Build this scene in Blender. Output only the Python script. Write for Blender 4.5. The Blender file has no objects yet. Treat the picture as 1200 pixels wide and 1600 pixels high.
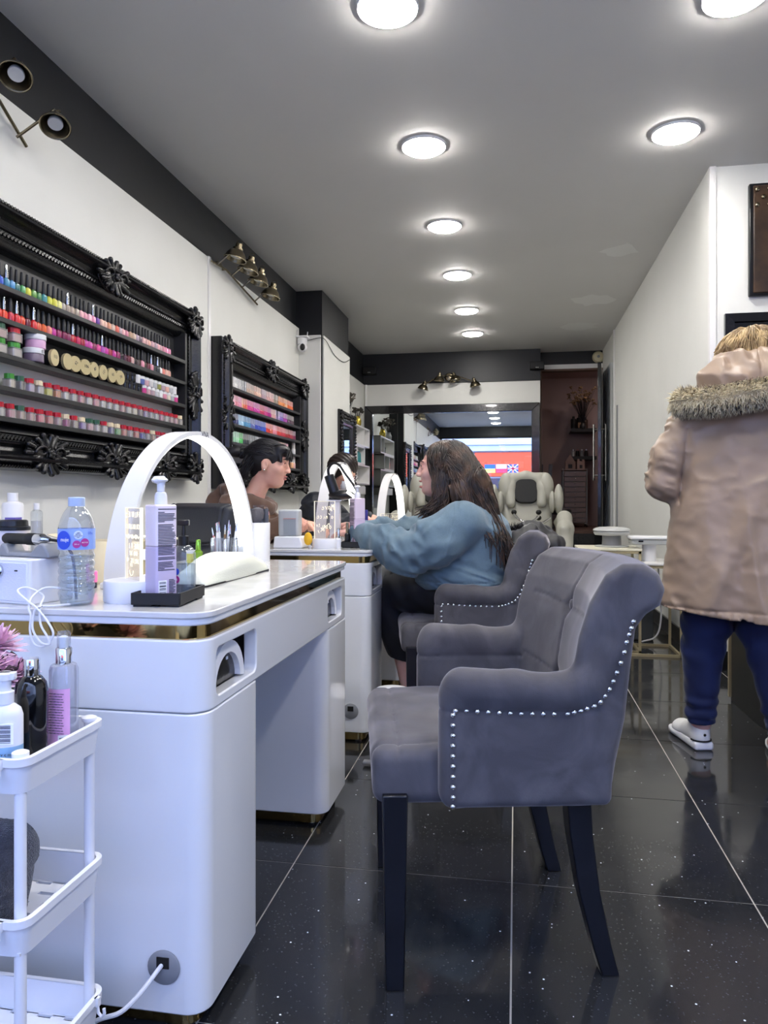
import bpy, bmesh, math, random
import numpy as np
from mathutils import Vector, Matrix, Euler
C = bpy.context
SC = C.scene
rnd = random.Random(7)
R = math.radians
PI = math.pi

# ------------------------------------------------------------------ camera
TH = math.atan(206 / 1160.0)                      # the camera looks a little to the left of the shop's long axis
cam_d = bpy.data.cameras.new('camera')
cam = bpy.data.objects.new('camera', cam_d)
SC.collection.objects.link(cam)
cam.location = (0, 0, 1.0)
cam.rotation_euler = (PI / 2, 0, TH)
cam_d.sensor_width = 36
cam_d.lens = 36 * 1160 / 1600
cam_d.shift_y = -20 / 1600
cam_d.clip_start = 0.02
SC.camera = cam

# ------------------------------------------------------------------ sky, light, exposure
W = bpy.data.worlds.new('overcast_sky')
SC.world = W
W.use_nodes = True
W.node_tree.nodes['Background'].inputs[0].default_value = (0.55, 0.645, 1.0, 1)   # blue winter daylight
W.node_tree.nodes['Background'].inputs[1].default_value = 9.2
LAMP_POWER = 115.0          # ceiling disc emission
SC.view_settings.view_transform = 'Standard'
SC.view_settings.look = 'None'
SC.view_settings.gamma = 1.0
SC.view_settings.use_curve_mapping = False
SC.view_settings.exposure = 0.0
cy = SC.cycles
cy.max_bounces = 10
cy.diffuse_bounces = 5
cy.glossy_bounces = 4
cy.transmission_bounces = 8
cy.transparent_max_bounces = 12
cy.caustics_reflective = False
cy.caustics_refractive = False
cy.use_denoising = True
cy.sample_clamp_indirect = 6
pl = bpy.data.lights.new('window_portal', 'AREA')   # guides sampling of the sky through the shop window, gives off no light itself
pl.shape = 'RECTANGLE'
pl.size = 4.4
pl.size_y = 2.6
pl.cycles.is_portal = True
plo = bpy.data.objects.new('window_portal', pl)
SC.collection.objects.link(plo)
plo.location = (0.3, -0.62, 1.4)
plo.rotation_euler = (PI / 2, 0, 0)

# ------------------------------------------------------------------ helpers
def link(o):
    SC.collection.objects.link(o)
    return o

def tag(o, label=None, cat=None, group=None, kind=None):
    if label: o['label'] = label
    if cat: o['category'] = cat
    if group: o['group'] = group
    if kind: o['kind'] = kind
    return o

def empty(name, loc=(0, 0, 0), rz=0.0, label=None, cat=None, group=None):
    o = link(bpy.data.objects.new(name, None))
    o.location = loc
    o.rotation_euler = (0, 0, rz)
    o.empty_display_size = 0.05
    return tag(o, label, cat, group)

def lin(h):
    h = h.lstrip('#')
    v = [int(h[i:i + 2], 16) / 255 for i in (0, 2, 4)]
    return tuple(c / 12.92 if c <= 0.04045 else ((c + 0.055) / 1.055) ** 2.4 for c in v) + (1.0,)

class MB:
    """collects shapes into one mesh"""
    def __init__(self):
        self.v = []; self.f = []
    def raw(self, vs, fs):
        b = len(self.v)
        self.v += [tuple(p) for p in vs]
        self.f += [tuple(i + b for i in q) for q in fs]
        return self
    def box(self, c, s, rz=0.0, M=None):
        x, y, z = s[0] / 2, s[1] / 2, s[2] / 2
        vs = [(-x, -y, -z), (x, -y, -z), (x, y, -z), (-x, y, -z), (-x, -y, z), (x, -y, z), (x, y, z), (-x, y, z)]
        if M is None: M = Matrix.Rotation(rz, 3, 'Z')
        vs = [Vector(c) + M @ Vector(p) for p in vs]
        return self.raw(vs, [(3, 2, 1, 0), (4, 5, 6, 7), (0, 1, 5, 4), (1, 2, 6, 5), (2, 3, 7, 6), (3, 0, 4, 7)])
    def bb(self, x0, x1, y0, y1, z0, z1):
        return self.box(((x0 + x1) / 2, (y0 + y1) / 2, (z0 + z1) / 2), (x1 - x0, y1 - y0, z1 - z0))
    def tube(self, pts, r, n=8, closed=False, cap=True):
        pts = [Vector(p) for p in pts]
        m = len(pts)
        rs = r if isinstance(r, (list, tuple)) else [r] * m
        up = None; b = len(self.v)
        for i, p in enumerate(pts):
            if closed: d = pts[(i + 1) % m] - pts[i - 1]
            else: d = pts[min(i + 1, m - 1)] - pts[max(i - 1, 0)]
            if d.length < 1e-9: d = Vector((0, 0, 1))
            d.normalize()
            if up is None:
                up = Vector((0, 0, 1)) if abs(d.z) < 0.9 else Vector((1, 0, 0))
            a = up - d * up.dot(d)
            if a.length < 1e-6: a = d.orthogonal()
            a.normalize(); up = a
            e = d.cross(a)
            for k in range(n):
                t = 2 * PI * k / n
                self.v.append(tuple(p + (a * math.cos(t) + e * math.sin(t)) * rs[i]))
        for i in range(m if closed else m - 1):
            j = (i + 1) % m
            for k in range(n):
                l = (k + 1) % n
                self.f.append((b + i * n + k, b + i * n + l, b + j * n + l, b + j * n + k))
        if cap and not closed:
            self.f.append(tuple(b + k for k in range(n))[::-1])
            self.f.append(tuple(b + (m - 1) * n + k for k in range(n)))
        return self
    def lathe(self, prof, c=(0, 0, 0), n=16, sx=1.0, sy=1.0, M=None):
        """profile of (radius, z); closes at both ends"""
        b = len(self.v); c = Vector(c)
        for (r, z) in prof:
            for k in range(n):
                t = 2 * PI * k / n
                p = Vector((r * math.cos(t) * sx, r * math.sin(t) * sy, z))
                if M is not None: p = M @ p
                self.v.append(tuple(c + p))
        m = len(prof)
        for i in range(m - 1):
            for k in range(n):
                l = (k + 1) % n
                self.f.append((b + i * n + k, b + i * n + l, b + (i + 1) * n + l, b + (i + 1) * n + k))
        self.f.append(tuple(b + k for k in range(n))[::-1])
        self.f.append(tuple(b + (m - 1) * n + k for k in range(n)))
        return self
    def prism(self, poly, z0, z1):
        """extrude an xy polygon (counter-clockwise)"""
        n = len(poly)
        vs = [(x, y, z0) for x, y in poly] + [(x, y, z1) for x, y in poly]
        fs = [tuple(range(n))[::-1], tuple(range(n, 2 * n))] + [(i, (i + 1) % n, n + (i + 1) % n, n + i) for i in range(n)]
        return self.raw(vs, fs)
    def prism_axis(self, poly, a0, a1, axis='y'):
        """extrude an outline of (u, z) along y, or of (y, z) along x"""
        n = len(poly)
        if axis == 'y': P = lambda u, z, a: (u, a, z)
        else: P = lambda u, z, a: (a, u, z)
        vs = [P(u, z, a0) for u, z in poly] + [P(u, z, a1) for u, z in poly]
        fs = [tuple(range(n)), tuple(range(n, 2 * n))[::-1]] + [((i + 1) % n, i, n + i, n + (i + 1) % n) for i in range(n)]
        return self.raw(vs, fs)
    def ball(self, c, r, n=10, m=6):
        rr = r if isinstance(r, (tuple, list)) else (r, r, r)
        prof = []
        for i in range(m + 1):
            t = -PI / 2 + PI * i / m
            prof.append((max(math.cos(t), 0.02), math.sin(t)))
        b = len(self.v)
        self.lathe(prof, (0, 0, 0), n)
        for i in range(b, len(self.v)):
            p = self.v[i]
            self.v[i] = (c[0] + p[0] * rr[0], c[1] + p[1] * rr[1], c[2] + p[2] * rr[2])
        return self
    def mesh(self, name, mat=None, smooth=40):
        me = bpy.data.meshes.new(name)
        me.from_pydata(self.v, [], self.f)
        bm = bmesh.new(); bm.from_mesh(me)
        bmesh.ops.recalc_face_normals(bm, faces=bm.faces)
        bm.to_mesh(me); bm.free()
        if mat: me.materials.append(mat)
        finish(me, smooth)
        return me
    def build(self, name, mat=None, parent=None, smooth=40, bevel=0.0, seg=2):
        o = link(bpy.data.objects.new(name, self.mesh(name, mat, smooth)))
        if parent: o.parent = parent
        if bevel:
            b = o.modifiers.new('bevel', 'BEVEL')
            b.width = bevel; b.segments = seg; b.limit_method = 'ANGLE'; b.angle_limit = R(35)
            b.harden_normals = False
        return o

def finish(me, smooth=40):
    if smooth:
        me.polygons.foreach_set('use_smooth', [True] * len(me.polygons))
        if smooth < 180: me.set_sharp_from_angle(angle=R(smooth))
    me.update()

def obj(name, me, parent=None, loc=None, M=None):
    o = link(bpy.data.objects.new(name, me))
    if parent: o.parent = parent
    if loc is not None: o.location = loc
    if M is not None: o.matrix_local = M
    return o

def kids(o):
    return [c for c in bpy.data.objects if c.parent == o]

def copy_tree(o, parent=None, children=None):
    c = link(o.copy())
    if parent: c.parent = parent
    for ch in (children if children is not None else kids(o)):
        copy_tree(ch, c)
    return c

def rrect(x0, x1, y0, y1, r, n=5):
    """rounded rectangle outline, counter-clockwise"""
    out = []
    for cx, cy_, a in ((x1 - r, y0 + r, -PI / 2), (x1 - r, y1 - r, 0), (x0 + r, y1 - r, PI / 2), (x0 + r, y0 + r, PI)):
        for i in range(n + 1):
            t = a + PI / 2 * i / n
            out.append((cx + r * math.cos(t), cy_ + r * math.sin(t)))
    return out

def bez(pts, n=24):
    """smooth curve (Catmull-Rom) through points"""
    P = [Vector(p) for p in pts]; out = []
    P = [P[0] * 2 - P[1]] + P + [P[-1] * 2 - P[-2]]
    segs = len(P) - 3
    for s in range(segs):
        a, b, c, d = P[s:s + 4]
        for i in range(n // segs + 1):
            t = i / (n // segs + 1)
            out.append(0.5 * ((2 * b) + (c - a) * t + (2 * a - 5 * b + 4 * c - d) * t * t + (3 * b - a - 3 * c + d) * t ** 3))
    out.append(P[-2])
    return out

# ------------------------------------------------------------------ sculpting: distance fields turned into one continuous skin
class Sculpt:
    def __init__(self, lo, hi, h):
        self.lo = np.array(lo, np.float32); self.h = h
        n = np.ceil((np.array(hi) - np.array(lo)) / h).astype(int) + 1
        self.n = n
        self.ax = [(self.lo[i] + h * np.arange(n[i])).astype(np.float32) for i in range(3)]
        self.f = np.full(n, 10.0, np.float32)
    def _apply(self, fn, lo, hi, k, sub=False):
        p = k + 3 * self.h
        sl = []
        for i in range(3):
            a = int(max(0, math.floor((lo[i] - p - self.lo[i]) / self.h)))
            b = int(min(self.n[i], math.ceil((hi[i] + p - self.lo[i]) / self.h) + 1))
            if b <= a: return self
            sl.append(slice(a, b))
        X = self.ax[0][sl[0]][:, None, None]; Y = self.ax[1][sl[1]][None, :, None]; Z = self.ax[2][sl[2]][None, None, :]
        d = fn(X, Y, Z).astype(np.float32)
        sl = tuple(sl)
        o = self.f[sl]
        k = max(k, 1e-5)
        if sub:
            d = -d
            hh = np.clip(0.5 - 0.5 * (o - d) / k, 0, 1)
            self.f[sl] = o * (1 - hh) + d * hh + k * hh * (1 - hh)
        else:
            hh = np.clip(0.5 + 0.5 * (o - d) / k, 0, 1)
            self.f[sl] = o * (1 - hh) + d * hh - k * hh * (1 - hh)
        return self
    def cap(self, a, b, ra, rb=None, k=0.02, sub=False, flat=None):
        """tapered limb; flat=(axis, factor) squashes it"""
        rb = ra if rb is None else rb
        a = np.array(a, float); b = np.array(b, float); ba = b - a; L2 = max(ba.dot(ba), 1e-9)
        m = max(ra, rb)
        def fn(X, Y, Z):
            px, py, pz = X - a[0], Y - a[1], Z - a[2]
            t = np.clip((px * ba[0] + py * ba[1] + pz * ba[2]) / L2, 0, 1)
            return np.sqrt((px - ba[0] * t) ** 2 + (py - ba[1] * t) ** 2 + (pz - ba[2] * t) ** 2) - (ra + (rb - ra) * t)
        return self._apply(fn, np.minimum(a, b) - m, np.maximum(a, b) + m, k, sub)
    def ell(self, c, r, M=None, k=0.02, sub=False):
        c = np.array(c, float); r = np.array(r, float); m = max(r)
        A = np.array(M)[:3, :3] if M is not None else np.eye(3)
        def fn(X, Y, Z):
            px, py, pz = X - c[0], Y - c[1], Z - c[2]
            q = [A[0, i] * px + A[1, i] * py + A[2, i] * pz for i in range(3)]
            k0 = np.sqrt((q[0] / r[0]) ** 2 + (q[1] / r[1]) ** 2 + (q[2] / r[2]) ** 2)
            k1 = np.sqrt((q[0] / r[0] ** 2) ** 2 + (q[1] / r[1] ** 2) ** 2 + (q[2] / r[2] ** 2) ** 2) + 1e-9
            return k0 * (k0 - 1) / k1
        return self._apply(fn, c - m, c + m, k, sub)
    def box(self, c, s, r=0.01, M=None, k=0.02, sub=False):
        c = np.array(c, float); hs = np.array(s, float) / 2 - r; m = np.linalg.norm(hs) + r if M is not None else None
        A = np.array(M)[:3, :3] if M is not None else np.eye(3)
        def fn(X, Y, Z):
            px, py, pz = X - c[0], Y - c[1], Z - c[2]
            q = [np.abs(A[0, i] * px + A[1, i] * py + A[2, i] * pz) - hs[i] for i in range(3)]
            out = np.sqrt(np.maximum(q[0], 0) ** 2 + np.maximum(q[1], 0) ** 2 + np.maximum(q[2], 0) ** 2)
            return out + np.minimum(np.maximum(q[0], np.maximum(q[1], q[2])), 0) - r
        e = (m, m, m) if m else hs + r
        return self._apply(fn, c - e, c + e, k, sub)
    def chain(self, pts, rs, k=0.02, sub=False):
        for i in range(len(pts) - 1):
            self.cap(pts[i], pts[i + 1], rs[i], rs[i + 1], k, sub)
        return self
    def profile(self, poly, y0, y1, r, k=0.02, shift=None):
        """outline in (x, z) pushed along y, rounded by r; shift(y) offsets x"""
        P = np.array(poly, float); n = len(P)
        yc, hy = (y0 + y1) / 2, (y1 - y0) / 2 - r
        def fn(X, Y, Z):
            if shift is not None: X = X - shift(Y)
            d = None; s = None
            for i in range(n):
                a = P[i]; b = P[i - 1]
                ex, ez = b - a
                wx, wz = X - a[0], Z - a[1]
                t = np.clip((wx * ex + wz * ez) / (ex * ex + ez * ez), 0, 1)
                dd = (wx - ex * t) ** 2 + (wz - ez * t) ** 2
                d = dd if d is None else np.minimum(d, dd)
                c1 = Z >= a[1]; c2 = Z < b[1]; c3 = ex * wz > ez * wx
                flip = (c1 & c2 & c3) | (~c1 & ~c2 & ~c3)
                s = np.where(flip, -1.0, 1.0) if s is None else np.where(flip, -s, s)
            d2 = s * np.sqrt(d) + r
            q = np.abs(Y - yc) - hy
            return np.sqrt(np.maximum(d2, 0) ** 2 + np.maximum(q, 0) ** 2) + np.minimum(np.maximum(d2, q), 0) - r
        lo = (P[:, 0].min() - (0.06 if shift else 0), y0, P[:, 1].min()); hi = (P[:, 0].max() + (0.06 if shift else 0), y1, P[:, 1].max())
        return self._apply(fn, np.array(lo), np.array(hi), k)
    def warp(self, fn):
        I = np.nonzero(np.abs(self.f) < 0.05)
        X, Y, Z = [self.ax[i][I[i]] for i in range(3)]
        self.f[I] += fn(X, Y, Z).astype(np.float32)
        return self
    def cut(self, fn):
        """keep what lies where fn < 0"""
        X = self.ax[0][:, None, None]; Y = self.ax[1][None, :, None]; Z = self.ax[2][None, None, :]
        self.f = np.maximum(self.f, fn(X, Y, Z).astype(np.float32)); return self
    def outside(self, p, gap=.002):
        """moves a point lying under the skin out onto it"""
        q = [p[0], p[1], p[2]]
        for _ in range(4):
            i = [int(round((q[k] - self.lo[k]) / self.h)) for k in range(3)]
            if any(i[k] < 2 or i[k] > self.n[k] - 3 for k in range(3)): return q
            d = float(self.f[i[0], i[1], i[2]])
            if d > gap or d < -.2: return q
            g = [float(self.f[i[0] + (k == 0), i[1] + (k == 1), i[2] + (k == 2)] - self.f[i[0] - (k == 0), i[1] - (k == 1), i[2] - (k == 2)]) for k in range(3)]
            L = math.sqrt(sum(v * v for v in g)) or 1
            s = min(.02, gap - d + .0005)
            q = [q[k] + g[k] / L * s for k in range(3)]
        return q
    def data(self):
        f = self.f; nx, ny, nz = f.shape
        f[0] = f[-1] = 1; f[:, 0] = f[:, -1] = 1; f[:, :, 0] = f[:, :, -1] = 1
        ins = f < 0
        off = [(i, j, k) for i in (0, 1) for j in (0, 1) for k in (0, 1)]
        cnt = np.zeros((nx - 1, ny - 1, nz - 1), np.int8)
        for i, j, k in off: cnt += ins[i:nx - 1 + i, j:ny - 1 + j, k:nz - 1 + k]
        act = (cnt > 0) & (cnt < 8)
        idx = np.argwhere(act)
        ids = np.full(act.shape, -1, np.int32); ids[act] = np.arange(len(idx))
        val = [f[idx[:, 0] + o[0], idx[:, 1] + o[1], idx[:, 2] + o[2]] for o in off]
        acc = np.zeros((len(idx), 3)); cn = np.zeros(len(idx))
        for a in range(8):
            for b in range(a + 1, 8):
                oa, ob = np.array(off[a]), np.array(off[b])
                if abs(oa - ob).sum() != 1: continue
                m = (val[a] < 0) != (val[b] < 0)
                t = val[a][m] / (val[a][m] - val[b][m])
                acc[m] += oa + (ob - oa) * t[:, None]; cn[m] += 1
        V = (idx + acc / cn[:, None]) * self.h + self.lo
        F = []
        for ax in range(3):
            s0 = [slice(1, -1)] * 3; s1 = [slice(1, -1)] * 3
            s0[ax] = slice(0, -1); s1[ax] = slice(1, None)
            A = ins[tuple(s0)]; B = ins[tuple(s1)]
            e = np.argwhere(A != B); pos = A[A != B]
            base = e.copy(); u, w = (ax + 1) % 3, (ax + 2) % 3
            base[:, u] += 1; base[:, w] += 1
            q = []
            for du, dw in ((-1, -1), (0, -1), (0, 0), (-1, 0)):
                p = base.copy(); p[:, u] += du; p[:, w] += dw
                q.append(ids[p[:, 0], p[:, 1], p[:, 2]])
            q = np.stack(q, 1)
            q[~pos] = q[~pos][:, ::-1]
            F.append(q)
        return V, np.concatenate(F)
    def mesh(self, name, mat=None, keep=None):
        V, F = self.data()
        if keep is not None:
            c = V[F].mean(1); F = F[keep(c)]
            used = np.unique(F); mp = np.full(len(V), -1); mp[used] = np.arange(len(used)); V = V[used]; F = mp[F]
        return np_mesh(name, V, F, mat)
    def build(self, name, mat=None, parent=None):
        return obj(name, self.mesh(name, mat), parent)

def np_mesh(name, V, F, mat=None, smooth=180):
    me = bpy.data.meshes.new(name)
    me.vertices.add(len(V)); me.vertices.foreach_set('co', np.asarray(V, np.float32).ravel())
    k = F.shape[1]
    me.loops.add(F.size); me.loops.foreach_set('vertex_index', F.astype(np.int32).ravel())
    me.polygons.add(len(F)); me.polygons.foreach_set('loop_start', np.arange(0, F.size, k, dtype=np.int32))
    me.update(calc_edges=True); me.validate()
    if mat: me.materials.append(mat)
    finish(me, smooth)
    return me

NT = np.random.RandomState(5).rand(32, 32, 32).astype(np.float32)
def vn(x, y, z):
    """smooth value noise, 0..1"""
    i = [np.floor(q).astype(int) for q in (x, y, z)]
    t = [q - j for q, j in zip((x, y, z), i)]
    t = [q * q * (3 - 2 * q) for q in t]
    a = [q & 31 for q in i]; b = [(q + 1) & 31 for q in i]
    out = 0
    for m in range(8):
        w = 1; ix = []
        for k in range(3):
            if m >> k & 1: ix.append(b[k]); w = w * t[k]
            else: ix.append(a[k]); w = w * (1 - t[k])
        out = out + w * NT[ix[0], ix[1], ix[2]]
    return out
def fold(x, y, z):
    """creased cloth: rounded hills between sharp valleys, about -0.5..0.5"""
    n = vn(x, y, z) + .45 * vn(2.1 * x + 7, 2.1 * y + 3, 2.1 * z + 5)
    return np.abs(n - .725) * 2.4 - .5

# ------------------------------------------------------------------ materials
def mat(name, col, rough=0.5, metal=0.0, spec=0.5, emit=None, estr=0.0, trans=0.0, ior=1.45, coat=0.0, sheen=0.0, sheen_tint=None,
        alpha=1.0, noise=None, bump=None, objcol=False, sss=0.0):
    """noise=(scale, colour2, amount, detail); bump=(scale, strength)"""
    m = bpy.data.materials.new(name); m.use_nodes = True
    nt = m.node_tree; b = nt.nodes['Principled BSDF']; I = b.inputs
    c = lin(col) if isinstance(col, str) else tuple(col) + (1.0,)
    I['Base Color'].default_value = c
    I['Roughness'].default_value = rough; I['Metallic'].default_value = metal
    I['Specular IOR Level'].default_value = spec; I['IOR'].default_value = ior
    I['Transmission Weight'].default_value = trans; I['Coat Weight'].default_value = coat
    I['Sheen Weight'].default_value = sheen; I['Alpha'].default_value = alpha
    if sheen: I['Sheen Roughness'].default_value = 0.35
    if sheen_tint: I['Sheen Tint'].default_value = lin(sheen_tint)
    if sss: I['Subsurface Weight'].default_value = sss; I['Subsurface Scale'].default_value = 0.01
    if emit: I['Emission Color'].default_value = lin(emit); I['Emission Strength'].default_value = estr
    tc = nt.nodes.new('ShaderNodeTexCoord')
    if objcol:
        oi = nt.nodes.new('ShaderNodeObjectInfo'); nt.links.new(oi.outputs['Color'], I['Base Color'])
    if noise:
        n = nt.nodes.new('ShaderNodeTexNoise'); n.inputs['Scale'].default_value = noise[0]
        n.inputs['Detail'].default_value = noise[3] if len(noise) > 3 else 4
        rp = nt.nodes.new('ShaderNodeMapRange'); rp.inputs[1].default_value = 0.35; rp.inputs[2].default_value = 0.7; rp.inputs[4].default_value = noise[2]
        mx = nt.nodes.new('ShaderNodeMix'); mx.data_type = 'RGBA'
        mx.inputs[6].default_value = c; mx.inputs[7].default_value = lin(noise[1])
        nt.links.new(tc.outputs['Object'], n.inputs['Vector']); nt.links.new(n.outputs['Fac'], rp.inputs[0])
        nt.links.new(rp.outputs[0], mx.inputs[0]); nt.links.new(mx.outputs[2], I['Base Color'])
    if bump:
        n = nt.nodes.new('ShaderNodeTexNoise'); n.inputs['Scale'].default_value = bump[0]; n.inputs['Detail'].default_value = 3
        bp = nt.nodes.new('ShaderNodeBump'); bp.inputs['Strength'].default_value = bump[1]; bp.inputs['Distance'].default_value = 0.005
        nt.links.new(tc.outputs['Object'], n.inputs['Vector']); nt.links.new(n.outputs['Fac'], bp.inputs['Height'])
        nt.links.new(bp.outputs[0], I['Normal'])
    return m

def clear(name, col='#ffffff', rough=0.03, gloss=0.12, tint=0.0, film='#dfe6ee'):
    """thin clear plastic or window glass: lets light straight through, reflects at glancing angles"""
    m = bpy.data.materials.new(name); m.use_nodes = True
    nt = m.node_tree; nt.nodes.remove(nt.nodes['Principled BSDF'])
    out = nt.nodes['Material Output']
    tr = nt.nodes.new('ShaderNodeBsdfTransparent'); tr.inputs[0].default_value = lin(col)
    gl = nt.nodes.new('ShaderNodeBsdfGlossy'); gl.inputs['Roughness'].default_value = rough
    df = nt.nodes.new('ShaderNodeBsdfDiffuse'); df.inputs[0].default_value = lin(film)
    fr = nt.nodes.new('ShaderNodeLayerWeight'); fr.inputs[0].default_value = 0.35
    mr = nt.nodes.new('ShaderNodeMapRange'); mr.inputs[3].default_value = gloss * 0.4; mr.inputs[4].default_value = min(1, gloss * 5)
    nt.links.new(fr.outputs['Facing'], mr.inputs[0])
    m1 = nt.nodes.new('ShaderNodeMixShader'); m1.inputs[0].default_value = tint
    nt.links.new(tr.outputs[0], m1.inputs[1]); nt.links.new(df.outputs[0], m1.inputs[2])
    m2 = nt.nodes.new('ShaderNodeMixShader')
    nt.links.new(mr.outputs[0], m2.inputs[0]); nt.links.new(m1.outputs[0], m2.inputs[1]); nt.links.new(gl.outputs[0], m2.inputs[2])
    nt.links.new(m2.outputs[0], out.inputs[0])
    return m

M = {}
def setup_materials():
    M['white_wall'] = mat('white_wall_paint', '#e9e9e4', 0.55, noise=(1.5, '#e0e0da', 0.6), bump=(30, 0.05))
    M['ceiling'] = mat('grey_white_ceiling_paint', '#dddcda', 0.7, noise=(0.8, '#d5d4d2', 0.8), bump=(6, 0.06))
    M['patch'] = mat('ceiling_filler_patch', '#e6e6e4', 0.75)
    M['black_paint'] = mat('black_wall_paint', '#17191d', 0.45, noise=(2, '#1e2025', 0.5), bump=(25, 0.06))
    M['black_gloss'] = mat('black_lacquer', '#0d0e13', 0.18, coat=0.4, bump=(22, 0.25))
    M['frame_black'] = mat('black_frame_lacquer', '#0f1014', 0.25, spec=0.6, bump=(60, 0.12))
    M['frame_dark'] = mat('dark_shelf_lacquer', '#2a2b2d', 0.4)
    M['grout'] = mat('pale_grout', '#b9b4aa', 0.8)
    M['skirt'] = mat('dark_skirting', '#191a1c', 0.3)
    M['white_lacquer'] = mat('white_lacquer', '#eceded', 0.13, coat=0.5)
    M['white_plastic'] = mat('white_plastic', '#ececee', 0.35)
    M['white_satin'] = mat('white_satin', '#e9e8e6', 0.3)
    M['grey_plastic'] = mat('grey_plastic', '#8d8f92', 0.4)
    M['lightgrey_plastic'] = mat('light_grey_plastic', '#b9bbba', 0.35)
    M['black_plastic'] = mat('black_plastic', '#121317', 0.3)
    M['matt_black'] = mat('matt_black', '#0f1012', 0.55)
    M['gold'] = mat('polished_gold_strip', '#a58d5a', 0.06, 1.0)
    M['champagne'] = mat('champagne_gold_metal', '#b5a987', 0.4, 0.5)
    M['cream_top'] = mat('cream_table_top', '#e4dfc9', 0.35)
    M['chrome'] = mat('chrome', '#d8d9dc', 0.08, 1.0)
    M['bronze'] = mat('brushed_bronze', '#8b816b', 0.27, 1.0)
    M['mirror'] = mat('mirror_silver', '#dfe5e6', 0.0, 1.0)
    M['marble'] = mat('pale_marble', '#e3e2df', 0.1, coat=0.4, noise=(9, '#c9c7c4', 0.8, 8))
    M['velvet'] = velvet('grey_velvet', '#4f4d50', '#8b888b')
    M['black_wood'] = mat('black_wood', '#0c0d13', 0.3, noise=(12, '#14151b', 0.6))
    M['leather_black'] = mat('black_leather', '#2b2d33', 0.42, bump=(120, 0.1))
    M['leather_cream'] = mat('cream_leather', '#e2e3d2', 0.4, bump=(220, 0.15))
    M['leather_grey'] = mat('pale_grey_leather', '#b4b3a8', 0.45, bump=(90, 0.1))
    M['lit'] = mat('lit_led_strip', '#ffffff', 0.4, emit='#fffdf8', estr=6.0)
    M['disc'] = mat('lit_ceiling_diffuser', '#ffffff', 0.4, emit='#fffbf6', estr=LAMP_POWER)
    M['bulb'] = mat('dull_bulb_lens', '#d9d9d6', 0.15)
    M['glow'] = mat('lit_engraving', '#fff8dc', 0.5, emit='#fff6d8', estr=.55)
    M['ink'] = mat('dark_print', '#3a3844', 0.6)
    M['ink_white'] = mat('white_print', '#ffffff', 0.5)
    M['clear'] = clear('clear_plastic', '#f4f7fa', 0.04, 0.10, 0.06)
    M['acrylic'] = clear('clear_acrylic', '#f6f4f4', 0.02, 0.06, 0.10, '#e8e2e2')
    M['glass'] = clear('window_glass', '#f2f8ff', 0.0, 0.14, 0.0)
    M['jar_glass'] = clear('jar_glass', '#f3f3f3', 0.05, 0.16, 0.25, '#ddd8d8')
    M['water'] = clear('water', '#e6eef4', 0.0, 0.10, 0.10, '#d8e2ea')
    M['skin'] = mat('skin', '#d9a893', 0.5, sss=0.12, noise=(14, '#cf9484', 0.5))
    M['skin_pale'] = mat('pale_skin', '#dfb3a4', 0.5, sss=0.12, noise=(14, '#d49a8c', 0.6))
    M['lips'] = mat('lips', '#b9746c', 0.45)
    M['eye'] = mat('eye_white', '#efeae4', 0.15)
    M['iris'] = mat('dark_iris', '#2a1c16', 0.1)
    M['hair_black'] = mat('black_hair', '#17161a', 0.48, spec=0.4)
    M['hair_brown'] = hairmat('dark_brown_hair', '#1d1614', '#4f3a2d')
    M['hair_brown_dark'] = mat('brown_black_hair', '#241b18', 0.4)
    M['hair_blonde'] = hairmat('blonde_hair', '#7d6544', '#c9ad7c')
    M['polish'] = mat('nail_polish_glass', '#ffffff', 0.12, objcol=True, coat=0.6)
    M['cap_col'] = mat('coloured_cap', '#ffffff', 0.35, objcol=True)
    M['powder'] = mat('jar_powder', '#ffffff', 0.6, objcol=True)
    M['cap_black'] = mat('black_polish_cap', '#2a2b2e', 0.45)
    M['cap_silver'] = mat('silver_polish_cap', '#dfe0e2', 0.15, 1.0)

def velvet(name, dark, light):
    m = mat(name, dark, 0.75, sheen=0.7, sheen_tint='#c6c2c4', spec=0.2)
    nt = m.node_tree; b = nt.nodes['Principled BSDF']
    tc = nt.nodes.new('ShaderNodeTexCoord')
    n = nt.nodes.new('ShaderNodeTexNoise'); n.inputs['Scale'].default_value = 7; n.inputs['Detail'].default_value = 5; n.inputs['Distortion'].default_value = 1.2
    mr = nt.nodes.new('ShaderNodeMapRange'); mr.inputs[1].default_value = 0.42; mr.inputs[2].default_value = 0.68; mr.inputs[3].default_value = 0.0; mr.inputs[4].default_value = 0.22
    mx = nt.nodes.new('ShaderNodeMix'); mx.data_type = 'RGBA'; mx.inputs[6].default_value = lin(dark); mx.inputs[7].default_value = lin(light)
    nt.links.new(tc.outputs['Object'], n.inputs['Vector']); nt.links.new(n.outputs['Fac'], mr.inputs[0]); nt.links.new(mr.outputs[0], mx.inputs[0])
    nt.links.new(mx.outputs[2], b.inputs['Base Color'])
    n2 = nt.nodes.new('ShaderNodeTexNoise'); n2.inputs['Scale'].default_value = 400
    bp = nt.nodes.new('ShaderNodeBump'); bp.inputs['Strength'].default_value = 0.12; bp.inputs['Distance'].default_value = 0.002
    nt.links.new(tc.outputs['Object'], n2.inputs['Vector']); nt.links.new(n2.outputs['Fac'], bp.inputs['Height']); nt.links.new(bp.outputs[0], b.inputs['Normal'])
    return m

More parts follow.
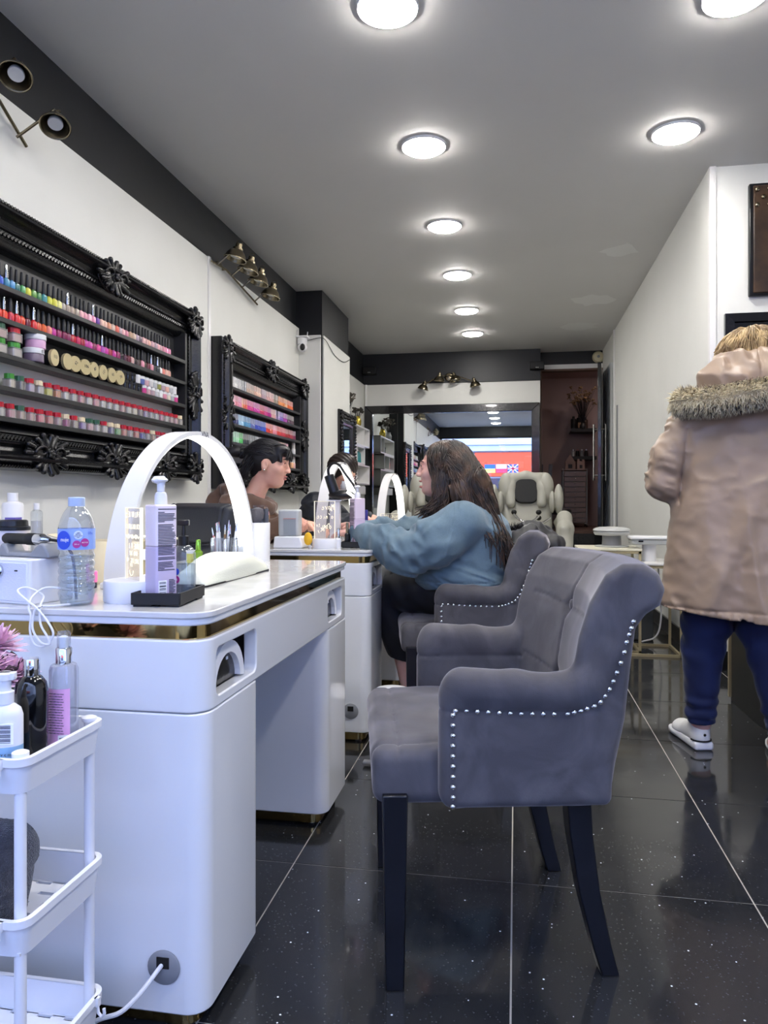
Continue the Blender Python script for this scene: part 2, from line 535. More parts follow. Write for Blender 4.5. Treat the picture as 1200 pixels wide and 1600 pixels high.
def hairmat(name, c1, c2):
    m = mat(name, c1, 0.4)
    nt = m.node_tree; b = nt.nodes['Principled BSDF']
    tc = nt.nodes.new('ShaderNodeTexCoord')
    n = nt.nodes.new('ShaderNodeTexNoise'); n.inputs['Scale'].default_value = 22; n.inputs['Detail'].default_value = 3
    mr = nt.nodes.new('ShaderNodeMapRange'); mr.inputs[1].default_value = 0.4; mr.inputs[2].default_value = 0.68
    mx = nt.nodes.new('ShaderNodeMix'); mx.data_type = 'RGBA'; mx.inputs[6].default_value = lin(c1); mx.inputs[7].default_value = lin(c2)
    nt.links.new(tc.outputs['Object'], n.inputs['Vector']); nt.links.new(n.outputs['Fac'], mr.inputs[0]); nt.links.new(mr.outputs[0], mx.inputs[0])
    nt.links.new(mx.outputs[2], b.inputs['Base Color'])
    return m
setup_materials()

def words(name, s, size, parent, M4, m, align='CENTER', thick=0.0002, bold=0.0):
    """lettering as thin geometry; text lies in its own xy plane before M4"""
    cu = bpy.data.curves.new(name, 'FONT'); cu.body = s; cu.size = size; cu.align_x = align; cu.align_y = 'CENTER'
    cu.extrude = thick; cu.offset = bold; cu.resolution_u = 2
    t = link(bpy.data.objects.new('tmp_text', cu))
    C.view_layer.update()
    me = bpy.data.meshes.new_from_object(t.evaluated_get(C.evaluated_depsgraph_get()))
    bpy.data.objects.remove(t); bpy.data.curves.remove(cu)
    me.materials.clear(); me.materials.append(m)
    return obj(name, me, parent, M=M4)

def facing(origin, xdir, updir):
    """matrix whose x runs along xdir and y along updir"""
    x = Vector(xdir).normalized(); y = Vector(updir).normalized(); z = x.cross(y)
    m = Matrix.Identity(4)
    for i in range(3):
        m[i][0] = x[i]; m[i][1] = y[i]; m[i][2] = z[i]; m[i][3] = origin[i]
    return m

def ordinal(n):
    s = {1: 'first', 2: 'second', 3: 'third', 4: 'fourth', 5: 'fifth', 6: 'sixth', 7: 'seventh', 8: 'eighth', 9: 'ninth', 10: 'tenth', 11: 'eleventh', 12: 'twelfth'}
    if n in s: return s[n]
    return '%d%s' % (n, 'th' if 10 < n % 100 < 14 else {1: 'st', 2: 'nd', 3: 'rd'}.get(n % 10, 'th'))
# ------------------------------------------------------------------ the room
H = 2.95
XL, XR, YF, YB = -2.03, 1.12, -0.5, 9.83
YR = 4.63                                     # the short wall that narrows the shop on the right
XN = 2.6

def structure(name, mb, m, parent=None, bevel=0.0, smooth=30):
    o = mb.build(name, m, parent, smooth, bevel)
    if parent is None: o['kind'] = 'structure'
    return o

def tile_material():
    m = mat('black_sparkle_tile', '#15161a', 0.09, spec=0.5, coat=0.15)
    nt = m.node_tree; b = nt.nodes['Principled BSDF']; L = nt.links.new
    tc = nt.nodes.new('ShaderNodeNewGeometry')
    v = nt.nodes.new('ShaderNodeTexVoronoi'); v.inputs['Scale'].default_value = 34
    lt = nt.nodes.new('ShaderNodeMath'); lt.operation = 'LESS_THAN'; lt.inputs[1].default_value = 0.075
    sep = nt.nodes.new('ShaderNodeSeparateColor')
    gt = nt.nodes.new('ShaderNodeMath'); gt.operation = 'GREATER_THAN'; gt.inputs[1].default_value = 0.66
    mu = nt.nodes.new('ShaderNodeMath'); mu.operation = 'MULTIPLY'
    v2 = nt.nodes.new('ShaderNodeTexVoronoi'); v2.inputs['Scale'].default_value = 90
    lt2 = nt.nodes.new('ShaderNodeMath'); lt2.operation = 'LESS_THAN'; lt2.inputs[1].default_value = 0.16
    n = nt.nodes.new('ShaderNodeTexNoise'); n.inputs['Scale'].default_value = 5; n.inputs['Detail'].default_value = 6
    mr = nt.nodes.new('ShaderNodeMapRange'); mr.inputs[1].default_value = 0.45; mr.inputs[2].default_value = 0.75; mr.inputs[3].default_value = 0.08; mr.inputs[4].default_value = 0.28
    for x in (v, v2, n): L(tc.outputs['Position'], x.inputs['Vector'])
    L(v.outputs['Distance'], lt.inputs[0]); L(v.outputs['Color'], sep.inputs[0]); L(sep.outputs[0], gt.inputs[0])
    L(lt.outputs[0], mu.inputs[0]); L(gt.outputs[0], mu.inputs[1])
    L(v2.outputs['Distance'], lt2.inputs[0])
    a = nt.nodes.new('ShaderNodeMix'); a.data_type = 'RGBA'; a.inputs[6].default_value = lin('#2a2b2d'); a.inputs[7].default_value = lin('#414345')
    c = nt.nodes.new('ShaderNodeMix'); c.data_type = 'RGBA'; c.inputs[7].default_value = lin('#e6ecef')
    L(lt2.outputs[0], a.inputs[0]); L(a.outputs[2], c.inputs[6]); L(mu.outputs[0], c.inputs[0]); L(c.outputs[2], b.inputs['Base Color'])
    L(n.outputs['Fac'], mr.inputs[0]); L(mr.outputs[0], b.inputs['Roughness'])
    return m
M['tile'] = tile_material()

floor = structure('floor', MB().bb(XL, XN, YF, YB, -0.05, -0.0015), M['grout'])
TX, TY, X0, Y0 = 0.59, 0.63, -0.01, 1.966
tile_cache = {}
for i in range(-4, 6):
    for j in range(-4, 14):
        a, b = max(XL, X0 + i * TX + 0.002), min(XN, X0 + (i + 1) * TX - 0.002)
        c, d = max(YF, Y0 + j * TY + 0.002), min(YB, Y0 + (j + 1) * TY - 0.002)
        if b - a < 0.03 or d - c < 0.03: continue
        if a > XR and c > YR: continue
        key = (round(b - a, 4), round(d - c, 4))
        if key not in tile_cache:
            tile_cache[key] = MB().bb(-key[0] / 2, key[0] / 2, -key[1] / 2, key[1] / 2, -0.01, 0).mesh('tile', M['tile'])
        obj('tile', tile_cache[key], floor, ((a + b) / 2, (c + d) / 2, 0))
ceil = structure('ceiling', MB().bb(XL - 0.1, XN + 0.1, YF - 0.1, 10.3, H, H + 0.1), M['ceiling'])
for px, py, pr in ((0.80, 6.06, .16), (0.74, 7.52, .22), (0.72, 8.62, .22)):       # filler patches left on the ceiling
    q_ = random.Random(px)
    MB().prism([(px + pr * q_.uniform(.6, 1.1) * math.cos(2 * PI * i / 14), py + pr * q_.uniform(.6, 1.1) * math.sin(2 * PI * i / 14)) for i in range(14)], H - .0012, H).build('filler_patch', M['patch'], ceil)

# left wall: black paint above, white boards below
wl = structure('wall_left', MB().bb(XL - 0.1, XL, YF, 10.2, 0, H), M['black_paint'])
ZB = 2.6
for a, b in ((YF, 4.615), (4.65, 6.71)):
    structure('panel', MB().bb(XL, -2.0, a, b, 0.0, ZB), M['white_wall'], wl, 0.002)
structure('batten', MB().bb(XL, -1.99, 4.615, 4.65, 0.0, ZB + 0.005), M['white_satin'], wl, 0.004)
structure('panel', MB().bb(XL, -2.01, 7.83, YB, 0.0, 2.54), M['white_wall'], wl, 0.002)
structure('baseboard_left', MB().bb(-2.0, -1.985, YF, 6.7, 0, 0.12), M['skirt'])
# boxed column on the left wall
pil = structure('column', MB().bb(XL, -1.78, 6.72, 7.82, 0, H), M['black_paint'])
pil['kind'] = 'structure'
structure('panel', MB().bb(-2.0, -1.79, 6.70, 6.72, 0, 2.53), M['white_wall'], pil, 0.002)
structure('panel', MB().bb(-1.78, -1.765, 6.735, 7.825, 0, 2.53), M['white_wall'], pil, 0.002)
# back wall: black band, white strip, mirror below
wb = structure('wall_back', MB().bb(XL, 0.31, YB, YB + 0.12, 0, H), M['white_wall'])
structure('black_band', MB().bb(XL, 0.315, YB - 0.012, YB, 2.54, H), M['black_paint'], wb, 0.002)
structure('pipe', MB().tube([(-1.99, YB - 0.02, 0.1), (-1.99, YB - 0.02, 2.54)], 0.018), M['white_satin'], wb)
# header over the raised back room and the room itself
structure('trim_1', MB().bb(0.31, XR, 10.08, 10.2, 2.78, H), M['black_paint'])
structure('trim_2', MB().bb(0.31, XR, 10.07, 10.2, 2.72, 2.78), M['white_satin'])
wood = mat('brown_door_lining', '#5d4436', 0.5)
pink = mat('dusty_pink_wall', '#9d8a88', 0.7, noise=(1.2, '#917f7d', 0.8))
lin_b = MB().bb(0.30, 0.335, 9.95, 10.22, 0.59, 2.72).bb(0.30, XR, 10.06, 10.2, 2.695, 2.72)
structure('trim_3', lin_b, wood)
fb = structure('floor_back_room', MB().bb(-0.3, 1.7, YB, 12.1, 0.5, 0.585), mat('brown_wood_floor', '#5a4136', 0.35, noise=(6, '#49342b', 0.7)))
structure('riser', MB().bb(0.31, XR, YB - 0.01, YB + 0.03, 0, 0.56), M['black_gloss'], fb)
structure('step', MB().bb(0.33, XR, 9.45, YB - 0.01, 0, 0.29), M['black_gloss'], fb, 0.004)
structure('wall_back_room', MB().bb(-0.3, 1.7, 12.0, 12.1, 0.5, H), pink)
structure('wall_back_room_left', MB().bb(-0.4, -0.3, YB + 0.12, 12.1, 0.5, H), pink)
structure('wall_back_room_right', MB().bb(1.6, 1.7, 10.2, 12.1, 0.5, H), pink)
structure('ceiling_back_room', MB().bb(-0.4, 1.7, 10.3, 12.1, 2.9, H), pink)
structure('wall_back_return', MB().bb(XR, 1.7, 10.1, 10.2, 0, H).bb(-0.4, 0.31, YB + 0.12, YB + 0.2, 0.5, H), pink)
# right: corridor wall, short wall facing the camera, wall of the front part
wr = structure('wall_right', MB().bb(XR, XR + 0.1, YR + 0.1, 10.1, 0, H), M['white_wall'])
cor = MB()
for k in range(7):
    y = 9.0 + k * 0.135
    cor.bb(1.085, XR, y, y + 0.075, 0.0, 2.6)
structure('fluted_panel', cor, M['lightgrey_plastic'], wr, 0.006)
structure('batten', MB().bb(1.105, XR, 8.86, 8.9, 0, H), M['white_satin'], wr, 0.003)
structure('batten', MB().bb(1.11, XR, 8.6, 8.66, 0, 2.05), M['grey_plastic'], wr)
structure('wall_right_return', MB().bb(XR, XN, YR, YR + 0.1, 0, H), M['white_wall'])
structure('trim_4', MB().bb(XR - 0.002, XR + 0.034, YR - 0.012, YR + 0.03, 0, H), M['white_satin'])
structure('wall_right_front', MB().bb(XN, XN + 0.1, YF, YR + 0.1, 0, H), M['white_wall'])
structure('baseboard_right', MB().bb(XR - 0.014, XR, YR, 8.9, 0, 0.11).bb(XR, XN, YR - 0.014, YR, 0, 0.11), M['skirt'])
# shop front behind the camera: black header, low sill wall, glazing bars, glass
structure('wall_front', MB().bb(XL - 0.1, XN + 0.1, YF - 0.12, YF, 2.70, H).bb(XL - 0.1, XN + 0.1, YF - 0.12, YF, 0, 0.35).bb(XL - 0.1, XL, YF - 0.12, YF, 0, H).bb(XN, XN + 0.1, YF - 0.12, YF, 0, H), M['black_paint'])
win = structure('window_1', MB().bb(XL, XN, YF - 0.09, YF - 0.03, 2.64, 2.70).bb(XL, XN, YF - 0.09, YF - 0.03, 0.35, 0.41).bb(XL, XL + 0.05, YF - 0.09, YF - 0.03, 0.41, 2.64).bb(XN - 0.05, XN, YF - 0.09, YF - 0.03, 0.41, 2.64).bb(1.2, 1.26, YF - 0.09, YF - 0.03, 0.41, 2.64), M['matt_black'])
structure('pane', MB().bb(XL + 0.05, 1.2, YF - 0.068, YF - 0.06, 0.41, 2.64), M['glass'], win)
structure('pane', MB().bb(1.26, XN - 0.05, YF - 0.068, YF - 0.06, 0.41, 2.64), M['glass'], win)
# the street outside, seen in the mirrors
structure('pavement', MB().bb(-14, 14, -4, YF - 0.12, -0.12, -0.02), mat('street_paving', '#8f9194', 0.8, noise=(4, '#7c7e81', 0.7)))
structure('street', MB().bb(-14, 14, -12, -4, -0.16, -0.10), mat('asphalt', '#4a4c50', 0.9))
fac = mat('pale_facade_render', '#c6cad4', 0.8, noise=(1.5, '#b4b9c4', 0.7))
shop = empty('shop_building', (0, -9.0, 0), 0, 'pale terraced building with a red shop front across the street', 'building')
MB().bb(-10, 10, -1.0, 0, 0, 9).build('facade', fac, shop)
red = mat('red_shop_fascia', '#dd5226', 0.4)
MB().bb(-1.55, 4.0, 0, 0.12, 1.86, 2.78).build('fascia', red, shop, bevel=0.01)
MB().bb(-2.0, 4.2, 0, 0.28, 3.05, 3.3).bb(-2.0, 4.2, 0, 0.2, 2.82, 3.05).build('cornice', fac, shop, bevel=0.02)
MB().bb(-1.85, -1.6, 0, 0.16, 0, 3.05).build('pilaster', fac, shop, bevel=0.01)
MB().bb(-1.5, 3.9, 0, 0.05, 0.5, 1.8).build('shop_window', mat('dark_shop_glass', '#4a4a52', 0.1), shop)
for k in range(5):
    f_ = MB().bb(-5.2 + 2.3 * k, -4.2 + 2.3 * k, -0.02, 0.05, 4.0, 5.9).build('window', M['white_satin'], shop)
    MB().bb(-5.12 + 2.3 * k, -4.28 + 2.3 * k, 0.03, 0.06, 4.08, 5.82).build('pane', mat('upper_glass', '#6d7a8c', 0.1), f_)
flag_y = 0.125
def flag(x0, bands, label):
    r = empty('flag_sign', (0, -9.0, 0), 0, label, 'flag', 'flag signs on the red shop front across the street')
    for (z0, z1, c) in bands:
        MB().bb(x0, x0 + 0.40, flag_y, flag_y + 0.012, z0, z1).build('flag_band', mat('flag_' + c[1:], c, 0.5), r)
    return r
flag(-1.17, ((2.16, 2.32, '#2f63b5'), (2.0, 2.16, '#e8d862')), 'blue and yellow flag sign on the red shop front, reflected in the mirror')
flag(-0.74, ((2.16, 2.32, '#e6e8ee'), (2.0, 2.16, '#d5405a')), 'white and red flag sign on the red shop front, reflected in the mirror')
uk = flag(-0.31, ((2.0, 2.32, '#35458f'),), 'blue flag sign with white and red crosses on the red shop front')
ux = MB().bb(-0.31, 0.09, flag_y + 0.012, flag_y + 0.016, 2.125, 2.195).bb(-0.145, -0.075, flag_y + 0.012, flag_y + 0.016, 2.0, 2.32)
dg = math.atan2(0.32, 0.40)
for s in (1, -1): ux.box((-0.11, flag_y + 0.014, 2.16), (0.50, 0.004, 0.035), M=Matrix.Rotation(s * dg, 3, 'Y'))
ux.build('white_cross', mat('flag_white', '#eeeef2', 0.5), uk)
MB().bb(-0.31, 0.09, flag_y + 0.016, flag_y + 0.020, 2.142, 2.178).bb(-0.128, -0.092, flag_y + 0.016, flag_y + 0.020, 2.0, 2.32).build('red_cross', mat('flag_red', '#cf3348', 0.5), uk)

# ceiling discs
n_l = 0
lights = [(-0.5, y, 'window-to-back row') for y in (0.5, 1.7, 2.895, 4.07, 5.28, 6.45, 7.68, 8.76)] + [(0.835, y, 'right row') for y in (0.75, 1.9, 3.06, 4.15)]
lens = MB().lathe([(0.118, 0), (0.116, -0.012), (0.10, -0.024), (0.06, -0.031), (0.004, -0.033)], n=40).mesh('diffuser', M['disc'])
ring = MB()
ring.lathe([(0.119, -0.001), (0.119, -0.013), (0.122, -0.012), (0.124, -0.004), (0.124, 0.0)], n=40)
ring_m = ring.mesh('bezel', M['white_plastic'])
cnt = {'window-to-back row': 8, 'right row': 4}
for x, y, row in lights:
    if row == 'right row': lab = {0.75: 'behind', 1.9: 'overhead', 3.06: 'cut by the top edge of the photo', 4.15: 'nearest the white corner'}[y]; lab = 'round ceiling light of the right row, ' + lab
    else:
        order = (0.5, 1.7, 2.895, 4.07, 5.28, 6.45, 7.68, 8.76).index(y)
        lab = 'round white ceiling light, %s from the back wall in the long row' % ordinal(8 - order)
    t = empty('ceiling_light', (x, y, H), 0, lab, 'ceiling light', 'round ceiling lights')
    obj('diffuser', lens, t); obj('bezel', ring_m, t)

dim = mat('added_lamp_diffuser', '#ffffff', 0.4, emit='#ffe6da', estr=40.0)  # unseen lamp, added above the header to brighten the back room
t = empty('ceiling_light', (1.25, 10.95, 2.9), 0, 'unseen round lamp added to brighten the dim back room', 'ceiling light')
o = obj('diffuser', lens.copy(), t); o.data.materials[0] = dim; o.data.name = 'diffuser'
obj('bezel', ring_m, t)
# black folding door standing open, fire bell
dr = empty('door_1', (1.06, 9.78, 0.6))
dr['kind'] = 'structure'
dr.rotation_euler = (0, 0, R(-97))
MB().bb(0, 0.82, -0.02, 0.02, 0.0, 2.0).build('door_leaf', M['black_gloss'], dr, bevel=0.004)
for s in (-1, 1):
    hb = MB().tube([(0.74, s * 0.065, 0.62), (0.74, s * 0.065, 1.28)], 0.011)
    for z in (0.68, 1.22): hb.tube([(0.74, s * 0.02, z), (0.74, s * 0.065, z)], 0.008)
    hb.build('door_handle', M['chrome'], dr)
b_ = empty('alarm_bell', (1.06, 10.07, 2.86), 0, 'round cream alarm bell above the open black door', 'alarm')
MB().lathe([(0.075, 0), (0.075, 0.025), (0.06, 0.05), (0.02, 0.06)], n=24, M=Matrix.Rotation(PI / 2, 3, 'X')).build('bell', mat('cream_plastic', '#d3c9a8', 0.4), b_)
MB().lathe([(0.018, 0.055), (0.018, 0.07), (0.004, 0.075)], n=12, M=Matrix.Rotation(PI / 2, 3, 'X')).build('bolt', M['grey_plastic'], b_)

# wall mirror on the back wall
mw = empty('wall_mirror', (0, YB, 0), 0, 'large black framed mirror covering the back wall behind the massage chairs', 'mirror')
x0, x1, z0, z1, w = -2.0, 0.305, 0.35, 2.25, 0.105
def rail(name, poly, y0, y1, m, par): return MB().prism_axis(poly, y0, y1, 'y').build(name, m, par, bevel=0.006)
rail('frame_rail', [(x0, z1), (x1, z1), (x1 - w, z1 - w), (x0 + w, z1 - w)][::-1], -0.055, 0, M['black_gloss'], mw)
rail('frame_rail', [(x0, z0), (x1, z0), (x1 - w, z0 + w), (x0 + w, z0 + w)], -0.055, 0, M['black_gloss'], mw)
rail('frame_rail', [(x0, z0), (x0 + w, z0 + w), (x0 + w, z1 - w), (x0, z1)], -0.055, 0, M['black_gloss'], mw)
rail('frame_rail', [(x1, z0), (x1, z1), (x1 - w, z1 - w), (x1 - w, z0 + w)], -0.055, 0, M['black_gloss'], mw)
xj = -1.56
MB().bb(x0 + w, xj - 0.004, -0.012, 0, z0 + w, z1 - w).build('mirror_glass', M['mirror'], mw)
MB().bb(xj + 0.004, x1 - w, -0.012, 0, z0 + w, z1 - w).build('mirror_glass', M['mirror'], mw)
MB().bb(xj - 0.004, xj + 0.004, -0.014, 0, z0 + w, z1 - w).build('joint_strip', M['matt_black'], mw)
for x, lab in ((-1.93, 'small black corner box by the left end of the black band'), (0.27, 'small black box at the right end of the black band')):
    q = empty('wall_speaker', (x, YB - 0.012, 2.72), 0, lab, 'speaker', 'small black boxes on the back wall band')
    MB().bb(-0.09, 0.09, -0.10, 0, -0.05, 0.05).build('case', M['matt_black'], q, bevel=0.008)
    MB().bb(-0.02, 0.02, -0.103, -0.1, -0.035, -0.022).build('badge', M['chrome'], q)
# ------------------------------------------------------------------ ornate display racks on the left wall
def ornament_mesh(name, w, h, seed, d=0.035):
    """carved leaf-and-scroll boss lying in the yz plane, growing towards +x"""
    r = random.Random(seed)
    s = Sculpt((-0.03, -w / 2 - .02, -h / 2 - .02), (d + 0.05, w / 2 + .02, h / 2 + .02), 0.0042)
    s.ell((0, 0, 0), (d * 0.75, w * 0.41, h * 0.41), k=0.005)
    n = 15
    for i in range(n):                                             # acanthus leaves fanning out
        t = 2 * PI * i / n + 0.2
        a = (d * 0.45, math.cos(t) * w * 0.16, math.sin(t) * h * 0.16)
        b = (d * (0.3 + 0.5 * r.random()), math.cos(t) * w * 0.45 * r.uniform(.85, 1.0), math.sin(t) * h * 0.45 * r.uniform(.85, 1.0))
        s.cap(a, b, 0.013, 0.0125, k=0.003); s.ell(b, (.012, .012, .012), k=.002)
        t2 = t + 0.2
        s.cap((d * .4, math.cos(t2) * w * .26, math.sin(t2) * h * .26), (d * .35, math.cos(t2) * w * .42, math.sin(t2) * h * .42), 0.006, 0.004, k=0.002)
    for sg in (-1, 1):                                              # pair of scrolls
        pts = []
        for i in range(16):
            t = i / 15 * 4.6
            q = 0.30 * (1 - i / 19)
            pts.append((d * 0.9 + 0.006 * math.sin(t), sg * (w * 0.17 + q * w * 0.5 * math.cos(t)), h * 0.02 + q * h * 0.55 * math.sin(t)))
        s.chain(pts, [0.0075 - 0.0002 * i for i in range(16)], k=0.002)
    for i in range(5):                                              # rosette
        t = 2 * PI * i / 5
        s.ell((d * 1.0, math.cos(t) * 0.014, math.sin(t) * 0.014), (0.010, 0.009, 0.009), k=0.003)
    s.ell((d * 1.15, 0, 0), (0.009, 0.007, 0.007), k=0.002)
    return s.mesh(name, M['frame_black'])
orn_corner = ornament_mesh('ornament', 0.21, 0.20, 3)
orn_long = ornament_mesh('ornament', 0.30, 0.19, 5)
orn_tall = ornament_mesh('ornament', 0.18, 0.33, 8)

# moulding section: (distance inwards from the outer edge, height off the wall)
SEC = [(0, 0), (0, .075), (.006, .088), (.016, .092), (.022, .085), (.026, .098), (.036, .118), (.046, .122), (.054, .112), (.060, .092), (.072, .074), (.088, .066),
       (.096, .070), (.100, .078), (.106, .080), (.112, .072), (.136, .070), (.142, .076), (.150, .072), (.172, .050), (.178, .034), (.178, 0)]
def mould(y0, y1, z0, z1, sec, scale=1.0):
    """the four mitred rails of a rectangular frame lying on the plane x=0"""
    out = []
    for side in range(4):
        mb = MB(); A = []; B = []
        for w, d in sec:
            w *= scale; d *= scale
            if side == 0: A.append((d, y0 + w, z1 - w)); B.append((d, y1 - w, z1 - w))
            if side == 1: A.append((d, y1 - w, z1 - w)); B.append((d, y1 - w, z0 + w))
            if side == 2: A.append((d, y1 - w, z0 + w)); B.append((d, y0 + w, z0 + w))
            if side == 3: A.append((d, y0 + w, z0 + w)); B.append((d, y0 + w, z1 - w))
        n = len(sec)
        mb.raw(A + B, [(i, i + 1, n + i + 1, n + i) for i in range(n - 1)])
        out.append(mb)
    return out

def bead_strip(y0, y1, z0, z1, w, d, step, size):
    mb = MB()
    def bead(c, ang):
        Mx = Matrix.Rotation(ang, 3, 'X')
        mb.box(c, (0.010, size, size * 0.42), M=Matrix.Rotation(ang + 0.7, 3, 'X'))
        mb.box((c[0] - 0.002, c[1], c[2]), (0.008, size * 0.8, size * 0.34), M=Matrix.Rotation(ang - 0.7, 3, 'X'))
    ny = int((y1 - y0 - 2 * w) / step); nz = int((z1 - z0 - 2 * w) / step)
    for i in range(ny):
        y = y0 + w + (i + .5) * (y1 - y0 - 2 * w) / ny
        bead((d, y, z1 - w), 0); bead((d, y, z0 + w), 0)
    for i in range(nz):
        z = z0 + w + (i + .5) * (z1 - z0 - 2 * w) / nz
        bead((d, y0 + w, z), PI / 2); bead((d, y1 - w, z), PI / 2)
    return mb

XW = -2.0
def rack(y0, y1, z0, z1, shelves, label, back_rows):
    t = empty('polish_rack', (XW, (y0 + y1) / 2, z0), 0, label, 'display rack', 'ornate black polish racks on the left wall')
    L, Hh = (y1 - y0) / 2, z1 - z0
    for mb in mould(-L, L, 0, Hh, SEC): mb.build('frame_rail', M['frame_black'], t, smooth=25)
    st = bead_strip(-L, L, 0, Hh, 0.124, 0.074, 0.021, 0.020).build('bead_moulding', M['frame_black'], t, smooth=0); st['kind'] = 'stuff'
    st = bead_strip(-L, L, 0, Hh, 0.012, 0.090, 0.017, 0.012).build('edge_beading', M['frame_black'], t, smooth=0); st['kind'] = 'stuff'
    for y in (-L + .075, L - .075):
        for z in (.075, Hh - .075): obj('ornament', orn_corner, t, (0.085, y, z))
        obj('ornament', orn_tall, t, (0.08, y, Hh / 2))
    for z in (.07, Hh - .07):
        for y in ((-L * 0.52, 0, L * 0.52) if z < .1 else (0,)): obj('ornament', orn_long, t, (0.08, y, z))
    i0 = 0.172
    MB().bb(0.002, 0.012, -L + .05, L - .05, back_rows[0] - z0, Hh - .05).build('back_board', M['frame_dark'], t)
    for y in (-L + i0, L - i0): MB().bb(0, 0.085, y - .012, y + .012, 0.16, Hh - .16).build('side_board', M['frame_dark'], t)
    for z in shelves: MB().bb(0.012, 0.088, -L + i0, L - i0, z - z0 - 0.02, z - z0).build('shelf', M['frame_dark'], t, bevel=0.002)
    return t

R1 = (2.30, 4.28, 1.115, 2.137)
S1 = [1.815, 1.690, 1.556, 1.432, 1.315]
rack(*R1, S1, 'large ornate black framed rack of polish bottles and jars nearest the window', (1.56,))
R2 = (4.66, 6.64, 1.07, 2.085)
S2 = [1.775, 1.650, 1.523, 1.396, 1.27]
rack(*R2, S2, 'second ornate black framed rack behind the woman in the brown hoodie', (1.22,))

# ------------------------------------------------------------------ bottles and jars
XS = XW + 0.052          # line on which the bottles stand
PAL = {'royal blue': '#2f55c8', 'teal blue': '#3f86a8', 'sky blue': '#4a8fc0', 'dark teal': '#2f6b63', 'leaf green': '#4f9a57', 'lemon yellow': '#d9d84e', 'moss green': '#5c8f3f',
       'forest green': '#37783f', 'sea green': '#4f9a9c', 'lime yellow': '#cfd24a', 'pale yellow': '#ddd98a', 'stone grey': '#b3a99f', 'taupe': '#a89a8c', 'dusty taupe': '#b5a394',
       'shell pink': '#e7aeb5', 'rose pink': '#d98fa2', 'baby pink': '#eab3c4', 'candy pink': '#e893b8', 'violet': '#5b2a8c', 'nude': '#e3b8a6', 'apricot': '#dc9a7a', 'beige': '#cdb3a2',
       'coral': '#e0705c', 'mauve grey': '#b9a0aa', 'blush': '#dfb0ad', 'sand': '#c9ab90', 'lilac grey': '#a893a5', 'plum grey': '#6a5560', 'peach pink': '#e6b2a2', 'pale mauve': '#cfa7ae',
       'scarlet': '#d4382f', 'orange red': '#dc4b30', 'crimson': '#c3253a', 'bright red': '#d32a2a', 'tangerine': '#e0693a', 'burnt orange': '#cf5530', 'salmon': '#e98d7f', 'magenta': '#b5288c',
       'berry': '#8f1f56', 'wine': '#7d1a4c', 'raspberry': '#c9265c', 'dark plum': '#4b2236', 'fuchsia': '#c93aa0', 'hot pink': '#d6418f', 'purple pink': '#b14bb0', 'cherry': '#a3213c',
       'black plum': '#2c1c26', 'maroon': '#6a2230', 'dark brown': '#4a3532', 'charcoal': '#33363a', 'white': '#e8e6e4', 'ivory': '#e5dac6', 'silver grey': '#b9babd', 'slate blue': '#5a6aa8',
       'olive': '#9a9a55', 'pale grey': '#cfcdcd', 'bright yellow': '#f0ea2c', 'neon orange': '#f08a30', 'lavender': '#c0a9d6', 'purple': '#8a68c4', 'mint': '#a7d7b5', 'grass green': '#58c064',
       'neon pink': '#f0466f', 'cobalt': '#2c45b8', 'ice blue': '#9cc7e4', 'navy': '#28306a', 'peach': '#efb48a', 'light orange': '#ef9a62', 'tea rose': '#e58fa0', 'deep red': '#a31f2a', 'aubergine': '#56304f', 'pewter': '#6d7376'}
# the usual salon bottle: squat shouldered glass and a tall tapered cap
bott = MB().lathe([(.0115, 0), (.0135, .003), (.0142, .018), (.0142, .030), (.0125, .037), (.0065, .041), (.006, .044)], n=14).mesh('nail_polish', M['polish'])
cap_b = MB().lathe([(.0082, .043), (.0086, .046), (.0078, .075), (.0062, .0945), (.0035, .096)], n=12).mesh('cap', M['cap_black'])
cap_s = MB().lathe([(.0078, .043), (.0082, .046), (.0068, .070), (.0072, .074), (.0055, .0945), (.003, .096)], n=12).mesh('cap', M['cap_silver'])
gel = MB().lathe([(.012, 0), (.0128, .002), (.0128, .034), (.0105, .039), (.0085, .041)], n=12).mesh('gel_polish', M['polish'])
gp = [(.0108, .040)]
for i in range(5):
    gp += [(.0108, .042 + i * .0075), (.0108, .047 + i * .0075), (.0098, .048 + i * .0075), (.0098, .0492 + i * .0075)]
gel_cap = MB().lathe(gp + [(.0095, .0805), (.005, .0815)], n=12).mesh('cap', M['cap_col'])

def place_row(names, y_start, step, z, kind, where, group, caps=None, silver=(), skip=()):
    n = len(names)
    for i, nm in enumerate(names):
        if i in skip: continue
        y = y_start + i * step
        col = lin(PAL[nm])
        o = obj('nail_polish' if kind == 'polish' else 'gel_polish', bott if kind == 'polish' else gel, None, (XS + rnd.uniform(-.003, .003), y, z))
        o.color = col
        o.rotation_euler.z = rnd.uniform(0, 6)
        k = ordinal(n - i) if n - i > 1 else 'first'
        if kind == 'polish':
            c = obj('cap', cap_s if i in silver else cap_b, o)
            tag(o, '%s nail polish with %s cap, %s from the far end, %s' % (nm, 'silver' if i in silver else 'black', k, where), 'nail polish', group)
        else:
            c = obj('cap', gel_cap, o)
            m = [min(1, v * 0.62 + 0.30) for v in col[:3]]
            c.color = (*m, 1)
            tag(o, '%s gel polish with ribbed cap, %s from the far end, %s' % (nm, k, where), 'gel polish', group)

